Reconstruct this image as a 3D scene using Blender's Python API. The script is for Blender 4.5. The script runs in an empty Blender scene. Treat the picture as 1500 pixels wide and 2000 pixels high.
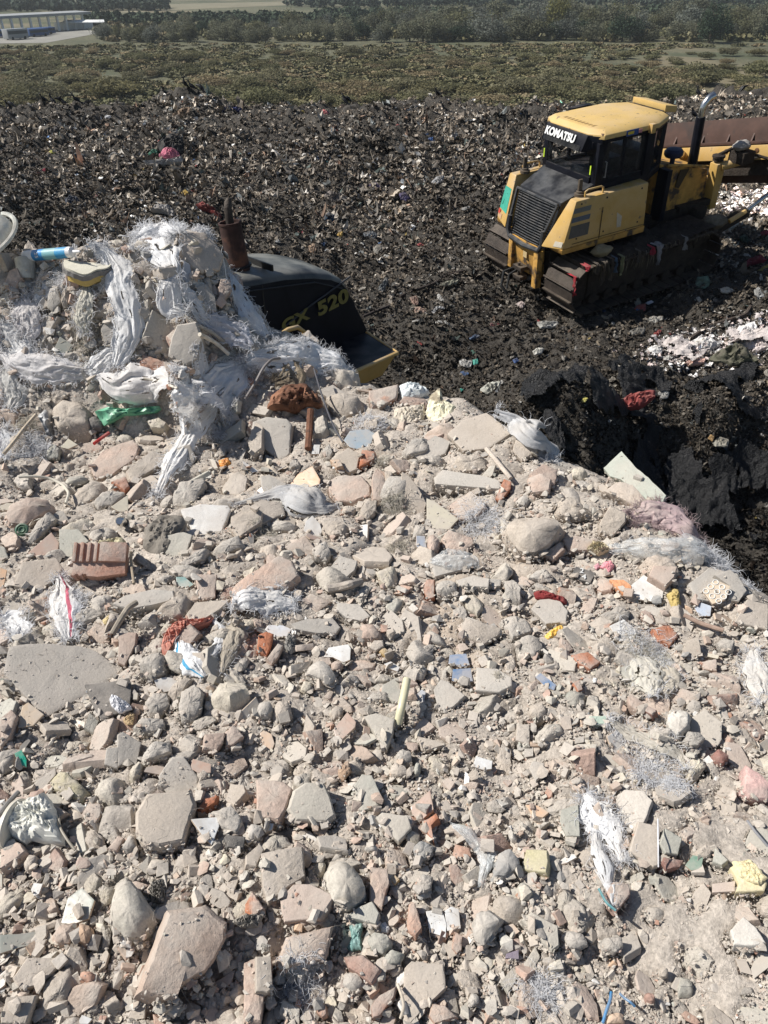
import bpy, bmesh, math, random
import numpy as np
from mathutils import Vector, Matrix
random.seed(7); RS = np.random.RandomState(11)
C = bpy.context.scene.collection
SC = bpy.context.scene

# ---------------------------------------------------------------- camera, sky, sun, exposure
F = 1455.0; PITCH = math.radians(36)
FW = np.array([0, math.cos(PITCH), -math.sin(PITCH)]); UP = np.array([0, math.sin(PITCH), math.cos(PITCH)]); RT = np.array([1., 0, 0])
cam = bpy.data.cameras.new('camera'); cam.sensor_fit = 'VERTICAL'; cam.sensor_height = 36; cam.lens = F / 2000 * 36
cam.clip_start = 0.05; cam.clip_end = 20000
co = bpy.data.objects.new('camera', cam); C.objects.link(co); SC.camera = co
co.rotation_euler = (math.radians(90) - PITCH, 0, 0)
SUN = np.array([-0.97, 0.10, 0.0]); ELEV = math.radians(46)
SUN = SUN / np.linalg.norm(SUN) * math.cos(ELEV); SUN[2] = math.sin(ELEV)
w = bpy.data.worlds.new('World'); SC.world = w; w.use_nodes = True
sky = w.node_tree.nodes.new('ShaderNodeTexSky'); sky.sky_type = 'NISHITA'; sky.sun_disc = False
sky.sun_elevation = ELEV; sky.sun_rotation = math.atan2(SUN[0], SUN[1]); sky.altitude = 300
bgn = w.node_tree.nodes['Background']; w.node_tree.links.new(sky.outputs[0], bgn.inputs[0]); bgn.inputs[1].default_value = 0.06
sl = bpy.data.lights.new('sun', 'SUN'); sl.energy = 4.6; sl.angle = math.radians(0.53); sl.color = (1, 0.96, 0.90)
so = bpy.data.objects.new('sun', sl); C.objects.link(so)
so.rotation_euler = Vector((-SUN[0], -SUN[1], -SUN[2])).to_track_quat('-Z', 'Y').to_euler()
SC.view_settings.view_transform = 'Standard'; SC.view_settings.look = 'None'; SC.view_settings.exposure = 0.42; SC.view_settings.gamma = 1
SC.cycles.max_bounces = 6; SC.cycles.diffuse_bounces = 3; SC.cycles.transparent_max_bounces = 12
SC.cycles.use_denoising = True

# ---------------------------------------------------------------- noise in numpy
def _h(ix, iy, iz, seed):
    n = (ix * 374761393 + iy * 668265263 + iz * 2147483647 + seed * 1274126177) & 0xffffffff
    n = ((n ^ (n >> 13)) * 1274126177) & 0xffffffff
    n = (n ^ (n >> 16)) & 0xffffffff
    return n / 4294967295.0
def vn(P, seed=0):
    P = np.asarray(P, float); i = np.floor(P).astype(np.int64); f = P - i; f = f * f * (3 - 2 * f)
    r = 0
    for a in (0, 1):
        for b in (0, 1):
            for c in (0, 1):
                wt = (f[..., 0] if a else 1 - f[..., 0]) * (f[..., 1] if b else 1 - f[..., 1]) * (f[..., 2] if c else 1 - f[..., 2])
                r = r + wt * _h(i[..., 0] + a, i[..., 1] + b, i[..., 2] + c, seed)
    return r * 2 - 1
def fbm(P, octv=4, seed=0, gain=.5, ridge=False):
    P = np.asarray(P, float); a = 1.; s = 0; tot = 0
    for k in range(octv):
        n = vn(P * (2.03 ** k) + k * 17.3, seed + k)
        if ridge: n = 1 - 2 * np.abs(n)
        s = s + a * n; tot += a; a *= gain
    return s / tot
def xy3(x, y, z=0.): return np.stack([x, y, np.zeros_like(x) + z], -1)
def sstep(a, b, x):
    t = np.clip((x - a) / (b - a), 0, 1); return t * t * (3 - 2 * t)
def nrm(v): v = np.asarray(v, float); return v / (np.linalg.norm(v, axis=-1, keepdims=True) + 1e-12)

# ---------------------------------------------------------------- the ground shapes
XE = [-4, -3, -1.83, -.9, -.59, -.25, 0, .36, .72, 1.07, 1.27, 1.6, 2.0, 2.6]
YE = [3.5, 3.6, 3.72, 3.95, 3.66, 3.5, 3.36, 3.2, 2.75, 2.4, 1.98, 1.35, .6, -.8]
CX = [-1.74, -1.54, -1.3, -1.24, -.98, -.88, -.81, -.74, -.57, -.38, -.15, .07, .26, .44, .56, .7, .91, .99, 1.06, 1.2, 1.4]
CZ = [-.08, -.09, -.06, -.05, -.02, -.01, -.04, -.12, -.09, .05, .05, .06, .08, .115, .105, .06, .07, .05, .03, .01, 0]
def heap0(x, y):
    ye = np.interp(x, XE, YE); s = (np.interp(x + .12, XE, YE) - np.interp(x - .12, XE, YE)) / .24
    d = (ye - y) / np.sqrt(1 + s * s)
    z = -1.65 + .66 * sstep(2.8, 3.45, y) * sstep(-.12, -.95, x) + .05 * fbm(xy3(x * 1.6, y * 1.6), 3, 5)
    z = z + np.interp(x, CX, CZ) * sstep(.9, .1, d)
    k = .07; z = z - 1.5 * k * np.logaddexp(0, (-d + .07) / k)
    return z + .05 * sstep(.3, 1.1, x) * sstep(3.2, 2.2, y)
HX0, HX1, HY0, HY1, HC = -3.0, 2.7, -.9, 4.9, .01
gx = np.arange(HX0, HX1, HC); gy = np.arange(HY0, HY1, HC); GX, GY = np.meshgrid(gx, gy)
HM = heap0(GX, GY) + .042 * fbm(xy3(GX * 6, GY * 6), 4, 21)
HM0 = HM.copy(); OCC = np.zeros(HM.shape, np.uint8)
def hsamp(x, y, A=None):
    A = HM if A is None else A
    u = np.clip((x - HX0) / HC, 0, len(gx) - 1.001); v = np.clip((y - HY0) / HC, 0, len(gy) - 1.001)
    i = u.astype(int); j = v.astype(int); a = u - i; b = v - j
    return A[j, i] * (1 - a) * (1 - b) + A[j, i + 1] * a * (1 - b) + A[j + 1, i] * (1 - a) * b + A[j + 1, i + 1] * a * b
def rays(px, py):
    px = np.asarray(px, float)[..., None]; py = np.asarray(py, float)[..., None]
    return FW + (px - 750) / F * RT + (1000 - py) / F * UP
def proj(P):
    P = np.asarray(P, float); d = P @ FW
    return np.stack([750 + F * (P @ RT) / d, 1000 - F * (P @ UP) / d], -1)
def hit(px, py, fn, t0, t1, n=420, geo=False):
    """first meeting of each pixel's ray with the height function fn; nan where none"""
    D = rays(px, py); D = D.reshape(-1, 3); T = np.full(len(D), np.nan); live = np.ones(len(D), bool)
    ts = np.geomspace(t0, t1, n) if geo else np.linspace(t0, t1, n)
    prev = ts[0]
    for t in ts:
        idx = np.where(live)[0]
        if not len(idx): break
        P = D[idx] * t
        b = P[:, 2] < fn(P[:, 0], P[:, 1])
        T[idx[b]] = (t + prev) / 2; live[idx[b]] = False; prev = t
    return D * T[:, None], T
def inside(x, y): return (x > HX0 + .02) & (x < HX1 - .02) & (y > HY0 + .02) & (y < HY1 - .02)
def hfn(x, y): return np.where(inside(x, y), hsamp(x, y), -9.)
def hit_heap(px, py): return hit(px, py, hfn, .9, 5.6, 600)
def hnormal(x, y, e=.06):
    dx = (hsamp(x + e, y, HM0) - hsamp(x - e, y, HM0)) / (2 * e); dy = (hsamp(x, y + e, HM0) - hsamp(x, y - e, HM0)) / (2 * e)
    return nrm(np.stack([-dx, -dy, np.ones_like(dx)], -1))

CREST = 31.0
def field0(x, y):
    x = np.asarray(x, float); y = np.asarray(y, float)
    slope = -5.34 + .091 * (y - 16.33) + .05 * np.clip(x - 4.63, -5, 6) * sstep(30, 20, y)
    k = sstep(20, CREST, y)
    zc = -.1325 * CREST + .0052 * np.clip(x, -16, 18) + .0
    z = slope * (1 - k) + zc * k
    for bx, h, wd in ((-7.1, .62, 1.6), (1.4, .3, 1.8), (13.4, .42, 2.4), (-11.8, .25, 1.5), (16.6, .3, 1.5), (-2.4, .05, 1.2)):
        z = z + h * np.exp(-((x - bx) / wd) ** 2 - ((y - CREST) / 1.6) ** 2)
    z = z + .34 * fbm(xy3(x * .35, y * .35), 3, 31) * sstep(34, 27, y) + .10 * fbm(xy3(x * .9, y * .7), 2, 36) + .06 * fbm(xy3(x * 1.3, y * 1.3), 3, 33)
    # the pit and the mounds between the rubble heap and the bulldozer
    def bowl(cx, cy, rx, ry, h, p=2.):
        q = np.abs((x - cx) / rx) ** p + np.abs((y - cy) / ry) ** p
        return h * np.exp(-q)
    z = z + bowl(6.0, 9.0, 2.6, 2.1, -1.7, 4) + bowl(3.05, 10.6, 1.25, .8, .75) + bowl(5.6, 11.0, .55, .6, .75) + bowl(2.6, 8.6, 1.0, 1.2, .25) + bowl(6.6, 7.2, 1.0, .8, .5)
    over = np.clip(y - CREST - .6 * fbm(xy3(x * .5, x * 0), 3, 35), 0, None)
    z = z - over * .55
    return np.maximum(z, -20.4)
def field(x, y):
    r = fbm(xy3(x * 3.1, y * 3.1), 3, 41, .55)
    return field0(x, y) + (.20 + .16 * sstep(22, 30, y)) * r + .06 * fbm(xy3(x * 9, y * 9), 2, 47)
_fx = np.arange(-62, 62, .1); _fy = np.arange(2, 64, .1); _FX, _FY = np.meshgrid(_fx, _fy); _FZ = field0(_FX, _FY)
def fast0(x, y):
    u = np.clip((x + 62) / .1, 0, len(_fx) - 1.001); v = np.clip((y - 2) / .1, 0, len(_fy) - 1.001); i = u.astype(int); j = v.astype(int); a = u - i; b = v - j
    return _FZ[j, i] * (1 - a) * (1 - b) + _FZ[j, i + 1] * a * (1 - b) + _FZ[j + 1, i] * (1 - a) * b + _FZ[j + 1, i + 1] * a * b
def hit_field(px, py): return hit(px, py, fast0, 4.2, 60, 520, True)

# ---------------------------------------------------------------- mesh helpers
def link(o, parent=None):
    C.objects.link(o)
    if parent is not None: o.parent = parent
    return o
def tag(o, label=None, cat=None, group=None, kind=None):
    for k, v in (('label', label), ('category', cat), ('group', group), ('kind', kind)):
        if v: o[k] = v
    return o
def npmesh(name, V, Fs, mats=(), col=None, smooth=False, midx=None, uv=None):
    """V (n,3); Fs list of int arrays (m,k); col per-face (sum m,3)"""
    V = np.asarray(V, np.float32); Fs = [np.asarray(f, np.int32) for f in (Fs if isinstance(Fs, list) else [Fs]) if len(f)]
    me = bpy.data.meshes.new(name); me.vertices.add(len(V)); me.vertices.foreach_set('co', V.ravel())
    li = np.concatenate([f.ravel() for f in Fs]); tot = np.concatenate([np.full(len(f), f.shape[1], np.int32) for f in Fs])
    st = np.concatenate([[0], np.cumsum(tot)[:-1]]).astype(np.int32)
    me.loops.add(len(li)); me.loops.foreach_set('vertex_index', li)
    me.polygons.add(len(tot)); me.polygons.foreach_set('loop_start', st)
    if smooth: me.polygons.foreach_set('use_smooth', np.ones(len(tot), bool))
    for m in mats: me.materials.append(m)
    if midx is not None: me.polygons.foreach_set('material_index', np.asarray(midx, np.int32))
    me.update(calc_edges=True)
    if not smooth: me.shade_flat()
    if col is not None:
        a = me.color_attributes.new('Col', 'FLOAT_COLOR', 'CORNER')
        cc = np.ones((len(li), 4), np.float32); cc[:, :3] = np.repeat(np.asarray(col, np.float32), tot, axis=0)
        a.data.foreach_set('color', cc.ravel())
    return me
def ob(name, me, parent=None, loc=None, color=None):
    o = bpy.data.objects.new(name, me)
    if loc is not None: o.location = loc
    if color is not None: o.color = (*color, 1)
    return link(o, parent)
def sharp(me, deg=35):
    me.polygons.foreach_set('use_smooth', np.ones(len(me.polygons), bool)); me.set_sharp_from_angle(angle=math.radians(deg))
class MB:
    """collects boxes, prisms, tubes and lathes and links them as one mesh object"""
    def __init__(s): s.V = []; s.F = []; s.n = 0
    def add(s, V, F):
        s.V.append(np.asarray(V, float)); s.F += [tuple(int(i) + s.n for i in f) for f in F]; s.n += len(V); return s
    def box(s, a, b, M=None):
        x0, y0, z0 = a; x1, y1, z1 = b
        V = np.array([(x0, y0, z0), (x1, y0, z0), (x1, y1, z0), (x0, y1, z0), (x0, y0, z1), (x1, y0, z1), (x1, y1, z1), (x0, y1, z1)], float)
        if M is not None: V = V @ np.array(M)[:3, :3].T + np.array(M)[:3, 3]
        return s.hexa(V)
    def hexa(s, V): return s.add(V, [(0, 3, 2, 1), (4, 5, 6, 7), (0, 1, 5, 4), (1, 2, 6, 5), (2, 3, 7, 6), (3, 0, 4, 7)])
    def prism(s, poly, d, base=None):
        """poly: list of 3d points, d: extrusion vector"""
        P = np.array(poly, float); n = len(P); Q = P + np.array(d, float)
        return s.add(np.vstack([P, Q]), [tuple(range(n))[::-1], tuple(range(n, 2 * n))] + [(i, (i + 1) % n, n + (i + 1) % n, n + i) for i in range(n)])
    def tube(s, pts, r, n=10, caps=True):
        P = np.array(pts, float); m = len(P); R_ = np.broadcast_to(np.asarray(r, float), (m,))
        T = nrm(np.gradient(P, axis=0)); ref = np.array([0, 0, 1.]) if abs(T[0][2]) < .9 else np.array([1., 0, 0])
        V = []
        for i in range(m):
            a = nrm(np.cross(T[i], ref)); b = np.cross(T[i], a); ref = np.cross(a, T[i])
            for k in range(n):
                q = 2 * math.pi * k / n; V.append(P[i] + R_[i] * (a * math.cos(q) + b * math.sin(q)))
        Fc = [(i * n + k, i * n + (k + 1) % n, (i + 1) * n + (k + 1) % n, (i + 1) * n + k) for i in range(m - 1) for k in range(n)]
        if caps: Fc += [tuple(range(n))[::-1], tuple((m - 1) * n + k for k in range(n))]
        return s.add(V, Fc)
    def lathe(s, prof, c=(0, 0, 0), axis=(0, 0, 1), n=20):
        """prof: (radius, height) list"""
        ax = nrm(axis); ref = np.array([1., 0, 0]) if abs(ax[0]) < .9 else np.array([0, 1., 0])
        a = nrm(np.cross(ax, ref)); b = np.cross(ax, a); V = []
        for r, h in prof:
            for k in range(n):
                q = 2 * math.pi * k / n; V.append(np.array(c) + ax * h + max(r, 1e-4) * (a * math.cos(q) + b * math.sin(q)))
        m = len(prof)
        return s.add(V, [(i * n + k, i * n + (k + 1) % n, (i + 1) * n + (k + 1) % n, (i + 1) * n + k) for i in range(m - 1) for k in range(n)] + [tuple(range(n))[::-1], tuple((m - 1) * n + k for k in range(n))])
    def build(s, name, mat, parent=None, bevel=0, smooth=None, color=None, noise=0):
        me = bpy.data.meshes.new(name); me.from_pydata([tuple(v) for v in np.vstack(s.V)], [], s.F); me.materials.append(mat)
        bm = bmesh.new(); bm.from_mesh(me); bmesh.ops.recalc_face_normals(bm, faces=bm.faces)
        if bevel:
            ed = [e for e in bm.edges if len(e.link_faces) == 2 and e.calc_face_angle(0) > .5]
            bmesh.ops.bevel(bm, geom=ed, offset=bevel, segments=2, profile=.6, affect='EDGES', clamp_overlap=True)
        bm.to_mesh(me); bm.free(); sharp(me, smooth or 38)
        return ob(name, me, parent, color=color)

# ---------------------------------------------------------------- materials
def mat(name, base=(.5, .5, .5), rough=.85, src=None, var=.25, scale=8., dust=None, dustamt=.0, dmin=.12, dscale=5., bump=.3, bscale=60., bdist=.01, metal=0., spots=None, trans=0., alpha=1., spec=.3, raw=None, fine=None, rough_var=0.):
    """src: None base colour, 'obj' object colour, 'att' colour attribute. spots: (colour, scale, threshold, width)"""
    m = bpy.data.materials.new(name); m.use_nodes = True; nt = m.node_tree; N = nt.nodes; L = nt.links; B = N['Principled BSDF']
    tc = N.new('ShaderNodeTexCoord'); oi = N.new('ShaderNodeObjectInfo')
    ad = N.new('ShaderNodeVectorMath'); ad.operation = 'MULTIPLY_ADD'; ad.inputs[1].default_value = (1, 1, 1)
    L.new(tc.outputs['Object'], ad.inputs[0])
    rv = N.new('ShaderNodeVectorMath'); rv.operation = 'SCALE'; rv.inputs[0].default_value = (37., 53., 71.); L.new(oi.outputs['Random'], rv.inputs[3]); L.new(rv.outputs[0], ad.inputs[2])
    V = ad.outputs[0]
    def noise(sc, det=4, rg=.6):
        n = N.new('ShaderNodeTexNoise'); n.inputs['Scale'].default_value = sc; n.inputs['Detail'].default_value = det; n.inputs['Roughness'].default_value = rg; L.new(V, n.inputs['Vector']); return n.outputs['Fac']
    def ramp(inp, a, b, lo=0., hi=1.):
        r = N.new('ShaderNodeMapRange'); r.inputs[1].default_value = a; r.inputs[2].default_value = b; r.inputs[3].default_value = lo; r.inputs[4].default_value = hi; L.new(inp, r.inputs[0]); return r.outputs[0]
    def mix(f, a, b, mode='MIX'):
        x = N.new('ShaderNodeMix'); x.data_type = 'RGBA'; x.blend_type = mode
        if isinstance(f, float): x.inputs[0].default_value = f
        else: L.new(f, x.inputs[0])
        for s_, v in ((6, a), (7, b)):
            if isinstance(v, tuple): x.inputs[s_].default_value = (*v, 1)
            else: L.new(v, x.inputs[s_])
        return x.outputs[2]
    if src == 'obj': col = oi.outputs['Color']
    elif src == 'att':
        a = N.new('ShaderNodeAttribute'); a.attribute_name = 'Col'; col = a.outputs['Color']
    else:
        r = N.new('ShaderNodeRGB'); r.outputs[0].default_value = (*base, 1); col = r.outputs[0]
    if raw: col = mix(ramp(noise(raw[1], 3), raw[2], raw[2] + .06), col, raw[0])
    if var:
        g = N.new('ShaderNodeCombineColor'); v = ramp(noise(scale, 6, .65), .3, .7, 1 - var, 1 + var)
        for i in range(3): L.new(v, g.inputs[i])
        col = mix(1.0, col, g.outputs[0], 'MULTIPLY')
    if fine:
        g = N.new('ShaderNodeCombineColor'); v = ramp(noise(fine[0], 2, .8), .35, .65, 1 - fine[1], 1 + fine[1])
        for i in range(3): L.new(v, g.inputs[i])
        col = mix(1.0, col, g.outputs[0], 'MULTIPLY')
    for sp in (spots or []):
        col = mix(ramp(noise(sp[1], 5), sp[2], sp[2] + sp[3]), col, sp[0])
    if dust:
        ge = N.new('ShaderNodeNewGeometry'); sx = N.new('ShaderNodeSeparateXYZ'); L.new(ge.outputs['Normal'], sx.inputs[0])
        f1 = ramp(sx.outputs[2], .1, .95, dmin, 1.); f2 = ramp(noise(dscale, 5), .38, .62)
        mm = N.new('ShaderNodeMath'); mm.operation = 'MULTIPLY'; L.new(f1, mm.inputs[0]); L.new(f2, mm.inputs[1])
        m2 = N.new('ShaderNodeMath'); m2.operation = 'MULTIPLY'; L.new(mm.outputs[0], m2.inputs[0]); m2.inputs[1].default_value = dustamt
        col = mix(m2.outputs[0], col, dust)
    L.new(col, B.inputs['Base Color'])
    if rough_var:
        L.new(ramp(noise(scale * 1.7, 4), .3, .7, max(.05, rough - rough_var), min(1, rough + rough_var)), B.inputs['Roughness'])
    else: B.inputs['Roughness'].default_value = rough
    B.inputs['Metallic'].default_value = metal; B.inputs['Specular IOR Level'].default_value = spec
    if bump:
        bn = N.new('ShaderNodeBump'); bn.inputs['Strength'].default_value = bump; bn.inputs['Distance'].default_value = bdist
        L.new(noise(bscale, 6, .7), bn.inputs['Height']); L.new(bn.outputs[0], B.inputs['Normal'])
    if trans:
        o = N['Material Output']; tr = N.new('ShaderNodeBsdfTranslucent'); L.new(col, tr.inputs[0]); mx = N.new('ShaderNodeMixShader'); mx.inputs[0].default_value = trans
        L.new(B.outputs[0], mx.inputs[1]); L.new(tr.outputs[0], mx.inputs[2]); L.new(mx.outputs[0], o.inputs[0])
    if alpha < 1:
        o = N['Material Output']; cur = o.inputs[0].links[0].from_socket; tr = N.new('ShaderNodeBsdfTransparent'); mx = N.new('ShaderNodeMixShader')
        L.new(ramp(noise(scale, 4), .3, .7, max(0, alpha - .18), min(1, alpha + .18)), mx.inputs[0]); L.new(tr.outputs[0], mx.inputs[1]); L.new(cur, mx.inputs[2]); L.new(mx.outputs[0], o.inputs[0])
    return m
DUST = (.475, .423, .366)
M = {}
M['soil'] = mat('dusty_soil', (.445, .395, .34), .95, var=.2, scale=5, fine=(90, .22), bump=.9, bscale=45, bdist=.012, spots=[((.47, .39, .31), 1.3, .58, .12)])
M['conc'] = mat('old_mortar', src='obj', rough=.93, var=.16, scale=14, fine=(160, .14), dust=DUST, dustamt=.75, dscale=18, bump=.8, bscale=70, bdist=.008)
M['brick'] = mat('dusty_brick', src='obj', rough=.92, var=.18, scale=18, fine=(150, .12), raw=((.42, .17, .09), 9, .66), dust=DUST, dustamt=.85, dscale=8, bump=.7, bscale=80, bdist=.006)
M['slab'] = mat('dusty_slab', src='obj', rough=.9, var=.10, scale=10, fine=(220, .09), dust=DUST, dustamt=.5, dscale=9, bump=.5, bscale=120, bdist=.004)
M['glaze'] = mat('glazed_tile', src='obj', rough=.35, var=.05, scale=8, dust=DUST, dustamt=.6, dscale=20, bump=.05, bscale=40, spec=.5)
M['tbody'] = mat('fired_clay', (.50, .40, .31), .9, var=.15, scale=30, bump=.4, bscale=90, bdist=.003)
M['stone'] = mat('stone_surface', src='obj', rough=.88, var=.22, scale=22, fine=(180, .12), dust=DUST, dustamt=.5, dscale=14, bump=.6, bscale=60, bdist=.006)
M['grit'] = mat('rubble_crumbs', src='att', rough=.93, dust=DUST, dustamt=.6, dscale=9, dmin=.3, var=.12, scale=30, fine=(200, .12), bump=.5, bscale=110, bdist=.004)
M['sack'] = mat('woven_sack', src='obj', rough=.8, var=.08, scale=12, fine=(300, .08), bump=.7, bscale=90, bdist=.004, trans=.22, dust=(.55, .49, .41), dustamt=.45, dscale=9)
M['fibre'] = mat('plastic_fibre', src='obj', rough=.5, var=0, bump=0, trans=.5, spec=.4)
M['film'] = mat('clear_film', (.62, .64, .64), .18, var=.08, scale=30, bump=.7, bscale=30, bdist=.01, alpha=.42, spec=.7)
M['film2'] = mat('frosted_plastic', (.60, .60, .54), .5, dust=DUST, dustamt=.6, dscale=12,  var=.10, scale=22, bump=.5, bscale=60, bdist=.004, alpha=.75, spec=.6)
M['plastic'] = mat('plastic_item', src='obj', rough=.42, var=.08, scale=20, dust=DUST, dustamt=.35, dscale=14, bump=.15, bscale=30, spec=.5)
M['cloth'] = mat('crumpled_cloth', src='obj', rough=.85, var=.2, scale=18, bump=.6, bscale=70, bdist=.01, dust=(.3, .27, .22), dustamt=.3, dscale=9)
M['foam'] = mat('foam_block', src='obj', rough=.9, var=.08, scale=30, bump=.6, bscale=150, bdist=.004, spots=[((.33, .28, .2), 6, .60, .08)])
M['rust'] = mat('rusted_sheet', (.16, .075, .045), .85, var=.45, scale=14, bump=.6, bscale=60, bdist=.006, spots=[((.30, .15, .09), 7, .52, .1), ((.07, .045, .035), 9, .6, .08)])
M['wood'] = mat('dry_wood', src='obj', rough=.85, var=.3, scale=30, bump=.6, bscale=120, bdist=.003)
# the landfill
M['trash'] = mat('black_refuse_soil', (.066, .058, .048), .8, var=.5, scale=2.2, bump=1., bscale=9, bdist=.12, fine=(30, .4), spots=[((.085, .076, .064), .35, .52, .2), ((.11, .10, .088), 1.6, .60, .1)], rough_var=.2)
M['flake'] = mat('refuse_flakes', src='att', rough=.8, var=.35, scale=5, bump=.3, bscale=25, bdist=.02, spec=.18)
M['scrap'] = mat('refuse_scrap', src='obj', rough=.75, var=.25, scale=9, bump=.5, bscale=30, bdist=.02, dust=(.10, .085, .07), dustamt=.8, dscale=5, dmin=.4, spec=.2)
M['blackfilm'] = mat('black_plastic_sheet', (.011, .0115, .013), .45, var=.4, scale=3, bump=1., bscale=9, bdist=.08, spec=.4, rough_var=.15, dust=(.035, .031, .028), dustamt=.3, dscale=3, fine=(30, .4))
# machines
M['yellow'] = mat('yellow_paint', (.53, .33, .09), .42, var=.10, scale=3, spots=[((.12, .085, .055), 6, .63, .05), ((.42, .26, .08), 2.2, .58, .14)], dust=(.42, .36, .28), dustamt=.62, dmin=.3, dscale=3, bump=.12, bscale=40, bdist=.003, spec=.5)
M['yroof'] = mat('sun_bleached_yellow_paint', (.58, .40, .15), .5, var=.08, scale=2.5, spots=[((.12, .10, .08), 7, .64, .04)], dust=(.58, .42, .22), dustamt=.75, dscale=2.2, bump=.1, bscale=30, bdist=.003)
M['ydirt'] = mat('muddy_yellow_paint', (.50, .28, .07), .7, var=.25, scale=4, spots=[((.07, .052, .04), 3.5, .50, .12)], bump=.4, bscale=30, bdist=.01)
M['black'] = mat('dark_navy_paint', (.009, .010, .015), .45, var=.3, scale=4, dmin=0., dust=(.16, .14, .12), dustamt=.30, dscale=4, bump=.1, bscale=40, spec=.12)
M['hoodtop'] = mat('dusty_black_hood', (.02, .022, .024), .38, var=.3, scale=4, dmin=0., dust=(.20, .196, .175), dustamt=1., dscale=2.2, bump=.15, bscale=40, bdist=.003, fine=(60, .15), spec=.5)
M['rhood'] = mat('dusty_rear_hood', (.014, .015, .018), .45, var=.3, scale=4, dmin=0., dust=(.10, .10, .10), dustamt=.9, dscale=3, bump=.1, bscale=40, spec=.3)
M['steel'] = mat('worn_track_steel', (.05, .04, .033), .6, var=.4, scale=8, metal=.2, dmin=.0, dust=(.13, .105, .08), dustamt=.85, dscale=3, bump=.6, bscale=30, bdist=.02)
M['mud'] = mat('shade_darkened_mud', (.038, .030, .024), .9, var=.4, scale=8, bump=.9, bscale=22, bdist=.04)  # mud base colour lowered further to stand for the shade along the tracks
M['blade'] = mat('scratched_blade_steel', (.075, .042, .032), .6, var=.3, scale=3, metal=.15, spots=[((.20, .16, .13), 11, .68, .05), ((.05, .035, .03), 2.5, .55, .12)], bump=.2, bscale=30, bdist=.005)
M['chrome'] = mat('polished_tube', (.55, .54, .52), .25, var=.15, scale=12, metal=1., bump=.05)
M['rustpipe'] = mat('rusty_muffler', (.055, .030, .025), .8, var=.45, scale=10, bump=.4, bscale=60, bdist=.004, spots=[((.12, .055, .035), 5, .57, .1)])
M['glass'] = mat('cab_glass', (.05, .055, .06), .06, var=0, bump=0, alpha=.10, spec=.8)
M['grille'] = mat('grille_slats', (.035, .038, .042), .5, var=.3, scale=10, dust=(.2, .18, .16), dustamt=.5, dscale=5, bump=.1)
M['white'] = mat('white_lettering', (.75, .75, .73), .5, var=.12, scale=40, bump=0)
M['gold'] = mat('faded_yellow_lettering', (.20, .175, .055), .6, var=.3, scale=40, bump=0)
M['deco'] = mat('small_fittings', src='obj', rough=.5, var=.15, scale=20, bump=.1)
# the plain
M['plain'] = mat('dry_grassland', (.105, .102, .060), .95, var=.25, scale=.02, fine=(1.1, .45), bump=0, spots=[((.17, .145, .09), .012, .55, .07), ((.075, .082, .045), .03, .52, .08)])
M['leaf'] = mat('foliage', src='obj', rough=.8, var=.2, scale=.5, fine=(3., .2), bump=0, spec=.15, trans=.3)
M['leafatt'] = mat('far_foliage', src='att', rough=.8, var=.2, scale=.3, bump=0, spec=.1)
M['bark'] = mat('bark', (.10, .08, .06), .9, var=.3, scale=3, bump=0)
M['feather'] = mat('crow_feathers', (.010, .010, .012), .5, var=.2, scale=30, bump=0)

PAL = dict(tn=((.43, .37, .305), 'tan'), gy=((.41, .385, .345), 'grey'), gy2=((.37, .34, .30), 'grey'), gy3=((.47, .44, .375), 'pale grey'), pk=((.45, .325, .26), 'pinkish'), pk2=((.50, .34, .26), 'pink'),
    pk3=((.52, .43, .35), 'pale'), pk4=((.60, .37, .34), 'pink'), pk5=((.46, .335, .26), 'pinkish'), pk6=((.47, .37, .31), 'pinkish'), br=((.42, .17, .095), 'orange'), br2=((.26, .14, .115), 'dark red'),
    br3=((.44, .235, .155), 'salmon'), br4=((.33, .175, .13), 'reddish'), cr=((.56, .51, .40), 'cream'), wh=((.76, .76, .74), 'white'), wh2=((.58, .56, .51), 'whitish'), dg=((.11, .105, .10), 'dark grey'),
    dg2=((.22, .235, .24), 'dark grey'), dg3=((.26, .275, .28), 'blue grey'), gn=((.36, .37, .32), 'greenish'), gn2=((.40, .45, .385), 'pale green'), gn3=((.42, .58, .47), 'mint'), tl=((.12, .26, .25), 'teal'),
    bl=((.10, .19, .34), 'blue'), bl2=((.33, .40, .45), 'pale blue'), bl3=((.47, .53, .62), 'pale blue'), ye=((.62, .38, .08), 'yellow'), ye2=((.52, .47, .30), 'cream'), ye3=((.66, .58, .33), 'cream'), ye4=((.47, .43, .24), 'yellowish'),
    gr=((.02, .36, .24), 'green'), gr2=((.14, .27, .20), 'green'), pu=((.10, .07, .16), 'violet'))
PAL['or'] = ((.58, .38, .24), 'peach'); PAL['or2'] = ((.62, .24, .08), 'orange'); PAL['or3'] = ((.58, .47, .34), 'beige'); PAL['or4'] = ((.50, .38, .26), 'peach'); PAL['or5'] = ((.47, .29, .17), 'orange')
# ================================================================ THE RUBBLE HEAP
CROPS = dict(A=(0, 700, 3.), B=(450, 700, 3.), C=(850, 850, 2.3077), D=(0, 1150, 3.), E=(500, 1150, 3.), G=(1000, 1250, 3.), H=(0, 1550, 2.5), I=(500, 1600, 2.727), K=(950, 1650, 2.727),
             L=(0, 350, 3.333), M=(350, 350, 3.333), N=(950, 600, 2.727), O=(0, 190, 3.), P=(500, 190, 3.), Q=(700, 450, 3.333), R=(1050, 400, 3.333), S=(900, 150, 2.5), Z=(0, 0, 1.))
def cpx(crop, pts):
    x0, y0, s = CROPS[crop]; p = np.asarray(pts, float).copy(); p[..., 0] = x0 + p[..., 0] / s; p[..., 1] = y0 + p[..., 1] / s; return p

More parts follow.
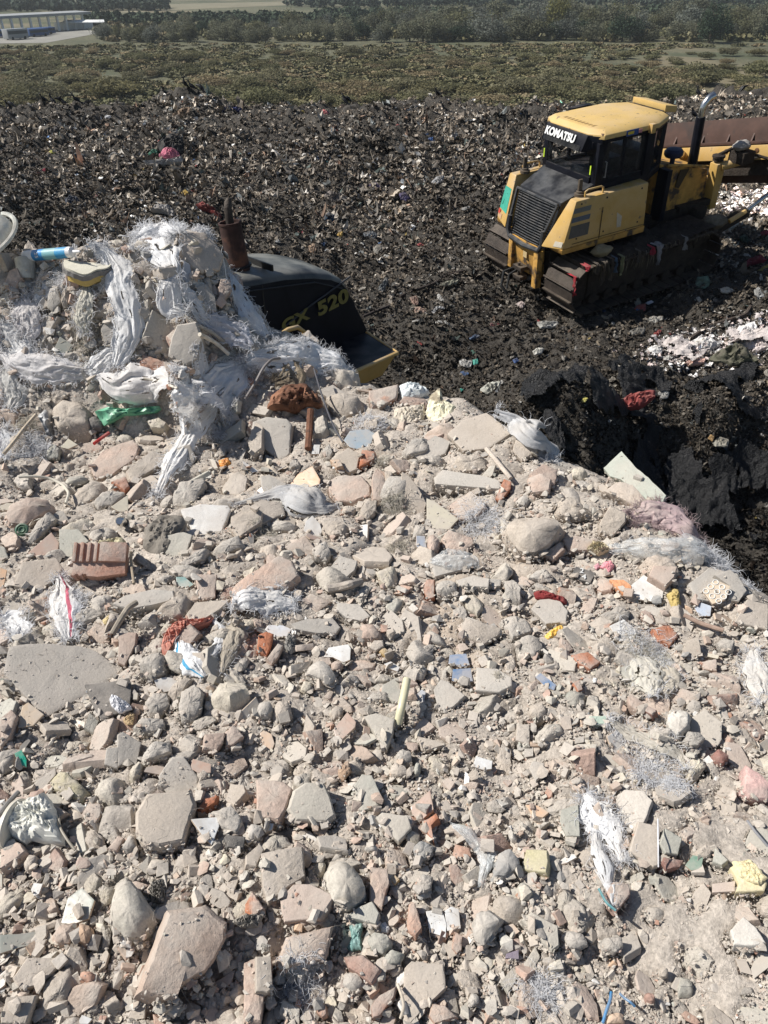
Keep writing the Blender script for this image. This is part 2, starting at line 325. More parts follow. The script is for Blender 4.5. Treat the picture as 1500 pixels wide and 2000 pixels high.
def piece_arrays(P2, th, kind, seed, size):
    """solid fragment from a plan outline P2 (n,2; metres, about its centre), top face at z=0, th thick. Returns V, F, material index"""
    rs = np.random.RandomState(seed)
    step = max(size / 15., .0035); B = []
    for i in range(len(P2)):
        a, b = P2[i], P2[(i + 1) % len(P2)]; k = max(1, int(np.ceil(np.linalg.norm(b - a) / step)))
        for j in range(k): B.append(a + (b - a) * j / k)
    B = np.array(B); n = len(B)
    jag = dict(tile=.006, slab=.012, brick=.014, conc=.022, stone=.02)[kind] * size
    nb = nrm(B); q = xy3(B[:, 0], B[:, 1]) / size
    B = B + nb * (jag * fbm(q * 7, 3, seed % 97))[:, None]
    if kind == 'stone':      # worn corners
        for _ in range(2): B = .5 * B + .25 * (np.roll(B, 1, 0) + np.roll(B, -1, 0))
    bev = dict(tile=.06, slab=.10, brick=.10, conc=.10, stone=.30)[kind] * th
    bs = 1 - min(.25, 1.6 * bev / size)
    lv = [(.25, 0), (.5, 0), (.72, 0), (.88, 0), (bs, 0), ((1 + bs) / 2 + .012, bev * .35), (1., bev)]
    tp = dict(tile=0., slab=.01, brick=.015, conc=.05, stone=.07)[kind]
    lv += [(1 + tp, th * .4), (1 + tp * .6, th * .7), (.97, th * .95), (.82 if kind != 'stone' else .6, th)]
    dome = dict(tile=0, slab=.03, brick=.05, conc=.08, stone=.24)[kind] * th
    V = [[0, 0, dome]]
    for s, d in lv:
        z = -d + dome * (1 - min(s, 1) ** 2)
        V += [[p[0] * s, p[1] * s, z] for p in B]
    V = np.array(V); nl = len(lv)
    amp = dict(tile=.0006, slab=.0015, brick=.0028, conc=.006, stone=.004)[kind] * (size / .12) ** .6
    U = nrm(np.c_[V[:, :2] / size * .8, V[:, 2:] / max(th, .01) + .3])
    V = V + U * (amp * (fbm(V * (9 / size), 4, seed % 89) + .6 * fbm(V * (28 / size), 2, seed % 71)))[:, None]
    if kind in ('conc', 'stone', 'brick'):
        f = {'conc': .85, 'stone': .45, 'brick': .14}[kind]
        for k in range(5 if kind == 'conc' else 3):
            a = rs.rand() * 6.283; d = V[:, 0] * math.cos(a) + V[:, 1] * math.sin(a)
            V[:, 2] -= np.clip(d - size * (.12 + .25 * rs.rand()), 0, None) * f * (.5 + rs.rand()) * (V[:, 2] > -.9 * th)
    k = np.arange(n); k2 = (k + 1) % n
    T = [np.stack([np.zeros(n, int), 1 + k, 1 + k2], 1)]; Q = []
    for r in range(nl - 1):
        a = 1 + r * n; b = a + n; Q.append(np.stack([a + k, b + k, b + k2, a + k2], 1))
    last = 1 + (nl - 1) * n; bot = [np.arange(last, last + n)[::-1][None]]
    mi = np.concatenate([np.zeros(n)] + [np.full(n, 0 if r < 5 else 1) for r in range(nl - 1)] + [np.ones(1)])
    return V, T + [np.vstack(Q)] + bot, mi
MATS = dict(conc='conc', brick='brick', slab='slab', tile='glaze', stone='stone')
NAMES = dict(conc='mortar_chunk', brick='brick_fragment', slab='slab_fragment', tile='tile_fragment', stone='stone')
CATS = dict(conc='mortar chunk', brick='brick', slab='slab piece', tile='tile', stone='stone')
def piece_mesh(P2, th, kind, seed, size):
    V, Fs, mi = piece_arrays(P2, th, kind, seed, size)
    me = npmesh(NAMES[kind], V, Fs, [M[MATS[kind]], M['tbody'] if kind == 'tile' else M[MATS[kind]]], smooth=True, midx=mi)
    me.set_sharp_from_angle(angle=math.radians(55 if kind in ('stone', 'conc') else 32)); return me
def frame(n, spin):
    n = nrm(n); a = np.array([math.cos(spin), math.sin(spin), 0]); x = nrm(a - n * (a @ n)); y = np.cross(n, x)
    return Matrix(((x[0], y[0], n[0], 0), (x[1], y[1], n[1], 0), (x[2], y[2], n[2], 0), (0, 0, 0, 1)))
def stamp(P, occ=1, raise_=True):
    """P: (n,3) polygon: mark its plan footprint as covered and lift the height map to its top plane"""
    x0, x1 = P[:, 0].min(), P[:, 0].max(); y0, y1 = P[:, 1].min(), P[:, 1].max()
    i0, i1 = int((x0 - HX0) / HC), int((x1 - HX0) / HC) + 2; j0, j1 = int((y0 - HY0) / HC), int((y1 - HY0) / HC) + 2
    i0, j0 = max(i0, 0), max(j0, 0); i1, j1 = min(i1, len(gx)), min(j1, len(gy))
    if i1 <= i0 or j1 <= j0: return 0.
    X, Y = GX[j0:j1, i0:i1], GY[j0:j1, i0:i1]; ins = np.zeros(X.shape, bool)
    for k in range(len(P)):
        a, b = P[k], P[(k + 1) % len(P)]
        c = ((a[1] > Y) != (b[1] > Y)) & (X < (b[0] - a[0]) * (Y - a[1]) / (b[1] - a[1] + 1e-12) + a[0]); ins ^= c
    if occ == 0: return OCC[j0:j1, i0:i1][ins].mean() if ins.any() else 0.
    OCC[j0:j1, i0:i1][ins] = occ
    if raise_:
        c = P.mean(0); A = P - c; n = np.linalg.svd(A)[2][2]; n = n * np.sign(n[2])
        if n[2] > .25:
            Z = c[2] - ((X - c[0]) * n[0] + (Y - c[1]) * n[1]) / n[2]; Z = np.clip(Z, P[:, 2].min(), P[:, 2].max())
            H = HM[j0:j1, i0:i1]; H[ins] = np.maximum(H[ins], Z[ins])
    return 0.
HEROES = """A;conc;11;tn;.5;275,255 345,222 440,240 505,300 510,450 470,485 390,470 300,380 270,310;square weathered block leaning beside the twisted grey plastic bag
A;brick;8;pk;.35;525,630 600,540 780,465 815,520 790,590 640,690 550,700;long dusty brick with a broken red end beside the red handle
A;brick;6;tn;.3;735,660 900,530 980,575 965,610 770,725;tan brick leaning against the long dusty brick
A;brick;6;br;.3;650,720 735,680 760,750 730,772;small raw orange brick corner under the tan brick
A;stone;9;pk;.3;15,915 60,840 190,795 300,800 320,870 200,955 150,990 40,975;big rounded pinkish lump above the green bottle base
A;conc;5;tn;.2;410,800 470,715 600,705 640,745 540,830 440,860;flat tan mortar lump between the pinkish lump and the tan brick
A;conc;6;gy;.3;555,830 600,780 700,755 735,790 660,860 580,865;smooth grey lump beside the flat tan mortar lump
A;conc;7;gy;.4;150,1085 215,955 290,885 345,925 275,1000 190,1090;wedge of grey mortar standing above the peach tile
A;tile;1;pk;.25;165,1140 300,1020 345,1080 335,1150 190,1160;rounded peach floor tile shard beside the flat olive slab
A;slab;3;gn;.3;345,1000 460,1000 520,1070 430,1130 420,1170 350,1150;flat olive slab behind the red hollow brick
A;slab;3;tn;.3;80,1330 130,1190 330,1170 370,1230 330,1290 240,1350 120,1340;tan slab half buried beside the red hollow brick
A;slab;4;wh;.3;1060,885 1170,852 1335,860 1350,880 1300,1010 1100,1085 1060,1050 1120,1000;off-white square slab leaning by the crumpled dark sheet
A;conc;9;gy;.5;990,820 1060,720 1190,645 1205,720 1140,840 1050,880 1000,860;grey stone block below the end of the long frayed sack
A;brick;6;tn;.25;1340,965 1500,865 1540,900 1530,960 1395,1050;tan brick touching the off-white square slab
A;conc;5;gy;.3;1235,1120 1300,1050 1400,1040 1455,1095 1370,1120 1290,1160;curved grey roof tile piece below the off-white slab
A;conc;5;gy;.3;1050,1195 1180,1115 1235,1110 1200,1170 1090,1215;narrow grey bar below the curved roof tile piece
A;conc;5;gy;.25;970,1200 1060,1190 1190,1240 1180,1270 1090,1290;thin grey plaster bar beside the small teal sherd
A;conc;4;gy;.5;740,1150 775,1100 905,1230 900,1250 800,1190;slim grey stick of mortar behind the red hollow brick
A;brick;4;pk;.4;1140,1260 1270,1260 1260,1400 1170,1415;ribbed pinkish hollow brick shell below the thin grey plaster bar
A;tile;1;tl;.3;1030,1280 1080,1280 1135,1325 1100,1345 1040,1330;small teal glazed sherd in the shade
A;stone;5;dg;.3;505,350 560,335 600,370 600,410 530,415;dark stone in the shade beside the green plastic bag
A;tile;1;cr;.3;355,520 400,470 455,505 400,530;cream triangle of tile beneath the square weathered block
A;conc;4;gn;.5;270,540 290,475 350,530 340,585 280,585;greenish pointed chip below the square weathered block
A;conc;6;cr;.3;850,350 920,340 975,375 960,410 880,400;cream rounded lump right under the green plastic bag
A;tile;1;cr;.2;650,870 750,800 750,895 700,900;off-white triangle tile above the metal light bulb
A;tile;1;or;.3;0,1225 40,1240 20,1340 0,1350;cream tile edge with a grey side at the frame edge
A;conc;5;gy;.3;1290,330 1380,300 1410,350 1350,395 1300,380;small grey cube of mortar beside the long frayed sack
A;brick;5;tn;.3;1450,480 1500,370 1540,400 1530,520 1470,560;tan brick piece at the foot of the rusty pipe
A;conc;4;tn;.3;1260,560 1310,495 1345,520 1290,585;dark tan stub beside the orange plastic scrap
B;slab;8;gy;.55;100,540 130,370 210,340 330,350 360,385 350,560 300,610 200,530 120,530;large upright grey slab with rounded corners beside the rusty pipe
B;conc;14;tn;.5;552,185 620,155 720,185 795,270 740,330 650,355 580,280;large tan boulder of concrete at the crest beside the rusty metal sheet
B;brick;9;pk;.4;812,185 985,147 975,230 890,280 830,270 812,230;pink brick on the crest beside the white fluffy bag
B;tile;1;or;.35;330,765 395,680 480,630 525,710 520,735 440,760;bright peach tile shard with grey back in front of the upright grey slab
B;brick;9;pk;.35;570,715 620,685 770,675 825,740 820,800 720,840 620,835 575,770;wide rough pinkish brick right of the peach tile shard
B;brick;6;pk;.5;830,690 860,640 900,690 915,760 880,835 835,830;upright pink wedge beside the wide rough brick
B;conc;6;gy;.3;1010,530 1060,480 1190,440 1220,490 1140,545 1040,555;oblong grey mortar bar below the cream foam block
B;conc;5;gy;.25;1080,560 1150,555 1280,570 1285,605 1180,605 1090,595;flat grey bar beneath the oblong mortar bar
B;slab;6;gy;.15;1190,700 1240,650 1500,690 1580,715 1590,765 1430,755 1200,735;long straight concrete kerb piece lying across the heap
B;slab;5;tn;.6;1005,660 1050,690 1110,770 1150,850 1130,935 1040,915 990,840;tall tan wedge slab standing on edge above the white tile
B;tile;1.5;cr;.3;1150,820 1200,840 1335,940 1280,1000 1210,1005 1150,960;white floor tile half shaded by the tall tan wedge slab
B;brick;6;pk;.3;1265,850 1405,765 1490,840 1500,865 1440,930 1340,945;smooth pink brick corner behind the white floor tile
B;brick;7;tn;.3;0,925 180,830 300,835 325,905 160,980 40,1050 0,1010;long tan brick beside the knotted grey sack
B;slab;4;gy;.35;175,690 230,680 330,740 300,790 190,795;grey stone flake above the knotted grey sack
B;conc;4;gy;.3;345,640 355,590 415,580 410,650;small grey tile square below the upright grey slab
B;tile;2;wh;.5;475,560 490,505 525,505 520,560;tiny white cube of foam below the rusty pipe
B;tile;1;wh;.3;70,600 165,660 130,670 80,630;narrow white tile strip left of the upright slab
B;brick;4;or;.3;580,590 640,590 660,630 620,640;flat salmon tile flake by the blue painted fragment
B;tile;2;bl2;.4;665,480 700,425 800,415 845,440 820,510 740,530 700,520;grey stone with blue painted rim
B;conc;6;gy;.3;530,540 580,500 600,550 570,590;grey pebble beside the small grey tile square
B;slab;4;tn;.4;590,590 690,520 760,560 740,650 690,670;tan slab flake beside the raw red triangle
B;brick;5;br;.4;750,640 770,530 850,545 840,590;raw red brick triangle below the blue painted fragment
B;conc;5;tn;.3;530,985 600,955 715,965 700,1025 560,1035;tan flat stone under the knotted grey sack
B;conc;6;gy;.4;480,1080 560,1070 595,1150 560,1190 500,1160;oblong grey mortar piece beside the mint sherd
B;brick;14;pk2;.3;0,1330 140,1240 290,1145 370,1180 410,1270 340,1340 140,1370 20,1440 0,1420;long broken pink brick with raw orange side left of centre
B;slab;4;gy;.3;550,1270 640,1150 745,1185 730,1240 660,1300 590,1310;grey slab fragment above the roll of grey pipe
B;conc;6;tn;.4;740,930 790,830 860,830 850,900 790,960;tan chunk with flat face below the upright pink wedge
B;conc;6;tn;.4;650,900 680,830 740,880 720,935;dark tan cube below the wide rough brick
B;conc;7;pk;.4;1235,1050 1280,1000 1420,1050 1430,1090 1380,1130 1260,1140;rounded pink block below the smooth pink brick corner
B;stone;6;pk;.4;1150,1050 1190,1020 1230,1060 1210,1130 1165,1155;round reddish stone beside the rounded pink block
B;tile;1;bl3;.5;1090,1040 1140,1040 1150,1110 1110,1120 1090,1100;pale blue glass square beside the round reddish stone
B;conc;5;gy;.4;1060,1050 1080,970 1140,980 1150,1040;grey mortar lump above the pale blue glass square
B;conc;8;gy;.4;1200,1300 1240,1265 1320,1310 1330,1370 1240,1405 1210,1380;square grey cobble below the clear plastic sheet
B;brick;4;br;.5;1130,1350 1150,1290 1195,1295 1195,1400 1150,1415;dark sided red brick chip beside the square grey cobble
B;slab;4;gy;.2;1165,1180 1220,1145 1400,1150 1450,1200 1380,1230 1200,1280;grey concrete flake under the clear plastic sheet
B;slab;4;gy;.2;1320,1300 1420,1270 1520,1290 1510,1340 1340,1330;second grey flake right of the square grey cobble
B;conc;6;cr;.4;850,1230 920,1190 980,1220 990,1310 920,1340 880,1300;pale mortar ball with a white side below the knotted fibres
B;slab;3;gy;.2;80,840 160,775 160,800 100,830;thin pale tile strip left of the knotted grey sack
M;brick;14;pk3;.55;0,340 110,330 170,330 250,420 300,500 270,590 130,610 40,540 0,470;big pale boulder of plaster on the left crest under the cream foam tablet
L;slab;4;cr;.4;1150,340 1190,345 1285,400 1180,460 1140,440;cream foam tablet lying on the pale boulder
L;brick;8;gy;.5;300,830 320,700 370,690 400,800 340,860;upright tan brick end in the steep face of the heap
L;conc;5;tn;.5;220,720 270,560 330,515 370,540 300,610 260,700;curved bone-shaped mortar stick below the silicone tube
L;conc;5;tn;.5;395,780 420,670 460,680 440,830 410,830;thin mortar stick hanging in the heap face
L;brick;7;pk;.4;20,700 60,590 110,570 140,640 80,730;pinkish brick end at the far edge of the heap
L;slab;4;gy;.6;655,980 700,900 780,885 790,1000 730,1070 680,1060;shaded grey disc of stone behind the hanging sack
L;slab;16;gy;.55;1110,1030 1150,940 1280,920 1320,1040 1290,1180 1200,1220 1090,1150;large shaded grey boulder under the left crest
L;slab;3;gy;.6;1280,700 1340,680 1400,760 1410,860 1340,850 1290,780;shaded grey slab behind the second hanging sack
L;brick;6;pk;.5;1420,700 1440,645 1500,650 1510,720 1440,810;pink brick at the edge above the black hood
L;brick;5;br;.35;905,1200 930,1140 1060,1180 1110,1220 1000,1270 940,1240;raw brick bar below the large shaded boulder
L;brick;5;pk;.3;1060,1185 1150,1200 1260,1230 1150,1300 1080,1240;dusty brick bar meeting the raw brick bar
L;tile;1;gn;.5;350,1110 390,1025 470,1075 465,1150 400,1165;pale green glass shard among white fibres
L;conc;4;tn;.5;420,930 480,830 520,800 540,850 470,960;tan slab piece in the face between the fibre strips
C;slab;3;gn2;.45;760,148 840,72 900,140 960,190 1040,270 1010,330 940,290 840,200 790,185;broken pale green glass-like panel standing at the right rim of the heap
C;brick;12;pk3;.5;750,250 830,205 890,220 990,330 930,340 840,290;rough plaster boulder leaning on the pale green panel
C;stone;17;tn;.45;300,400 350,370 560,370 585,410 520,500 450,545 370,540 320,470;large grey stone with wrinkled crust in the upper right of the heap
C;brick;11;tn;.6;740,400 790,310 865,350 860,390 800,460 745,440;tan block standing beside the large wrinkled stone
C;brick;9;pk;.35;415,185 470,165 525,195 515,250 430,265;pink brick cube below the leaning tile of the crest
C;brick;4;br;.5;272,285 310,195 345,210 340,240 295,295;flat raw orange brick flake leaning beside the kerb piece
C;brick;5;pk2;.4;480,540 560,480 585,510 530,565;peach brick chunk below the large wrinkled stone
C;brick;6;pk;.4;575,470 640,450 720,470 690,520 600,520;smooth pink brick beside the peach brick chunk
C;slab;2;dg;.25;615,625 635,590 725,620 700,665 650,650;small black name plate tile with pale scratched marks
C;tile;1;wh;.3;880,680 940,630 1030,690 1020,755 950,745 885,735;bright white five-sided tile beside the orange roof tile
C;brick;3;or2;.25;785,650 850,650 885,680 880,735 820,690;bright orange roof tile strip beside the white tile
C;slab;6;pk;.3;960,630 985,585 1095,590 1080,640 1040,680;pinkish square brick above the bright white tile
C;tile;1.5;or3;.4;1205,700 1260,650 1330,680 1310,740 1250,760;beige tile with a pattern of rings at the right rim
C;slab;3;gy;.4;1260,630 1330,605 1370,640 1405,700 1370,750 1320,740 1330,680;grey torn slab behind the ring patterned tile
C;tile;1;bl3;.3;1165,770 1200,755 1245,770 1240,815 1190,815;pale blue white chip below the ring patterned tile
C;slab;3;gy;.3;115,865 145,815 300,880 300,900 210,940 125,890;flat grey floor tile with thick edge at mid heap
C;conc;5;gy;.3;300,820 340,795 430,840 440,880 350,915;grey mortar chunk next to the flat grey floor tile
C;conc;6;gy;.35;365,930 390,895 470,900 490,950 450,990 380,985;round grey mortar lump under the yellow strip
C;slab;4;gy;.25;430,780 470,740 550,730 600,790 590,840 500,850;rolled grey roofing piece beside red cloth
C;conc;4;gy;.3;420,640 470,590 530,600 550,625 480,650;grey lump with flat top above the rolled roofing piece
C;conc;5;gy;.4;305,645 350,635 385,690 380,790 330,770;grey half cylinder standing beside the flat grey floor tile
C;slab;4;gy;.2;90,670 170,640 300,650 295,680 150,685;low grey slab edge below the clear plastic sheet
C;tile;1;bl;.3;60,1030 65,990 140,985 155,1035 110,1045;blue glazed tile piece, the upper of the pair
C;tile;1;bl;.3;75,1105 80,1055 160,1050 170,1110 120,1118;blue glazed tile piece, the lower of the pair
C;tile;1;bl;.3;450,1090 475,1072 545,1125 535,1150 500,1135;small blue glazed shard by itself
C;slab;5;gy;.3;180,1150 185,1045 280,1050 345,1090 345,1130 290,1160;round cornered basin fragment with a dirty hollow
C;brick;3;br;.2;980,870 1060,850 1100,900 1060,945 1010,920;crumbled red brick smear in front of the white tile
C;brick;3;br;.2;615,985 690,975 745,1020 700,1055 650,1030;crumbled bright red brick near the yellow strip
C;conc;5;gy;.3;1265,930 1300,905 1350,925 1340,970 1290,975;half round pale stone at the right side
C;slab;3;tn;.3;1110,980 1135,920 1190,910 1200,985 1150,1010;tan brick slip beside the half round pale stone
C;brick;3;pk;.3;1200,1020 1270,1005 1270,1060 1210,1055;small square pink brick slip near the right edge
C;tile;1.5;wh;.3;785,860 850,830 900,870 910,910 830,930;white enamel plate scrap above the tangled fibres
C;stone;5;gy;.4;360,290 400,258 425,290 410,320 375,315;round pebble beside the raw orange brick flake
C;conc;5;gy;.3;1260,120 1300,110 1330,140 1290,160;grey clod at the top of the right rim
C;conc;7;cr;.3;600,150 640,130 690,160 670,195 620,185;cream clod at the rim left of the pale green panel
C;conc;6;tn;.4;530,330 560,270 640,290 730,330 640,365 570,360;broad sloping mortar crust below the rim
D;slab;3;gy2;.22;15,490 60,340 200,320 470,335 560,365 720,490 500,620 270,750;very large flat textured grey slab with a broken point at the left
D;slab;3;dg;.6;495,560 640,545 755,520 770,560 760,700 600,770 560,720;dark stained slab propped under the very large flat slab
D;tile;1;or4;.3;105,815 130,690 165,665 255,735 195,800;peach tile shard peeping out under the very large slab
D;brick;6;pk;.4;0,800 0,760 65,700 100,740 60,860 0,930;long brick bar beside the peeping peach tile shard
D;tile;1;gr;.4;85,965 125,945 155,1000 155,1045 110,1025;vivid green glass shard in the left shade
D;conc;5;ye2;.3;260,1120 330,1065 400,1080 515,1180 470,1240 400,1210 300,1160;cream painted plaster shard above the crushed white bucket
D;slab;14;tn;.35;790,1300 860,1190 1120,1165 1150,1250 1100,1400 1080,1480 940,1510 850,1500 790,1420;big square tan block left of centre near the bottom
D;tile;1;wh;.3;1120,1350 1275,1338 1285,1390 1240,1500 1190,1450;white pointed tile shard right of the big square tan block
D;slab;3;gy;.6;690,850 720,835 830,900 800,1035 735,1020 690,1045;grey ridged tile standing in the dust
D;slab;3;gy;.5;610,1030 625,930 695,925 690,1055;grey brick slip beside the ridged tile
D;conc;5;gy;.3;815,970 880,900 990,880 1000,950 900,990 830,1000;grey wedge right of the ridged tile
D;slab;4;pk;.5;690,430 695,255 800,255 790,330 730,450;pinkish tile strip standing above the broken mortar
D;conc;7;gy;.5;1045,700 1060,590 1130,530 1185,600 1170,720 1110,800 1060,790;upright grey mortar slab below the striped sack
D;conc;5;tn;.5;985,620 1010,560 1080,510 1110,520 1050,640 1000,720;tan mortar strip left of the upright mortar slab
D;conc;7;gy;.3;800,480 830,400 900,340 960,400 955,480 870,540;grey plaster slab left of the striped sack
D;conc;7;gy;.3;850,660 900,600 980,610 1000,680 930,760 870,740;block of mortar with broken top beside the white foil lump
D;conc;6;gy;.3;790,790 830,750 960,760 975,810 900,840 820,830;pale mortar piece with round pits
D;stone;5;cr;.4;750,1090 780,1030 830,1010 820,1080 780,1115;oval pale pebble under the ridged tile
D;slab;3;tn;.2;1320,1240 1350,1140 1430,1150 1440,1190 1370,1270;tan tile slip at the side of the small orange brick bar
D;brick;4;br;.3;1155,1290 1200,1230 1280,1205 1260,1250 1180,1305;small orange brick bar right of the big square tan block
D;brick;5;pk;.4;1190,930 1200,850 1320,840 1310,900 1270,945;square pink brick face at mid left
D;brick;5;pk;.4;1320,840 1370,790 1430,860 1370,910 1325,920;dark pink brick leaning on the square pink brick face
D;conc;8;tn;.3;880,130 1010,50 1060,10 1130,60 1130,150 1000,170;tan broken slab above the striped sack
D;slab;4;tn;.2;1090,150 1140,80 1350,60 1290,120 1180,185 1110,180;thin oval mortar plate above the orange netting
D;slab;8;gy;.2;650,90 720,40 900,0 1020,10 1030,60 900,95 760,120;overhanging mortar crust with black shade below
D;conc;5;cr;.3;920,250 960,205 1040,200 1000,260;small cream flake below the overhanging crust
E;slab;3;gy;.25;200,205 300,175 450,170 495,225 470,260 350,260 230,235;wide pointed grey slab above the raw red brick
E;slab;3;gy;.25;465,120 480,80 600,90 670,160 620,190 530,170;grey slab overlapping the wide pointed slab
E;brick;7;br;.5;5,370 15,260 60,245 105,260 85,340 60,390;raw red brick stub below the wide pointed slab
E;brick;6;pk;.4;60,410 130,315 160,330 130,400 90,440;pink brick edge beside the raw red brick stub
E;tile;1;wh;.25;395,400 425,345 540,325 555,350 550,415 510,430 450,400;brightest white tile scrap near the middle
E;tile;2;wh;.3;750,440 790,425 845,460 830,485 780,465;small white slip right of the brightest white scrap
E;brick;3;ye;.4;720,370 745,335 775,360 755,395;small mustard yellow tile chip
E;brick;5;tn;.4;660,345 690,300 745,300 750,335 700,365;tan stub behind the mustard yellow chip
E;stone;8;pk;.35;580,260 620,200 690,205 730,250 720,295 620,300;reddish rounded stone behind the mustard chip
E;stone;8;gy;.35;270,490 300,420 380,412 440,450 480,520 440,560 330,520;large dark bottomed grey stone below the brightest white scrap
E;stone;4;pk;.4;435,440 470,405 510,430 490,480 450,475;round tan pebble against the dark bottomed stone
E;tile;1.5;pk;.3;455,825 535,722 585,780 580,810 480,905;salmon tile with a thick side at lower middle
E;slab;5;gy3;.3;630,745 700,725 815,760 800,850 765,935 730,900;triangular grey block with a pale worn edge
E;slab;3;gy;.35;1040,590 1080,530 1130,545 1225,625 1160,690 1070,720;grey triangular tile beside the basin fragment
E;conc;3;gy;.2;650,640 670,605 810,605 800,655;flat grey strip behind the cream stick
E;slab;4;gn;.35;575,1150 620,1085 680,1090 750,1240 680,1290 600,1310;bluish grey tile stump at lower middle
E;slab;9;gy3;.35;180,1290 215,1180 290,1130 400,1130 440,1220 470,1330 420,1370 230,1360;smooth rounded grey kerb block at lower middle
E;brick;8;pk;.3;0,1110 160,1120 215,1165 170,1300 130,1360 0,1345;square faced dusty brick left of the rounded kerb block
E;tile;2;pk;.4;905,1280 1020,1180 1040,1290 960,1365 915,1320;lilac grey tile with brown edge at lower middle
E;brick;5;br;.4;980,1360 1060,1310 1070,1340 1010,1400 1040,1480 1000,1430;raw brick wedge below the lilac grey tile
E;slab;3;gy3;.3;700,1340 740,1310 890,1330 910,1400 835,1480 760,1420;dusty tile with a yellow corner under the lilac grey tile
E;tile;1;wh;.25;1270,1040 1290,980 1385,1010 1380,1055 1330,1060;white rectangular tile chip right of centre
E;stone;6;tn;.4;780,1060 810,1010 880,1040 895,1090 840,1105 790,1085;smooth oval brown pebble beneath the triangular block
E;stone;6;gy;.4;815,980 850,935 910,950 915,1010 870,1030 830,1015;round grey pebble above the smooth oval pebble
E;stone;4;gn;.4;920,1060 940,1012 965,1020 960,1080 930,1095;small olive egg-shaped pebble
E;slab;2;tn;.2;940,890 950,865 1060,890 1100,915 1000,945;tan curved tile sliver right of the cream stick
E;brick;4;tn;.2;1205,240 1230,165 1440,230 1430,265 1330,325 1215,270;thick flat floor tile right of centre
E;stone;5;tn;.4;430,720 470,675 515,690 505,750 450,770;round brown pebble above the salmon tile
E;stone;6;gy;.3;0,720 20,650 80,650 105,700 80,740 20,745;grey cobble at the left of the middle
E;stone;6;tn;.3;100,700 130,650 190,650 225,740 180,770 120,750;brown cobble next to the grey cobble
E;stone;5;cr;.4;255,590 280,535 330,540 325,590 290,610;pale pebble below the dark bottomed stone
E;tile;2;wh;.4;45,1395 70,1370 105,1375 95,1410 60,1425;tiny white cube under the square faced brick
E;conc;4;or;.4;480,1100 490,1040 545,1000 560,1060 520,1110;ochre faced chip beside the bluish tile stump
G;slab;4;gn;.2;280,1060 290,990 390,960 400,1150 320,1150;sage grey flat stone beside the long fibre sack
G;tile;1;or;.2;80,965 150,970 215,1010 180,1040 120,1025;small peach orange tile shard
G;slab;4;tn;.2;690,1240 740,1060 870,1090 860,1320 830,1330;flat tan tile crossed by a white cord
G;slab;4;gn;.2;865,1190 900,1100 1000,1160 975,1260 900,1250;grey green tile right of the white cord
G;conc;4;tn;.2;1080,1235 1130,1195 1175,1220 1170,1275 1110,1270;small heart-shaped tan stone
G;slab;3;gn;.2;1175,1300 1190,1215 1270,1290 1230,1320;grey triangular slate near the small tan stone
G;brick;4;br2;.3;880,1310 890,1270 1010,1290 990,1330 910,1345;dark red tile edge below the grey green tile
G;tile;1;gr2;.2;1015,1320 1060,1260 1120,1275 1110,1340 1050,1350;round green glass bottle base
G;slab;4;ye3;.3;1280,1330 1330,1300 1400,1320 1500,1420 1480,1470 1310,1480 1330,1420;creamy yellow crumpled foam board near the right edge
G;brick;7;pk4;.35;1360,890 1375,730 1440,770 1510,830 1510,940 1390,920;pink painted plaster block at the right edge
G;stone;5;br2;.3;1170,670 1210,635 1280,680 1230,730 1190,710;dark red stone above the pink painted block
G;conc;5;gy;.2;1005,590 1040,530 1110,530 1140,570 1090,620 1030,610;round grey clod at the right
G;conc;4;cr;.4;1040,820 1045,660 1110,660 1145,720 1100,820;upright pale brick slip at the right
G;conc;5;wh2;.3;900,480 940,370 990,360 1040,420 1030,500 970,555 920,520;chunk of white plaster at the right
G;slab;2;gn3;.2;450,480 455,445 555,445 555,490 480,495;mint green tile strip in the dust
G;conc;4;tn;.3;80,450 110,370 180,370 215,440 160,485;cream mortar chunk left of the mint strip
G;brick;4;tn;.3;20,590 30,490 105,490 105,620 60,600;square tan brick slip at the lower right of the basin
G;brick;5;pk;.3;680,330 700,315 780,370 730,415 690,380;pink tile triangle before the torn sack knot
G;brick;4;br2;.3;745,400 780,375 850,410 820,440;dark pink tile before the torn sack knot
G;conc;4;gn;.4;310,320 340,270 425,300 410,370 370,395 320,370;round grey flat stone with orange top corner
G;brick;3;br;.3;360,250 395,230 415,290 390,300;orange brick tip behind the round flat stone
G;slab;4;gy;.3;100,750 120,705 190,720 190,780 140,830;grey mortar cube at the middle right
G;conc;5;gy;.3;800,530 830,505 940,520 975,570 880,595 810,575;long grey clod below the white plaster chunk
H;brick;15;pk5;.3;660,985 820,560 1010,535 1115,620 1110,700 1060,800 1010,870 870,940 860,1010 720,1000;largest slab of brick with raw orange edge at the bottom
H;stone;11;gy3;.3;520,560 560,430 620,400 760,570 785,640 700,720 600,720 530,640;big pale grey stone left of the largest brick slab
H;brick;8;pk;.3;1190,820 1250,790 1325,800 1330,970 1290,980 1270,1125 1190,1125;long hollow brick strip standing at the bottom
H;slab;5;tn;.3;60,900 130,800 330,800 200,930 100,960;broad tan flagstone piece at lower left
H;slab;5;tn;.3;0,1100 30,990 180,980 130,1125 0,1125;straight tan block in the lower left corner
H;slab;8;pk;.3;0,340 0,210 100,240 125,280 60,330 0,370;pink slab corner under the crushed white bucket
H;tile;1;gn;.4;300,630 330,510 400,460 460,520 430,610 350,640;grey green glass flake at lower left
H;tile;1;gn;.25;0,690 90,685 270,660 200,730 100,750 0,780;long bluish plastic strip at lower left
H;stone;5;pk5;.4;250,690 290,640 380,620 400,680 340,740 270,730;light tan clod beside the round orange lump
H;stone;5;or5;.4;365,680 390,625 450,650 465,700 420,740 380,720;round orange stained lump
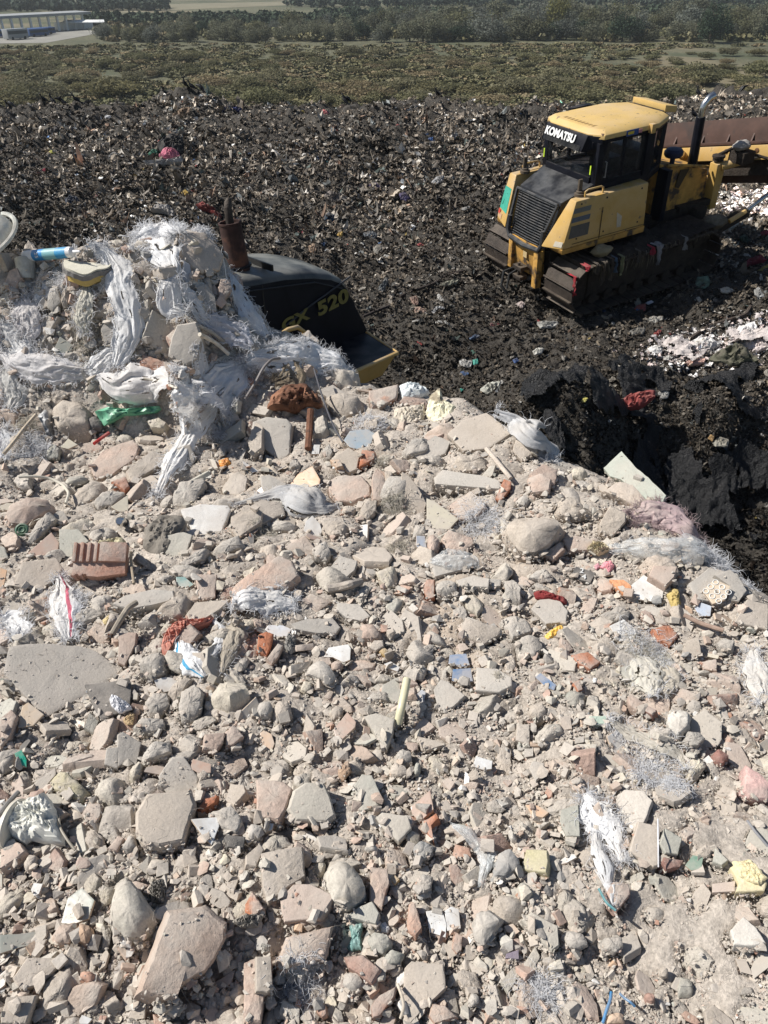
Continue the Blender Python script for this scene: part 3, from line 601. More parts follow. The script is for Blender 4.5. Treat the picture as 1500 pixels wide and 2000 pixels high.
H;stone;3;br3;.4;380,900 400,865 460,870 475,900 440,925;oval orange brick pebble
H;brick;6;tn;.2;1270,280 1480,250 1490,400 1310,530 1280,450;dusty flat block with grit on it at lower left of the middle
H;slab;5;pk6;.2;1365,520 1430,440 1520,440 1640,500 1560,610 1385,630;smooth pentagonal pinkish tile
H;slab;5;tn;.2;1200,300 1270,240 1290,270 1250,360 1200,350;narrow brick edge above the pentagonal tile
H;stone;5;gy;.4;590,270 630,200 660,200 665,260 620,280;grey pebble at the foot of the big square tan block
H;brick;4;pk;.4;520,270 580,200 605,215 570,280;pinkish stub beside the grey pebble
H;slab;3;dg;.3;1095,210 1110,200 1200,210 1190,275 1110,260;dark slate bit right of the white pointed tile
H;stone;5;gy;.4;1195,180 1230,140 1285,150 1270,210 1220,230;rounded gravel stone right of the white pointed tile
H;conc;6;gy;.3;1000,80 1130,60 1190,130 1150,190 1080,160;broken mortar clod right of the white pointed tile
H;stone;4;tn;.4;110,350 140,295 180,300 170,360 130,380;oval tan pebble left of the flat grit patch
H;tile;1;wh;.3;385,1110 400,1080 450,1100 430,1125 390,1125;white tile bit at the bottom edge
H;brick;4;pk;.4;1195,540 1230,470 1290,560 1230,610 1200,600;pointed pink tile between the flat block and the largest brick
H;tile;1;cr;.3;375,360 420,305 435,370 400,380;small pale triangle tile at lower left
H;tile;2;wh;.4;150,470 165,435 210,440 190,490 165,500;white quartz pebble at lower left
I;stone;12;gy3;.35;355,360 370,250 450,195 520,230 575,320 600,400 560,450 470,500 400,450;big boulder with a split across it at the bottom middle
I;brick;8;pk5;.25;110,760 160,620 300,590 415,560 390,700 370,750 200,780 130,790;curved roof tile shard with dusty top at the bottom
I;brick;5;pk;.35;610,250 700,260 710,340 690,400 670,480 605,440;narrow pink brick beside the split boulder
I;brick;5;br3;.45;800,590 815,450 840,435 870,510 885,580 850,630;orange brown brick cone beside the white tile pair
I;tile;1;wh;.3;905,490 990,480 1015,560 1010,630 925,600;left tile of the white pair at the bottom
I;tile;1;wh;.3;1005,490 1040,465 1080,480 1090,580 1020,595;right tile of the white pair at the bottom
I;stone;8;gy;.4;1145,600 1170,490 1240,480 1310,530 1260,620 1210,690 1160,660;large grey angular stone right of the white tile pair
I;stone;6;gy;.45;450,880 470,820 540,810 575,860 550,920 480,925;speckled round pebble at the bottom
I;stone;6;gn;.4;670,740 720,690 790,710 760,770 690,785;smooth oval greenish pebble at the bottom
I;stone;7;gn;.35;585,640 620,595 700,610 725,660 680,730 610,700;olive stone beneath the split boulder
I;brick;7;br4;.3;465,730 570,720 670,800 620,880 560,840 490,790;flat red brick piece under the teal plastic wad
I;brick;7;br4;.4;610,1000 650,940 750,880 740,940 660,1050 620,1060;dark red brick wedge at the bottom edge
I;slab;4;tn;.2;785,1000 790,790 830,755 1000,770 1010,900 900,1000 820,1090 790,1090;broad sandy slab at the bottom edge
I;brick;4;br3;.3;920,1050 940,980 1010,990 1075,1050 950,1091;flat salmon brick at the bottom edge
I;slab;5;gn;.3;470,520 550,460 620,435 660,500 640,560 560,540;grey green slab tip below the split boulder
I;conc;5;gy;.4;840,360 890,280 945,300 930,370 880,400;grey egg-shaped mortar lump above the white pair
I;conc;4;dg2;.4;835,150 880,110 960,140 930,200 870,225;bluish dark stone chip at lower middle
I;stone;4;wh2;.4;580,150 610,125 655,145 640,175 600,170;whitish cobble at lower middle
I;brick;4;br3;.35;1045,190 1060,130 1140,150 1150,200 1070,205;salmon brick corner inside the clear plastic ring
I;brick;3;ye;.4;715,320 735,290 765,320 740,350;yellow pebble beside the narrow pink brick
I;brick;5;br3;.4;320,1030 340,955 370,990 375,1040 350,1055;orange brick drop at the bottom edge
I;slab;1;pu;.3;1330,740 1335,715 1400,695 1400,745;small dark violet tile chip
I;brick;4;br3;.4;1045,690 1060,600 1100,620 1095,700 1070,720;small orange brick under the white pair
I;slab;4;tn;.3;0,730 80,728 90,900 60,925 0,920;pale tan block beside the hollow brick strip
I;stone;5;gy;.3;1130,970 1150,920 1190,940 1190,980 1150,1000;grey pebble in the bottom dust
K;slab;4;gy3;.3;185,400 240,355 380,430 390,540 350,570;oblong worn block with a white rim at the bottom right
K;stone;7;gy;.35;410,500 430,450 520,470 550,530 500,560 430,550;rounded lumpy stone beside the worn block
K;conc;5;gy;.3;610,520 640,490 720,490 735,540 690,575 630,550;flat mortar lump at the bottom right
K;slab;4;wh2;.25;1300,450 1370,380 1440,440 1490,520 1430,540 1320,530;pale pinkish white slab near the right edge of the bottom
K;stone;7;dg3;.35;30,170 60,40 130,15 185,80 180,130 90,180;blue grey lump in the clear plastic ring
K;brick;4;br4;.3;645,250 680,190 760,200 770,260 700,350 660,310;reddish brown cob at the foot of the long fibre sack
K;stone;3;tn;.4;910,680 925,645 970,655 965,705 930,705;round sandy pebble at the bottom right
K;stone;3;br4;.4;835,800 860,780 900,800 890,840 850,830;small dark red brick crumb at the bottom right
K;slab;4;ye4;.2;190,130 210,20 325,25 330,90 320,150 240,140;flat yellowish tile with a yellow tip
K;brick;3;br3;.3;260,215 280,195 300,210 290,235;tiny red brick bit left of the long fibre sack
K;stone;3;or;.3;640,955 650,900 720,890 750,955;sandy orange block at the bottom frame edge
Z;slab;4;tn;.3;873,847 905,820 950,806 1002,843 955,875 905,880;broad tan slab with a thin dark edge lying at the crest of the heap
Z;slab;3;gy;.3;800,885 850,850 880,862 870,885 830,905;grey slab chip just below the foam at the crest
Z;brick;6;tn;.4;1000,880 1010,850 1045,850 1050,880 1020,900;tan block under the edge of the broad crest slab
Z;conc;8;pk3;.45;1255,1090 1285,1083 1320,1090 1330,1120 1300,1135 1262,1125;pale square mortar block above the bright white tile at the right
Z;slab;4;gy;.25;1345,1140 1385,1110 1440,1120 1460,1160 1420,1180 1360,1170;grey torn plate at the right rim beside the ring patterned tile
Z;slab;4;tn;.3;1435,1215 1460,1170 1500,1180 1500,1230;tan slab corner at the right frame edge
Z;conc;7;tn;.35;880,905 900,885 960,890 955,915 900,920;tan clod above the long kerb piece
Z;brick;6;pk;.35;1035,925 1060,905 1090,915 1085,945 1050,950;pinkish cube in the rubble below the crest slab
Z;conc;9;gy;.4;735,955 760,925 800,930 790,975 750,985;angular grey chunk left of the tall wedge slab"""
SMARKS = []     # (short phrase, px, py) landmarks that a label can point at
def short_of(lab):
    for s_ in (' with', ' below', ' beside', ' left ', ' right ', ' under', ' above', ' at ', ' in ', ' next', ' between', ' behind', ' on ', ' near', ' leaning', ' standing', ' that', ' touching', ' before',
               ' by ', ' among', ' lying', ' meeting', ' half ', ' peeping', ' propped', ' overlapping', ' against', ' across', ' from', ' inside', ' to ', ' beneath', ' hanging', ' crossed', ' bridging', ' of the'):
        k = lab.find(s_)
        if k > 0: lab = lab[:k]
    return lab
heroes = []
for li, ln in enumerate(HEROES.strip().split('\n')):
    crop, kind, th, col, f, pts, lab = ln.split(';')
    pp = cpx(crop, [tuple(map(float, a.split(','))) for a in pts.split()]); th = float(th) / 100; f = float(f)
    c = pp.mean(0); heroes.append((kind, th, col, f, pp, lab, li))
def place_hero(h):
    kind, th, col, f, pp, lab, li = h
    c = pp.mean(0); P0, t = hit(c[:1], c[1:], lambda x, y: np.where(inside(x, y), hsamp(x, y, HM0), -9.), .9, 5.6, 900)
    for dy in (8, 16, 26, 38, 54, 74):
        if not np.isfinite(t[0]): t = hit(c[:1], c[1:] + dy, lambda x, y: np.where(inside(x, y), hsamp(x, y, HM0), -9.), .9, 5.6, 900)[1]; P0 = rays(c[:1], c[1:]) * t[:, None]
    if not np.isfinite(t[0]): print('hero misses', lab); return
    P0 = P0[0]; rs = np.random.RandomState(li + 900)
    up = hnormal(P0[:1], P0[1:2])[0]; up = nrm(up * .5 + np.array([0, 0, .5])); cd = nrm(-P0)
    n = nrm((1 - f) * up + f * cd + rs.normal(0, .10, 3) * np.array([1, .6, 0]))
    sz = np.ptp(pp, 0).max() / F * t[0]; th = min(th, sz * .8)
    P0 = P0 * (1 - min(.09, .016 + .42 * th) / max(t[0], 1))
    D = rays(pp[:, 0], pp[:, 1]); W = D * ((n @ P0) / (D @ n))[:, None]
    S_ = np.vstack([W, (W + W.mean(0)) / 2, W.mean(0)[None]]); lo_ = np.percentile(hsamp(S_[:, 0], S_[:, 1]) - S_[:, 2], 72) + .004 + .30 * th * (1 - f)
    if lo_ > 0: W = W * (1 - min(.075, lo_ * 1.15 / max(.35, -nrm(P0)[2]) / t[0]))
    ctr = W.mean(0); fr = frame(n, rs.rand() * 6.28); A = np.array(fr)[:3, :3]; P2 = (W - ctr) @ A
    P2 = P2[:, :2]
    if 0.5 * np.sum(P2[:, 0] * np.roll(P2[:, 1], -1) - np.roll(P2[:, 0], -1) * P2[:, 1]) < 0: P2 = P2[::-1]
    size = max(np.ptp(P2[:, 0]), np.ptp(P2[:, 1]))
    me = piece_mesh(P2, th, kind, li * 13 + 5, size)
    kd = 0 if kind == 'tile' or col in ('dg', 'br', 'br2') else .25; cc = (np.array(PAL[col][0]) * (1 - kd) + kd * np.array(DUST)) * (1 + rs.normal(0, .05))
    o = ob(NAMES[kind], me, color=cc); fr.translation = Vector(ctr - P0 * 0); o.matrix_world = fr
    tag(o, lab, CATS[kind]); stamp(W); SMARKS.append((short_of(lab), c[0], c[1]))
    return o
for h in sorted(heroes, key=lambda h: -np.ptp(h[4], 0).prod()): place_hero(h)

# ---- scattered pieces: individuals
def rand_poly(rs, elong=1.):
    k = rs.randint(4, 8); a = np.sort(rs.rand(k) * .55 + np.arange(k)) / k * 6.283; r = .75 + .25 * rs.rand(k)
    P = np.c_[np.cos(a) * r * elong, np.sin(a) * r]; P /= np.ptp(P, 0).max(); return P - P.mean(0)
TPL = {}
for kind, k, ths in (('conc', 26, (.30, .7)), ('brick', 18, (.25, .5)), ('slab', 14, (.12, .25)), ('tile', 14, (.05, .11)), ('stone', 16, (.5, .8))):
    TPL[kind] = []
    for i in range(k):
        rs = np.random.RandomState(hash((len(kind), i)) % 9999 + i)
        P = rand_poly(rs, 1 + rs.rand() * (.9 if kind != 'stone' else .4)); th = rs.uniform(*ths)
        TPL[kind].append((piece_mesh(P * .1, th * .1, kind, i * 7 + 3, .1), P, th))
def label_near(words_, px, py, marks, used, fallback):
    """words_: phrase for the piece; picks the nearest landmark whose sentence is still free"""
    d = sorted(marks, key=lambda m: (m[1] - px) ** 2 + (m[2] - py) ** 2)
    for adj in ('', 'slightly tilted ', 'dusty ', 'rough '):
        for m_ in d[:9]:
            if m_[1] == px: continue
            dx, dy = px - m_[1], py - m_[2]; far = math.hypot(dx, dy) > 110
            rel = ('right of' if dx > 0 else 'left of') if abs(dx) > abs(dy) else ('below' if dy > 0 else 'above')
            near_ = 'well ' if far else 'just '
            s = adj + words_ + ' ' + near_ + rel + ' the ' + m_[0]
            if s not in used and len(s.split()) <= 16: used.add(s); return s
    return fallback
used_labels = set(h[5] for h in heroes)
cnt = {}
for s_, _, _ in SMARKS: cnt[s_] = cnt.get(s_, 0) + 1
UM = [m_ for m_ in SMARKS if cnt[m_[0]] == 1 and len(m_[0].split()) >= 2]
rs = np.random.RandomState(3)
NIND = dict(conc=200, brick=130, slab=150, tile=85, stone=14); todo = []
colsets = dict(conc=['gy', 'gy', 'tn', 'tn', 'gy3', 'gy3', 'cr'], brick=['pk', 'pk', 'pk5', 'pk5', 'br3', 'br4', 'tn'], slab=['gy', 'tn', 'gy3', 'gn', 'pk6', 'gy2'], tile=['wh', 'or', 'cr', 'gn', 'pk6', 'br3', 'bl3', 'gy3', 'tn', 'dg2'], stone=['gy', 'tn', 'gy3', 'pk5', 'gn', 'gy2'])
for kind, n in NIND.items():
    for _ in range(n): todo.append((kind, {'conc': rs.uniform(34, 78), 'brick': rs.uniform(30, 72), 'slab': rs.uniform(36, 88), 'tile': rs.uniform(22, 56), 'stone': rs.uniform(28, 56)}[kind]))
todo.sort(key=lambda a: -a[1]); ind_n = 0
for kind, pxs in todo:
    for att in range(60):
        px, py = rs.uniform(-25, 1525), rs.uniform(470, 2030)
        if len(todo) and rs.rand() < .22: px, py = rs.uniform(-10, 470), rs.uniform(480, 740)
        if px > 1050 and py > 1600 and rs.rand() < .6: continue
        P, t = hit(np.array([px]), np.array([py]), lambda x, y: np.where(inside(x, y), hsamp(x, y, HM0), -9.), .9, 5.6, 300)
        if not np.isfinite(t[0]): continue
        P = P[0]; s = pxs / F * t[0] * 1.05
        if np.interp(P[0], XE, YE) - P[1] < -.28: continue
        me, P2, th = TPL[kind][rs.randint(len(TPL[kind]))]
        n = nrm(hnormal(P[:1], P[1:2])[0] * .8 + rs.normal(0, .42, 3) * np.array([1, 1, 0]) + [0, 0, .2]); sp = rs.rand() * 6.28
        fr = frame(n, sp); A = np.array(fr)[:3, :3]; sy = rs.uniform(.7, 1.); zs = rs.uniform(.8, 1.25)
        W = np.c_[P2[:, 0] * s, P2[:, 1] * s * sy, np.zeros(len(P2))] @ A.T + P
        if stamp(W, 0) > .05: continue
        W[:, 2] += rs.uniform(-.1, .55) * th * s * zs
        fr.translation = Vector(P + [0, 0, rs.uniform(-.25, .35) * th * s * zs + .004])
        if rs.rand() < .8: stamp(W)
        ck = colsets[kind][rs.randint(len(colsets[kind]))]; cc = (np.array(PAL[ck][0]) * .58 + .42 * np.array(DUST)) * rs.uniform(.88, 1.12)
        o = ob(NAMES[kind], me, color=cc); o.matrix_world = fr @ Matrix.Diagonal((s * 10, s * 10 * sy, s * 10 * zs, 1))
        szw = 'larger' if pxs > 62 else 'middling' if pxs > 44 else 'small'
        shp = {'conc': ['lumpy', 'angular', 'blocky'], 'brick': ['broken', 'squared', 'chipped'], 'slab': ['flat', 'thin', 'broken flat'], 'tile': ['thin', 'sharp', 'flat'], 'stone': ['rounded', 'smooth', 'oval']}[kind][rs.randint(3)]
        noun = {'conc': 'mortar piece', 'brick': 'brick piece', 'slab': 'slab flake', 'tile': 'tile sherd', 'stone': 'pebble'}[kind]
        lab = label_near(f'{szw} {shp} {PAL[ck][1]} {noun}', px, py, UM, used_labels, f'{szw} {shp} {PAL[ck][1]} {noun} in the rubble heap')
        tag(o, lab, CATS[kind], 'loose rubble on the heap'); ind_n += 1; break
print('individual rubble', ind_n)

# ---- the uncountable: broken bits and crumbs
def hull_templates(k, npt, seed):
    out = []; r_ = np.random.RandomState(seed)
    for i in range(k):
        bm = bmesh.new(); sc = np.array([1, r_.uniform(.55, .95), r_.uniform(.15, .6)]); P = nrm(r_.normal(size=(npt, 3))) * r_.uniform(.8, 1, (npt, 1))
        if i % 3 == 0: P = np.sign(r_.normal(size=(npt, 3))) * r_.uniform(.7, 1, (npt, 3)) * .75; 
        vs = [bm.verts.new(p) for p in P * sc * .5]
        g = bmesh.ops.convex_hull(bm, input=vs); bmesh.ops.delete(bm, geom=[v for v in bm.verts if not v.link_faces], context='VERTS')
        bmesh.ops.triangulate(bm, faces=bm.faces); bm.verts.index_update()
        out.append((np.array([v.co[:] for v in bm.verts]), np.array([[v.index for v in f.verts] for f in bm.faces]))); bm.free()
    return out
def rot_from(n, spin):
    n = nrm(n); a = np.stack([np.cos(spin), np.sin(spin), 0 * spin], -1); x = nrm(a - n * np.sum(a * n, -1, keepdims=True)); y = np.cross(n, x)
    return np.stack([x, y, n], -1)
def scatter_mesh(name, tpl, P, size, Rm, col, mat_):
    Vs, Fs, Cs = [], [], []; off = 0; which = np.random.RandomState(5).randint(0, len(tpl), len(P))
    for k, (v, f) in enumerate(tpl):
        i = np.where(which == k)[0]
        if not len(i): continue
        X = np.einsum('nij,vj->nvi', Rm[i], v) * size[i][:, None, None] + P[i][:, None, :]
        Vs.append(X.reshape(-1, 3)); Fs.append((f[None] + (np.arange(len(i)) * len(v))[:, None, None] + off).reshape(-1, 3)); off += len(i) * len(v)
        Cs.append(np.repeat(col[i], len(f), 0))
    return npmesh(name, np.vstack(Vs), [np.vstack(Fs)], [mat_], np.vstack(Cs))
PALW = [('gy', 10), ('tn', 10), ('gy3', 7), ('pk5', 4), ('pk', 2), ('br3', .6), ('br', .5), ('br4', .5), ('cr', 1.6), ('wh2', 1.3), ('wh', .7), ('gn', .8), ('gy2', 3), ('or', .3), ('dg2', .4)]
pw = np.array([b for _, b in PALW]); pw = pw / pw.sum(); pc = np.array([PAL[a][0] for a, _ in PALW])
def dusty(x, y):
    q = proj(np.stack([x, y, hfn(x, y)], -1)); a = sstep(980, 1250, q[:, 0]) * sstep(1560, 1820, q[:, 1]); b = np.exp(-((q[:, 0] - 300) / 200) ** 2 - ((q[:, 1] - 1490) / 90) ** 2); c = np.exp(-((q[:, 0] - 1330) / 170) ** 2 - ((q[:, 1] - 1540) / 190) ** 2)
    return np.clip(a + .8 * b + .6 * c + .5 * fbm(xy3(x * 2.2, y * 2.2), 3, 63) * sstep(1150, 1450, q[:, 1]), 0, 1)
def bits(name, n, lo, hi, power, seed, npt, lift, kt=22, dens='px', mask=.0, label=None):
    r_ = np.random.RandomState(seed); a, b = [], []
    n0 = int(n * 1.5); px = r_.uniform(-260, 1760, n0); py = r_.uniform(440, 2230, n0) if dens == 'px' else r_.uniform(470, 760, n0)
    if dens == 'face': px = r_.uniform(-200, 520, n0)
    if dens == 'plan':
        P = np.c_[r_.uniform(-2.9, 2.6, n0), r_.uniform(-.8, 4.2, n0), np.zeros(n0)]; P[:, 2] = hfn(P[:, 0], P[:, 1]); q = proj(P); P = P[((q[:, 0] < -200) | (q[:, 0] > 1700) | (q[:, 1] > 2170) | (P @ FW < .5)) & (P[:, 2] > -3.2)]; t = np.ones(len(P))
    else: P, t = hit(px, py, hfn, .8, 5.6, 460)
    ok = np.isfinite(t); P = P[ok]; t = t[ok]
    ok = (np.interp(P[:, 0], XE, YE) - P[:, 1]) > (-.55 if dens != 'plan' else -1.1); P = P[ok]; t = t[ok]
    P[:, 2] = hfn(P[:, 0], P[:, 1]); dl = dusty(P[:, 0], P[:, 1]); k = r_.rand(len(P)) > dl * (.8 if hi > .03 else .35 if hi > .01 else 0.); P, t = P[k], t[k]
    occ = OCC[np.clip(((P[:, 1] - HY0) / HC).astype(int), 0, len(gy) - 1), np.clip(((P[:, 0] - HX0) / HC).astype(int), 0, len(gx) - 1)] > 0
    P = P[(~occ) | (r_.rand(len(P)) < mask)][:n]; m_ = len(P)
    s = lo * (hi / lo) ** (r_.rand(m_) ** power)
    nn = nrm(hnormal(P[:, 0], P[:, 1]) + r_.normal(0, .45, (m_, 3))); R3 = rot_from(nn, r_.rand(m_) * 6.28)
    P = P + np.c_[np.zeros(m_), np.zeros(m_), s * lift * (r_.uniform(-.6, .9, m_) - .75 * dusty(P[:, 0], P[:, 1]))]
    # colour patches: dustier here, pinker there
    pat = fbm(xy3(P[:, 0] * 1.7, P[:, 1] * 1.7), 2, 61); ci = r_.choice(len(pc), m_, p=pw); col = pc[ci] * r_.uniform(.82, 1.15, (m_, 1))
    k = r_.beta(1.3, 1.3, (m_, 1)) * (.85 + .15 * (s < .012))[:, None]; col = col * (1 - k) + k * np.array(DUST) * r_.uniform(.95, 1.12, (m_, 1))
    col = np.clip(col, 0, .85)
    me = scatter_mesh(name, hull_templates(kt, npt, seed), P, s, R3, col, M['grit'])
    return tag(ob(name, me), label, None, None, 'stuff')
bits('broken_masonry_rubble', 30000, .010, .048, 1.9, 71, 16, .40, 40, 'px', .02, 'uncountable small broken masonry bits filling the heap')
bits('broken_masonry_face', 2600, .02, .075, 1.4, 74, 13, .6, 30, 'face', .02, 'jumbled broken masonry in the steep face of the heap')
bits('outlying_broken_masonry', 14000, .014, .11, 2.2, 75, 16, .3, 30, 'plan', .02, 'broken masonry on the flanks of the heap')
bits('rubble_gravel', 85000, .005, .016, 1.4, 72, 11, .35, 24, 'px', .05, 'fine gravel and crumbs between the larger rubble')
bits('rubble_dust_crumbs', 120000, .0018, .0055, 1.2, 73, 7, .3, 12, 'px', .22, 'tiny crumbs and dust grains strewn over the heap')

# ---- the dusty ground of the heap
sx = np.arange(HX0, HX1, .012); sy = np.arange(HY0, HY1, .012); SX, SY = np.meshgrid(sx, sy)
SZ = hsamp(SX, SY, HM0) - .026 * hsamp(SX, SY, np.minimum(OCC, 1).astype(float)) + .013 * fbm(xy3(SX * 22, SY * 22), 4, 25, .6) + .004 * fbm(xy3(SX * 90, SY * 90), 2, 26)
def grid_mesh(name, X, Y, Z, mats, smooth=True, col=None):
    ny, nx = X.shape; idx = np.arange(ny * nx).reshape(ny, nx)
    Q = np.stack([idx[:-1, :-1], idx[:-1, 1:], idx[1:, 1:], idx[1:, :-1]], -1).reshape(-1, 4)
    return npmesh(name, np.stack([X, Y, Z], -1).reshape(-1, 3), [Q], mats, smooth=smooth, col=col)
tag(ob('ground_of_rubble', grid_mesh('ground_of_rubble', SX, SY, SZ, [M['soil']])), 'dusty soil body of the rubble heap', None, None, 'structure')
# ================================================================ SACKS, FIBRES AND ODD THINGS ON THE HEAP
def on_heap(pp, lift=.01):
    P, t = hit(pp[:, 0], pp[:, 1], hfn, .9, 5.6, 600)
    for dy in (8, 16, 26, 38, 54, 74):
        b_ = ~np.isfinite(t)
        if b_.any(): t[b_] = hit(pp[b_, 0], pp[b_, 1] + dy, hfn, .9, 5.6, 600)[1]
    ok = np.isfinite(t)
    if not ok.any(): return None, None
    tt = np.interp(np.arange(len(t)), np.where(ok)[0], t[ok]); P = rays(pp[:, 0], pp[:, 1]) * tt[:, None]
    P = P * (1 - lift / tt)[:, None]; return P, tt
def resample(P, n):
    d = np.r_[0, np.cumsum(np.linalg.norm(np.diff(P, axis=0), axis=1))]; u = np.linspace(0, d[-1], n)
    Q = np.stack([np.interp(u, d, P[:, k]) for k in range(P.shape[1])], -1)
    for _ in range(2): Q[1:-1] = .5 * Q[1:-1] + .25 * (Q[:-2] + Q[2:])
    return Q
def strands(name, roots, dirs, length, r_, mat_, color, parent=None, curl=.5, rad=.0007, seg=7, droop=.25):
    """thin three-sided threads growing from roots along dirs"""
    n = len(roots); rad = rad * float(np.clip(np.median(np.linalg.norm(roots, axis=1)) / 3.9, .42, 1)); curl *= .62; L_ = (length * r_.uniform(.35, 1.15, n))[:, None] / seg
    P = [roots]; d = nrm(dirs); ax = nrm(r_.normal(size=(n, 3)))
    for k in range(seg):
        d = nrm(d + curl * np.cross(ax, d) * .55 + curl * .35 * r_.normal(size=(n, 3)) + np.array([0, 0, -droop * .25])); P.append(P[-1] + d * L_)
    P = np.stack(P, 1); 
    P[..., 2] = np.maximum(P[..., 2], hfn(P[..., 0], P[..., 1]) + .002)
    T = nrm(np.gradient(P, axis=1)); a = nrm(np.cross(T, np.array([.3, .2, .93]))); b = np.cross(T, a)
    rr = rad * np.linspace(1, .5, seg + 1)[None, :, None] * r_.uniform(.7, 1.4, (n, 1, 1))
    V = np.stack([P + rr * (a * math.cos(q) + b * math.sin(q)) for q in (0, 2.094, 4.189)], 2)   # n, seg+1, 3, 3
    base = (np.arange(n) * (seg + 1) * 3)[:, None, None]; s_ = (np.arange(seg) * 3)[None, :, None]; k = np.arange(3)[None, None, :]; k2 = (k + 1) % 3
    Q = np.stack([base + s_ + k, base + s_ + k2, base + s_ + 3 + k2, base + s_ + 3 + k], -1).reshape(-1, 4)
    return ob(name, npmesh(name, V.reshape(-1, 3), [Q], [mat_], smooth=True), parent, color=color)
def sack(crop, pts, label, color=(.70, .70, .70), seed=1, fibres=400, flen=.05, bulge=.24, name='torn_sack', cat='sack', mat_='sack', lift=.012, pleat=9, stripe=None, fcol=None, frough=1., rad=.0012):
    r_ = np.random.RandomState(seed); fibres = int(fibres * (.9 if seed in (12, 43, 10) else .5)); flen = flen * .85; A = np.array(pts, float); pp = cpx(crop, A[:, :2]); wpx = A[:, 2] / CROPS[crop][2]
    P, t = on_heap(pp, lift)
    if P is None: print('sack misses', label); return
    W = 1.18 * wpx / F * t; nu, nv = 90, 44; S = resample(np.c_[P, W], nu); P = S[:, :3]; W = S[:, 3]
    T = nrm(np.gradient(P, axis=0)); nn = nrm(hnormal(P[:, 0], P[:, 1]) + .6 * nrm(-P)); sd = nrm(np.cross(T, nn)); nn = np.cross(sd, T)
    u = np.linspace(0, 1, nu)[:, None]; v = np.linspace(-1, 1, nv)[None]
    ph = r_.rand() * 6; ends = np.minimum(1, .35 + 2.4 * np.minimum(u, 1 - u))
    edge = 1 + .28 * fbm(np.stack(np.broadcast_arrays(u * 11, v * 0 + np.sign(v) * 3., u * 0 + seed), -1), 3, seed)
    lat = v * W[:, None] * edge * ends
    h = bulge * W[:, None] * ends * (1 - v ** 2) ** .6
    warp = fbm(np.stack(np.broadcast_arrays(u * 4, v * 1.6, u * 0 + seed * 1.7), -1), 3, seed + 2)
    pm = np.clip(.5 + 1.2 * fbm(np.stack(np.broadcast_arrays(u * 3, v * 1.2, u * 0 + seed * 2.2), -1), 2, seed + 6), 0, 1)
    h = h + W[:, None] * pm * (.08 * np.sin(v * pleat * .7 + ph + 7 * warp + 3 * u) + .05 * np.sin(v * pleat * 1.5 + 11 * warp + 7 * u)) * (1 - .5 * v ** 2)
    asp = float(np.linalg.norm(np.diff(P, axis=0), axis=1).sum() / W.mean())
    h = h + W[:, None] * .17 * fbm(np.stack(np.broadcast_arrays(u * asp * .5, v * 1.4, u * 0 + seed), -1) + warp[..., None] * .8, 4, seed + 5, .6, ridge=True)
    X = P[:, None] + sd[:, None] * lat[..., None] + nn[:, None] * h[..., None] + T[:, None] * (W[:, None] * .25 * warp)[..., None]
    X[..., 2] = np.maximum(X[..., 2], hfn(X[..., 0], X[..., 1]) + .0025 + .002 * (1 - np.abs(v)))
    idx = np.arange(nu * nv).reshape(nu, nv); Q = np.stack([idx[:-1, :-1], idx[:-1, 1:], idx[1:, 1:], idx[1:, :-1]], -1)
    keep = np.ones(Q.shape[:2], bool); hol = fbm(np.stack(np.broadcast_arrays(u * 9, v * 6, u * 0 + seed * 3.1), -1), 2, seed + 9)[:-1, :-1]
    keep &= ~((hol > .52) | ((np.abs(v[:, :-1]) > .86) & (hol > .15)) | ((np.minimum(u[:-1], 1 - u[:-1]) < .03) & (hol > 0)))
    Q = Q[keep]; me = npmesh(name, X.reshape(-1, 3), [Q], [M[mat_]] + ([mat('printed_stripe_' + name, stripe[0], .7, var=.1, bump=.3, bscale=200, trans=.2)] if stripe else []), smooth=True,
                             midx=(np.where(np.abs(np.broadcast_to(v[:, :-1], keep.shape)[keep] - stripe[1]) < stripe[2], 1, 0) if stripe else None))
    o = tag(ob(name, me, color=color), label, cat); SMARKS.append((short_of(label), pp[:, 0].mean(), pp[:, 1].mean()))
    if fibres:
        iu = r_.randint(0, nu, fibres); side = np.sign(r_.normal(size=fibres)); where = r_.rand(fibres) < .85
        iv = np.where(where, np.where(side > 0, nv - 2, 1), r_.randint(2, nv - 2, fibres)); e_ = r_.rand(fibres) < .38; iu = np.where(e_, np.where(r_.rand(fibres) < .5, 1, nu - 2), iu)
        roots = X[iu, iv]; dirs = sd[iu] * side[:, None] * .8 + nn[iu] * r_.uniform(.1, .9, (fibres, 1)) + T[iu] * r_.normal(0, .6, (fibres, 1))
        strands('frayed_fringe', roots, dirs, flen, r_, M['fibre'], fcol or (.90, .90, .91), o, .8 * frough, rad)
    return o
def tuft(crop, x, y, wpx, n, label, color=(.80, .80, .82), seed=1, flen=None, up=.35, name='fibre_tuft', spread=1.3, rad=.0011, cat='fibre tuft'):
    r_ = np.random.RandomState(seed); n = int(n * 1.15); pp = cpx(crop, [[x, y]]); P, t = on_heap(pp, .006)
    if P is None: return
    W = wpx / CROPS[crop][2] / F * t[0]; q = r_.normal(0, .45, (n, 2)) * W; roots = P[0] + np.c_[q[:, 0], q[:, 1], np.zeros(n)]
    roots[:, 2] = hfn(roots[:, 0], roots[:, 1]) + .003
    dirs = np.c_[q / W * spread + r_.normal(0, .6, (n, 2)), np.full(n, up)]
    o = strands(name, roots, dirs, flen or W * 1.1, r_, M['fibre'], color, None, 1., rad, 8, .7); SMARKS.append((short_of(label), pp[0, 0], pp[0, 1]))
    return tag(o, label, cat)
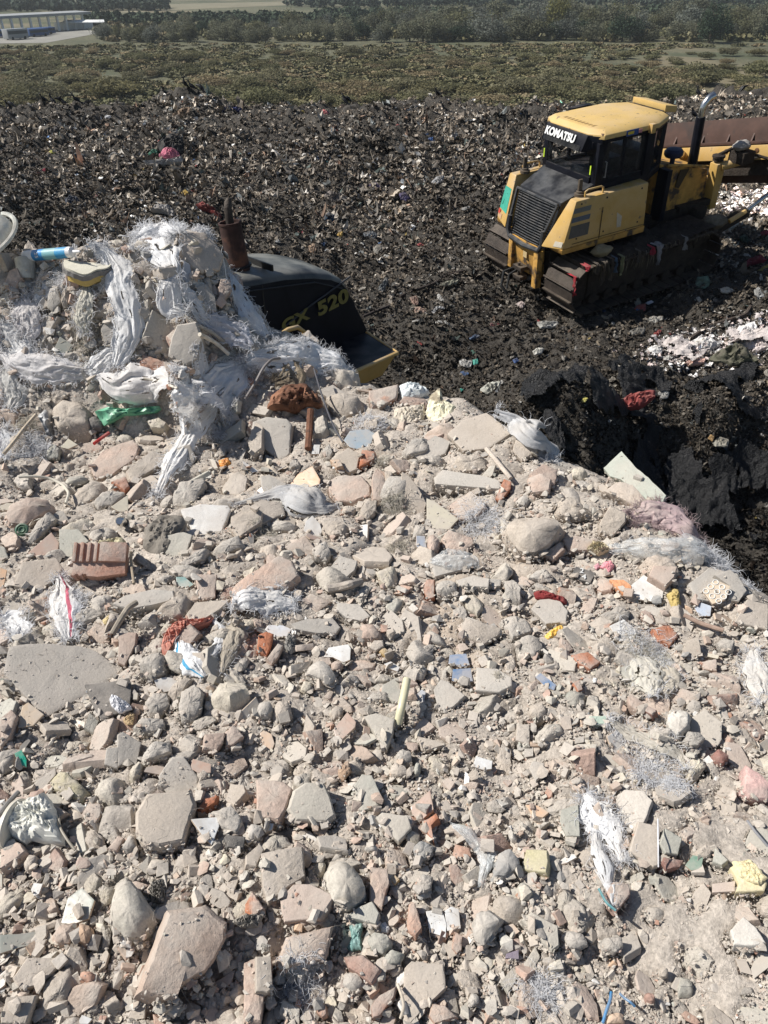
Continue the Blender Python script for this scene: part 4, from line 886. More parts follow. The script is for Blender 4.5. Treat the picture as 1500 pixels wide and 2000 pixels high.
def crumple(crop, poly, label, color, mat_='cloth', th=.5, seed=1, name='plastic_bag', cat='plastic bag', field_=False, lift=.0, ridges=1., spikes=0., face=.35, grp=None, nr=18, na=56, sm=50):
    """a wad or sheet of film or cloth inside a traced outline, with folds"""
    r_ = np.random.RandomState(seed); pp = cpx(crop, poly); c = pp.mean(0)
    if field_:
        Pc, t = hit_field(c[:1], c[1:]); P0 = Pc[0]; up = np.array([-.02, -.09, 1.])
    else:
        Pc, t = on_heap(c[None], .0); 
        if Pc is None: print('crumple misses', label); return
        P0 = Pc[0]; up = hnormal(P0[:1], P0[1:2])[0]
    t = t[0]
    if not np.isfinite(t): print('crumple misses', label); return
    size = np.ptp(pp, 0).max() / F * t; n = nrm((1 - face) * nrm(up) + face * nrm(-P0)); P0 = P0 - nrm(P0) * (lift + size * th * .25)
    D = rays(pp[:, 0], pp[:, 1]); Wd = D * ((n @ P0) / (D @ n))[:, None]; ctr = Wd.mean(0)
    fr = frame(n, 0.); A = np.array(fr)[:3, :3]; P2 = ((Wd - ctr) @ A)[:, :2]
    ang = np.arctan2(P2[:, 1], P2[:, 0]); a = np.linspace(0, 2 * math.pi, na, endpoint=False)
    B = []
    for q in a:      # radius of the outline in direction q
        best = .02 * size; dq = np.array([math.cos(q), math.sin(q)])
        for k in range(len(P2)):
            p0, p1 = P2[k], P2[(k + 1) % len(P2)]; e = p1 - p0; den = dq[0] * e[1] - dq[1] * e[0]
            if abs(den) < 1e-9: continue
            tt = (p0[0] * e[1] - p0[1] * e[0]) / den; ss = (p0[0] * dq[1] - p0[1] * dq[0]) / den
            if tt > 0 and -1e-6 <= ss <= 1 + 1e-6: best = max(best, tt)
        B.append(best)
    B = np.array(B); s = np.linspace(0, 1, nr)[1:, None]; X = np.cos(a) * B * s; Y = np.sin(a) * B * s
    T_ = th * size * .5; Z = T_ * (1 - s ** 2) ** .5 * np.ones_like(X)
    q = np.stack([X / size * 5, Y / size * 5, X * 0 + seed * 3.3], -1)
    wv = fbm(q * .7, 2, seed + 3)[..., None]; fo = fbm(q * 1.5 + wv * 1.6, 4, seed, .55, ridge=True); Z = Z + ridges * size * .12 * fo * (1 - .35 * s) + spikes * size * .08 * fbm(q * 5, 2, seed + 8, ridge=True)
    ed = 1 + .10 * fbm(np.stack([np.cos(a) * 4, np.sin(a) * 4, a * 0 + seed], -1), 3, seed + 4)
    X = X * (1 + (ed - 1) * s); Y = Y * (1 + (ed - 1) * s)
    V = [np.array([[0, 0, T_ + ridges * size * .05]]), np.stack([X, Y, Z], -1).reshape(-1, 3)]
    # underside
    V.append(np.stack([X[-1] * .8, Y[-1] * .8, X[-1] * 0 - T_ * .5 - size * .03], -1)); V = np.vstack(V)
    k = np.arange(na); k2 = (k + 1) % na; Q = []
    for r in range(nr - 1):
        Q.append(np.stack([1 + r * na + k, 1 + (r + 1) * na + k, 1 + (r + 1) * na + k2, 1 + r * na + k2], 1))
    me = npmesh(name, V, [np.stack([0 * k, 1 + k, 1 + k2], 1), np.vstack(Q), (1 + (nr - 1) * na + k)[::-1][None]], [M[mat_]], smooth=True)
    me.set_sharp_from_angle(angle=math.radians(sm))
    o = ob(name, me, color=color); fr.translation = Vector(ctr); o.matrix_world = fr
    if not field_: SMARKS.append((short_of(label), c[0], c[1]))
    else: FMARKS.append((short_of(label), c[0], c[1]))
    return tag(o, label, cat, grp)
FMARKS = []
WS = (.86, .86, .86)
sack('L', [(640, 420, 45), (700, 500, 75), (770, 600, 85), (800, 760, 75), (850, 900, 80), (845, 1020, 90), (790, 1150, 90), (760, 1240, 80)], 'long white woven sack hanging straight down the heap face', WS, 1, 520, .05, lift=.03)
sack('L', [(900, 470, 70), (960, 420, 95), (1040, 460, 110), (1120, 560, 60), (1105, 700, 55), (1110, 840, 95), (1230, 870, 50)], 'white shaggy sack draped from the left crest', WS, 2, 800, .06, lift=.03)
sack('L', [(1140, 640, 35), (1200, 720, 30), (1260, 800, 45), (1310, 890, 50), (1380, 960, 55)], 'thin white sack strips trailing down to the lower right of the left crest', WS, 3, 260, .05, lift=.02)
sack('L', [(560, 420, 30), (620, 440, 45), (720, 520, 45), (740, 640, 30)], 'white crumpled sack neck beside the silicone tube', WS, 4, 200, .05, lift=.02)
sack('L', [(130, 770, 60), (180, 880, 80), (210, 980, 75), (150, 1060, 60)], 'white sack remnant with a faint pink stain in the heap face', (.70, .67, .67), 5, 520, .06)
sack('L', [(330, 640, 30), (290, 740, 35), (250, 830, 45)], 'short white sack strip above the stained sack remnant', WS, 33, 260, .05)
sack('L', [(570, 680, 40), (560, 800, 45), (540, 920, 50), (560, 1010, 45)], 'cream frayed sack strip below the ribbed pad', (.66, .63, .54), 6, 420, .05)
sack('L', [(0, 1130, 50), (90, 1190, 85), (250, 1230, 90), (420, 1240, 85), (600, 1260, 70)], 'broad white sack folded across the far left of the heap', (.72, .70, .70), 7, 420, .05, bulge=.45)
sack('A', [(20, 30, 70), (60, 140, 55), (100, 230, 60), (50, 300, 40)], 'dirty white sack heaped near the left frame edge', (.68, .66, .62), 8, 420, .05)
sack('A', [(500, 120, 30), (590, 110, 50), (680, 160, 80), (800, 160, 105), (930, 150, 90), (1060, 140, 40)], 'smooth white sack bulging above the green plastic bag', (.74, .72, .71), 9, 140, .03, bulge=.55, pleat=6)
sack('M', [(330, 620, 50), (380, 760, 60), (440, 880, 65), (510, 960, 70), (580, 1030, 50)], 'grey white sack sliding down the mound beside the black hood', WS, 41, 420, .06, lift=.03, bulge=.4)
sack('M', [(150, 900, 60), (260, 960, 70), (380, 1020, 80), (480, 1090, 60)], 'dull violet grey sack in the shade at the foot of the mound', (.60, .60, .64), 42, 260, .05, lift=.02)
sack('L', [(870, 420, 50), (960, 360, 70), (1060, 350, 80), (1160, 370, 50)], 'white shaggy sack cap on the very top of the mound', WS, 43, 900, .07, lift=.04, bulge=.5)
sack('L', [(0, 950, 60), (60, 1000, 70), (120, 1090, 60), (240, 1150, 50)], 'white sack tatters at the far left of the heap face', WS, 44, 420, .05)
sack('L', [(480, 1290, 50), (620, 1240, 60), (720, 1150, 60), (860, 1200, 50)], 'white sack scrap under the foot of the long hanging sack', WS, 45, 260, .05)
sack('A', [(1040, 130, 50), (1090, 230, 85), (1120, 330, 70)], 'bright white sack wad between the bulging sack and the frayed tail', (.88, .88, .88), 46, 420, .04, bulge=.5)
sack('M', [(60, 1450, 120), (200, 1400, 130), (330, 1300, 120), (430, 1200, 90)], 'white fluffy sack at the head of the long frayed tail', WS, 10, 900, .06)
sack('A', [(1300, 200, 45), (1220, 330, 55), (1120, 470, 50), (1030, 600, 55), (960, 720, 45), (915, 820, 40)], 'long frayed sack twisting diagonally down the heap', WS, 11, 900, .05, bulge=.5)
sack('M', [(420, 1210, 50), (500, 1160, 85), (620, 1180, 95), (760, 1175, 105), (900, 1180, 110), (1030, 1210, 90), (1110, 1260, 50)], 'big shaggy white sack in front of the black hood', WS, 12, 1800, .05, lift=.02, bulge=.35, rad=.0009)
sack('A', [(0, 410, 50), (30, 480, 55), (10, 600, 45)], 'grey torn sack at the left frame edge', (.55, .56, .58), 13, 500, .07)
sack('A', [(345, 1270, 45), (370, 1360, 60), (380, 1470, 70), (400, 1560, 75), (410, 1660, 60)], 'white sack with a pink stripe below the red hollow brick', WS, 14, 700, .045, stripe=((.62, .16, .22), -.35, .12), bulge=.45)
sack('D', [(0, 190, 60), (60, 180, 60), (130, 230, 50), (90, 300, 35)], 'grey white fluff of sack at the left frame edge', WS, 15, 600, .05)
sack('D', [(1050, 300, 45), (1080, 390, 65), (1140, 460, 60), (1200, 520, 35)], 'white and blue striped sack poking out beneath the orange netting', WS, 16, 80, .04, stripe=((.10, .38, .60), .45, .12), bulge=.5)
sack('D', [(1250, 180, 25), (1300, 250, 28), (1280, 330, 28), (1240, 400, 25)], 'looped white sack hem beside the striped sack', WS, 34, 60, .03, bulge=.7)
sack('D', [(1320, 230, 60), (1390, 270, 60), (1330, 400, 40), (1300, 500, 25)], 'dusty brown sack folds beside the looped sack hem', (.42, .37, .30), 35, 120, .03, bulge=.5)
sack('B', [(0, 860, 18), (120, 830, 20), (230, 800, 32), (350, 800, 70), (450, 850, 105), (540, 890, 80), (630, 870, 25)], 'knotted grey sack lying across the middle of the heap', (.52, .52, .52), 17, 160, .03, bulge=.55, pleat=7)
sack('E', [(-150, 120, 30), (-60, 60, 70), (40, 70, 85), (140, 80, 75), (240, 100, 55)], 'bright white sack with a frayed end at the centre left', (.78, .78, .78), 18, 500, .04, bulge=.45)
sack('G', [(420, 900, 50), (460, 980, 75), (520, 1080, 80), (590, 1180, 60), (650, 1300, 35)], 'long white fibre sack at the lower right', WS, 19, 700, .045, pleat=12)
sack('G', [(490, 1120, 35), (500, 1250, 45), (540, 1350, 45), (560, 1440, 25), (590, 1560, 10)], 'narrow tail of sack with a blue green tip', (.66, .66, .66), 20, 120, .035, bulge=.7)
sack('G', [(720, 80, 30), (760, 150, 70), (800, 250, 90), (830, 340, 35)], 'torn dusty sack knot at the right, its folds fanned out', (.60, .57, .50), 21, 320, .04, bulge=.55)
sack('G', [(880, 150, 60), (920, 240, 60), (880, 320, 40)], 'tan fold of the torn sack beside the knot', (.52, .47, .39), 36, 160, .03, bulge=.5)
sack('G', [(560, 470, 25), (660, 530, 45), (780, 580, 45), (900, 620, 40), (980, 680, 30), (1020, 760, 15)], 'dusty grey sack strip curving below the sack knot', (.50, .47, .41), 22, 400, .045)
sack('G', [(1410, 60, 40), (1430, 180, 60), (1450, 280, 70), (1480, 380, 50)], 'pale sack veil at the right frame edge', (.66, .64, .61), 23, 420, .05)
sack('C', [(880, 380, 40), (960, 360, 60), (1040, 390, 80), (1120, 440, 70), (1190, 500, 40)], 'faded pink sack at the right rim of the heap', (.50, .37, .38), 24, 1300, .055, fcol=(.58, .47, .47), bulge=.6)
sack('N', [(40, 560, 70), (150, 620, 75), (240, 680, 80), (320, 760, 70), (340, 830, 40)], 'grey white sack hanging over the far rim behind the slab', (.60, .60, .60), 25, 200, .06, bulge=.4)
sack('N', [(640, 1290, 50), (760, 1280, 50), (880, 1290, 55), (980, 1290, 60), (1100, 1300, 75), (1200, 1340, 50)], 'clear plastic film sheet at the right rim', (.7, .7, .7), 26, 60, .04, name='plastic_film', cat='plastic film', mat_='film', bulge=.7, pleat=6)
sack('B', [(1170, 1190, 40), (1300, 1180, 60), (1420, 1190, 50), (1450, 1230, 30)], 'clear plastic sheet under the large wrinkled stone', (.7, .7, .7), 27, 0, .04, name='plastic_film', cat='plastic film', mat_='film', bulge=.5)
sack('I', [(1040, 30, 25), (1120, 70, 30), (1200, 160, 32), (1230, 250, 30), (1190, 370, 35)], 'clear curved plastic strip at the lower middle', (.7, .7, .7), 28, 0, .04, name='plastic_film', cat='plastic film', mat_='film', bulge=.7, pleat=5)
sack('M', [(600, 1190, 60), (680, 1200, 90), (740, 1290, 80), (620, 1330, 60)], 'brown dusty rag above the rusty metal sheet', (.24, .19, .13), 29, 300, .06, fcol=(.42, .36, .28), name='rag', cat='rag', mat_='cloth')
for a in (('N', 1230, 1270, 90, 900, 'white fibre plume at the outermost right rim', 61, None, .8), ('N', 300, 790, 60, 260, 'white thread bundle at the foot of the far rim', 62), ('K', 290, 780, 70, 420, 'white fibre tuft near the bottom edge right of middle', 63, .06),
          ('I', 240, 880, 80, 420, 'dirty white fibre tuft beside the speckled round pebble', 64, .05), ('I', 300, 840, 45, 160, 'thin grey fibre tuft above the dirty white tuft', 65), ('B', 820, 370, 80, 420, 'white straw-like fibre tuft behind the blue painted fragment', 66),
          ('B', 960, 860, 70, 420, 'fibre tuft between the rough brick and the tall wedge', 67), ('B', 980, 1090, 55, 360, 'fibre tuft spilling below the tall wedge', 68), ('B', 200, 1030, 60, 300, 'dusty fibre tuft left of the mint sherd', 69),
          ('B', 880, 600, 45, 160, 'grey fibre tuft beside the raw red triangle', 70), ('A', 180, 520, 90, 800, 'white curly fibre tuft left of the square weathered block', 71, .08), ('A', 150, 380, 60, 300, 'fibre tuft on the dry branch', 72),
          ('A', 1290, 420, 70, 420, 'white fibre spray beside the long frayed sack', 73), ('L', 1310, 310, 60, 420, 'blue white foam fibre puff on the left crest', 74), ('L', 560, 1080, 80, 520, 'cream fibre tuft at the base of the heap face', 75),
          ('L', 420, 640, 60, 300, 'loose white threads below the silicone tube', 76, .09), ('L', 960, 400, 90, 500, 'white thread crown at the top of the draped sack', 77, .09), ('G', 800, 780, 130, 500, 'wide mat of pale white fibres in the right dust', 78, .05, .1),
          ('G', 960, 850, 70, 420, 'white fibre tuft right of the fibre mat', 79), ('G', 750, 70, 90, 520, 'pale fibre mat above the torn sack knot', 80, .06),           ('H', 560, 90, 35, 120, 'tiny fibre tuft beside the crushed bucket', 83), ('C', 210, 390, 80, 420, 'white fibre tuft under the smooth pink brick corner', 84),
          ('C', 1410, 660, 35, 160, 'small white fibre tuft on the right rim', 85), ('C', 930, 960, 90, 420, 'white fibres below the enamel plate scrap', 86), ('D', 450, 60, 60, 300, 'white bristly fibres beside the pink striped sack', 87), ('E', 1420, 500, 30, 60, 'thin dry threads by the basin fragment', 88)):
    tuft(a[0], a[1], a[2], a[3], a[4], a[5], seed=a[6], flen=a[7] if len(a) > 7 else None, up=a[8] if len(a) > 8 else .3, color=(.90, .90, .91) if 'white' in a[5] else (.74, .70, .62))
crumple('D', [(1060, 190), (1000, 230), (960, 300), (940, 360), (975, 450), (990, 330), (1050, 270), (1150, 250), (1240, 210), (1300, 170), (1200, 190)], 'orange net bag above the striped sack', (.52, .20, .15), th=.25, seed=3, name='net_bag', cat='net bag', ridges=.7, spikes=1.)
crumple('A', [(555, 310), (640, 285), (740, 300), (830, 290), (960, 280), (940, 320), (800, 335), (700, 345), (620, 400)], 'green and lime plastic bag lying flat below the bulging sack', (.14, .42, .26), 'plastic', .18, 4, name='plastic_bag')
crumple('A', [(225, 340), (270, 290), (300, 330), (300, 420), (340, 500), (290, 500), (265, 420)], 'twisted grey plastic bag wrapped round a stone', (.34, .35, .36), 'plastic', .4, 5)
crumple('A', [(850, 1010), (930, 930), (1060, 920), (1090, 970), (1060, 1080), (1000, 1160), (930, 1190), (840, 1110)], 'crumpled dark grey sheet beside the off-white slab', (.20, .18, .155), 'cloth', .35, 6, name='crumpled_sheet', cat='sheet')
crumple('A', [(1280, 600), (1340, 585), (1355, 620), (1310, 645), (1290, 635)], 'small orange plastic scrap left of the upright slab', (.72, .28, .03), 'plastic', .4, 7, name='plastic_scrap', cat='plastic scrap')
crumple('A', [(600, 1080), (720, 1060), (760, 1110), (740, 1140), (640, 1110), (480, 1140), (430, 1150)], 'yellowish rag strip on top of the red hollow brick', (.55, .50, .33), 'cloth', .2, 8, name='rag', cat='rag')
crumple('B', [(210, 320), (240, 230), (320, 165), (430, 150), (500, 200), (545, 260), (540, 300), (450, 290), (380, 330), (280, 300)], 'crumpled rusty metal sheet at the crest', (.3, .13, .07), 'rust', .45, 9, name='metal_sheet', cat='metal sheet', face=.5, ridges=1.4)
crumple('B', [(975, 185), (1040, 160), (1110, 170), (1170, 210), (1100, 240), (1010, 250)], 'white fluffy plastic bag on the crest beside the pink brick', (.70, .74, .74), 'cloth', .5, 10)
crumple('B', [(1140, 330), (1170, 230), (1230, 172), (1245, 240), (1330, 290), (1320, 350), (1270, 430), (1190, 400)], 'chewed cream foam block standing on the crest', (.74, .70, .52), 'foam', .35, 11, name='foam_block', cat='foam block', face=.55, ridges=.7, sm=30)
crumple('B', [(955, 360), (960, 300), (1060, 290), (1140, 270), (1130, 380), (1000, 430)], 'dusty pale foam slab beside the chewed cream block', (.55, .49, .40), 'foam', .4, 12, name='foam_block', cat='foam block', face=.45, sm=30)
crumple('C', [(740, 600), (760, 575), (790, 565), (808, 590), (780, 640), (770, 610)], 'small pink sponge near the black name plate', (.70, .30, .33), 'foam', .5, 13, name='sponge', cat='sponge')
crumple('C', [(715, 590), (735, 575), (745, 595), (725, 610)], 'tiny dusty pink sponge crumb beside the pink sponge', (.60, .33, .36), 'foam', .5, 31, name='sponge', cat='sponge')
crumple('C', [(1060, 690), (1095, 700), (1105, 760), (1095, 810), (1070, 800), (1040, 720)], 'ochre yellow cloth finger in the right rubble', (.52, .40, .16), 'cloth', .5, 14, name='rag', cat='rag')
crumple('C', [(440, 710), (480, 700), (560, 730), (598, 740), (590, 770), (520, 750), (450, 740)], 'dark red cloth squashed under a stone', (.22, .03, .03), 'cloth', .35, 15, name='rag', cat='rag')
crumple('C', [(680, 520), (710, 485), (760, 490), (790, 520), (740, 545)], 'yellowish crumbling foam clump in the upper right rubble', (.55, .48, .33), 'foam', .6, 32, name='foam_block', cat='foam block', spikes=2)
crumple('C', [(490, 910), (530, 880), (570, 855), (582, 875), (540, 905), (505, 930)], 'bright yellow plastic strip on the rubble', (.78, .47, .05), 'plastic', .3, 16, name='plastic_strip', cat='plastic strip', face=.2)
crumple('D', [(640, 660), (655, 625), (700, 640), (770, 690), (780, 715), (700, 740), (660, 700)], 'white crumpled foil lump on the dark stained slab', (.74, .74, .76), 'plastic', .5, 17, name='foil_lump', cat='foil', spikes=1.5)
crumple('D', [(720, 770), (760, 720), (790, 735), (780, 800), (740, 800)], 'ochre papery flake under the white foil lump', (.50, .36, .2), 'cloth', .3, 30, name='paper_scrap', cat='paper')
crumple('D', [(600, 190), (640, 155), (680, 180), (660, 215), (610, 215)], 'yellow foam nub above the dry branch stub', (.62, .50, .27), 'foam', .6, 18, name='foam_block', cat='foam block')
crumple('I', [(495, 560), (540, 545), (578, 550), (560, 620), (565, 700), (510, 710), (480, 690), (510, 640)], 'teal plastic wad near the white tile pair', (.17, .33, .31), 'plastic', .4, 19, name='plastic_wad', cat='plastic scrap')
crumple('I', [(650, 560), (690, 550), (715, 580), (700, 612), (665, 600)], 'small bright white plastic knot above the olive stone', (.8, .8, .8), 'plastic', .6, 20, name='plastic_wad', cat='plastic scrap')
crumple('K', [(0, 20), (30, 10), (60, 60), (40, 120), (0, 170)], 'clear grey plastic edge at the bottom middle', (.5, .52, .52), 'plastic', .4, 21, name='plastic_scrap', cat='plastic scrap')
crumple('G', [(1280, 1300), (1400, 1290), (1500, 1400), (1450, 1440), (1340, 1400)], 'folded cream board flap near the right edge', (.68, .60, .38), 'foam', .25, 22, name='foam_board', cat='foam board', sm=25)
crumple('E', [(190, 260), (235, 290), (230, 370), (200, 400), (165, 350), (175, 300)], 'grey foamed stone beside the raw red brick stub', (.34, .33, .31), 'stone', .6, 23, name='stone', cat='stone', spikes=2)
crumple('H', [(720, 480), (750, 430), (800, 420), (820, 450), (800, 540), (750, 540)], 'dark rough slag lump above the largest brick slab', (.23, .22, .20), 'stone', .7, 24, name='slag_lump', cat='slag', spikes=2)
crumple('H', [(1130, 630), (1200, 590), (1290, 600), (1260, 660), (1180, 660)], 'dark rough slag lump beside the largest brick slab', (.24, .225, .20), 'stone', .6, 25, name='slag_lump', cat='slag', spikes=2)
crumple('H', [(1260, 745), (1280, 725), (1325, 740), (1320, 775), (1280, 785)], 'tiny white crumbled plaster between the bricks', (.6, .58, .53), 'foam', .6, 26, name='plaster_crumb', cat='plaster', spikes=1.5)

def P1(crop, x, y, lift=.01):
    P, t = on_heap(cpx(crop, [[x, y]]), lift); return P[0], t[0]
def rod(crop, pts, r, label, color, name, cat, mat_='deco', lift=.02, n=8, lifts=None):
    pp = cpx(crop, pts); P, t = on_heap(pp, lift)
    if lifts is not None: P = P * (1 - np.array(lifts) / t)[:, None]
    Q = resample(P, max(8, 4 * len(P))); b = MB(); b.tube(Q, r, n)
    SMARKS.append((short_of(label), pp[:, 0].mean(), pp[:, 1].mean()))
    return tag(b.build(name, M[mat_], color=color), label, cat)
# the silicone tube
a, ta = P1('L', 175, 500, .05); b_, tb = P1('L', 520, 470, .05); ax = nrm(b_ - a); Lh = np.linalg.norm(b_ - a)
e = bpy.data.objects.new('sealant_tube', None); link(e); e.location = a; tag(e, 'white and blue sealant tube lying on the left crest', 'sealant tube'); SMARKS.append(('sealant tube', 105, 495))
def tp(u): return (a * 0 + ax * Lh * u)
r0 = .0235
m_ = MB(); m_.lathe([(r0 * .85, 0), (r0, .004), (r0, Lh * .80), (r0 * .95, Lh * .81)], tp(0), ax); m_.build('tube_body', M['plastic'], e, color=(.62, .66, .70))
m_ = MB(); m_.lathe([(r0 * 1.012, Lh * .16), (r0 * 1.012, Lh * .36)], tp(0), ax); m_.build('blue_band', M['plastic'], e, color=(.03, .22, .50))
m_ = MB(); m_.lathe([(r0 * 1.012, Lh * .60), (r0 * 1.012, Lh * .79)], tp(0), ax); m_.build('blue_band', M['plastic'], e, color=(.04, .28, .52))
m_ = MB(); m_.lathe([(r0 * 1.008, Lh * .36), (r0 * 1.008, Lh * .60)], tp(0), ax); m_.build('teal_label', M['plastic'], e, color=(.20, .42, .45))
m_ = MB(); m_.lathe([(r0 * 1.02, Lh * .81), (r0 * .9, Lh * .86), (r0 * .35, Lh * .88), (r0 * .3, Lh * .93), (r0 * .15, Lh)], tp(0), ax); m_.build('nozzle', M['plastic'], e, color=(.78, .78, .78))
m_ = MB(); m_.lathe([(r0 * .4, -.012), (r0 * .95, -.01), (r0 * .97, .006)], tp(0), ax); m_.build('end_cap', M['plastic'], e, color=(.78, .78, .78))
def text(s, size, mat_, parent, Mx, ext=.002, off=0., name='lettering', sx=1.):
    cu = bpy.data.curves.new(name, 'FONT'); cu.body = s; cu.size = size; cu.extrude = ext; cu.offset = off; cu.align_x = 'CENTER'; cu.align_y = 'CENTER'; cu.space_character = 1.05
    t_ = bpy.data.objects.new(name, cu); me = t_.to_mesh().copy(); t_.to_mesh_clear(); bpy.data.objects.remove(t_); me.materials.clear(); me.materials.append(mat_); me.name = name
    o = bpy.data.objects.new(name, me); link(o, parent); o.matrix_local = Mx @ Matrix.Diagonal((sx, 1, 1, 1)); return o
def face_matrix(c, x, up):
    x = nrm(x); n = nrm(np.cross(x, up)); y = np.cross(n, x); return Matrix(((x[0], y[0], n[0], c[0]), (x[1], y[1], n[1], c[1]), (x[2], y[2], n[2], c[2]), (0, 0, 0, 1)))
nn_ = nrm(np.cross(ax, [0, 0, 1])); view = nrm(-a); nf = nrm(view - ax * (view @ ax)); yv = np.cross(nf, ax)
text('25', .026, M['white'], e, face_matrix(tp(.26) + nf * r0 * 1.03, yv * -1, ax), .0006)
# frosted bowl and cup at the far left, the ribbed pad, hoop, stick ...
c, t = P1('L', 60, 440, .05); e = bpy.data.objects.new('plastic_dome', None); link(e); e.location = c; tag(e, 'frosted round plastic dome at the far left edge of the crest', 'plastic dome')
axd = nrm([-.25, -.35, .9]); R_ = .155
m_ = MB(); m_.lathe([(R_, -.01), (R_, .0), (R_ * .93, .03), (R_ * .75, .055), (R_ * .45, .075), (R_ * .1, .08)], (-.12, .0, .03), axd, 40); m_.build('bowl', M['film2'], e)
m_ = MB(); th_ = np.linspace(-1.1, 1.7, 26); ctr_ = np.array([-.12, 0, .03]); aa = nrm(np.cross(axd, [0, 1, 0])); bb = np.cross(axd, aa)
m_.tube([ctr_ + R_ * 1.12 * (-aa * math.cos(q) + bb * math.sin(q)) for q in th_], .011, 6); m_.build('rim', M['film2'], e)
c, t = P1('L', 160, 520, .03); e = bpy.data.objects.new('plastic_cup', None); link(e); e.location = c; tag(e, 'clear grey plastic cup lying behind the sealant tube', 'cup')
m_ = MB(); m_.lathe([(.040, 0), (.043, .004), (.036, .09), (.034, .094), (.033, .09), (.04, .006)], (.0, 0, .0), nrm([.1, -.5, -.7]), 28); m_.build('cup_wall', M['film2'], e)
c, t = P1('L', 570, 600, .045); e = bpy.data.objects.new('ribbed_pad', None); link(e); e.location = c; tag(e, 'oval cream pad with a grey ribbed rim and yellow underside', 'pad'); SMARKS.append(('ribbed pad', 171, 527))
fm = frame(nrm(np.array([.12, -.08, .99])), .12); Ap = np.array(fm)[:3, :3]
def pad(rx, ry, z0, z1, name, m__, col, rib=0):
    V = []; n = 64
    for z in (z0, (z0 + z1) / 2, z1):
        for k in range(n):
            q = 2 * math.pi * k / n; s = (1 + (rib if (k // 2) % 2 else 0)) * (1 + .13 * math.sin(2 * q + 1) + .08 * math.sin(3 * q)); z_ = z + .008 * math.sin(q * 2 + 2) + .004 * math.sin(5 * q); V.append(Ap @ np.array([rx * s * math.cos(q), ry * s * math.sin(q), z_]))
    b = MB(); b.add(V, [(i * n + k, i * n + (k + 1) % n, (i + 1) * n + (k + 1) % n, (i + 1) * n + k) for i in (0, 1) for k in range(n)] + [tuple(range(n))[::-1], tuple(range(2 * n, 3 * n))]); return b.build(name, m__, e, color=col)
pad(.086, .06, .016, .024, 'pad_top', M['foam'], (.60, .57, .47)); pad(.091, .064, -.006, .016, 'ribbed_rim', M['cloth'], (.22, .21, .20), .04); pad(.084, .058, -.034, -.006, 'pad_base', M['plastic'], (.50, .36, .10))
rod('A', [(110, 695), (200, 690), (290, 700), (370, 740), (405, 790), (385, 850)], .0055, 'curved cream plastic rim arching above the big pinkish lump', (.62, .58, .48), 'plastic_hoop', 'plastic hoop', 'plastic', lifts=[.03, .045, .05, .05, .04, .01])
rod('A', [(20, 560), (80, 490), (140, 410), (210, 330)], .008, 'dry pale branch leaning among the left fibres', (.50, .42, .32), 'dry_branch', 'branch', 'wood', lifts=[.02, .05, .05, .03])
rod('A', [(550, 500), (590, 470), (640, 435)], .007, 'dark red tool handle poking from the rubble', (.40, .02, .02), 'tool_handle', 'handle stick', 'plastic', lifts=[.035, .035, .03])
rod('A', [(765, 1130), (770, 1210), (785, 1320)], .005, 'brown twig beside the red hollow brick', (.33, .27, .20), 'dry_twig', 'twig', 'wood', lifts=[.04, .04, .01])
rod('A', [(840, 115), (930, 135), (1040, 175)], .005, 'straight pale wooden lath on the bulging sack', (.58, .53, .45), 'wooden_lath', 'lath', 'wood', lifts=[.055, .06, .05])
rod('D', [(660, 260), (700, 190), (750, 110), (800, 80)], .009, 'dry grey branch stub under the overhanging crust', (.30, .26, .21), 'dry_branch', 'branch', 'wood', lifts=[.02, .04, .04, .03])
rod('B', [(490, 60), (530, 200), (580, 340), (620, 430), (660, 490)], .0045, 'thin dark steel rod slanting over the crest', (.07, .07, .08), 'steel_rod', 'steel rod', 'deco', lifts=[.10, .10, .08, .05, .02])
rod('B', [(470, 300), (465, 380), (460, 460), (455, 530)], .015, 'rusty pipe standing beside the upright grey slab', (.3, .15, .09), 'rusty_pipe', 'pipe', 'rust', lifts=[.05, .055, .045, .02])
rod('B', [(570, 1350), (640, 1340), (700, 1325), (760, 1310)], .014, 'short dusty grey pipe in the middle of the heap', (.33, .29, .25), 'pipe_piece', 'pipe', 'conc', lifts=[.012, .014, .014, .01])
rod('M', [(430, 1430), (500, 1320), (545, 1230), (600, 1170), (655, 1165)], .0065, 'grey bent hose rising over the fluffy sacks', (.22, .20, .19), 'bent_hose', 'hose', 'deco', lifts=[.02, .07, .09, .09, .05])
rod('E', [(885, 530), (868, 620), (850, 700), (832, 790)], .0115, 'cream plastic stick standing in the middle of the heap', (.62, .58, .38), 'plastic_stick', 'stick', 'plastic', lifts=[.075, .06, .04, .0], n=12)
rod('D', [(0, 1320), (50, 1250), (110, 1190)], .006, 'dark grey wire stem at the left frame edge', (.2, .19, .18), 'bent_wire', 'wire', 'deco', lifts=[.03, .03, .02])
rod('D', [(345, 1330), (350, 1400), (400, 1480), (440, 1530)], .003, 'bent wire bucket handle in the dust', (.28, .25, .2), 'bent_wire', 'wire', 'deco', lifts=[.02, .02, .015, .01])
rod('K', [(665, 785), (660, 830), (640, 880), (620, 950)], .003, 'blue cord at the bottom edge, the thicker strand', (.03, .20, .42), 'blue_cord', 'cord', 'plastic', lifts=[.01] * 4)
rod('K', [(708, 790), (740, 820), (770, 840), (790, 860)], .0025, 'thin blue cord pointing to the dark red crumb', (.04, .18, .36), 'blue_cord', 'cord', 'plastic', lifts=[.008] * 4)
rod('G', [(855, 1050), (857, 1180), (858, 1330)], .0016, 'straight white cord across the flat tan tile', (.75, .75, .78), 'white_cord', 'cord', 'plastic', lifts=[.02] * 3)
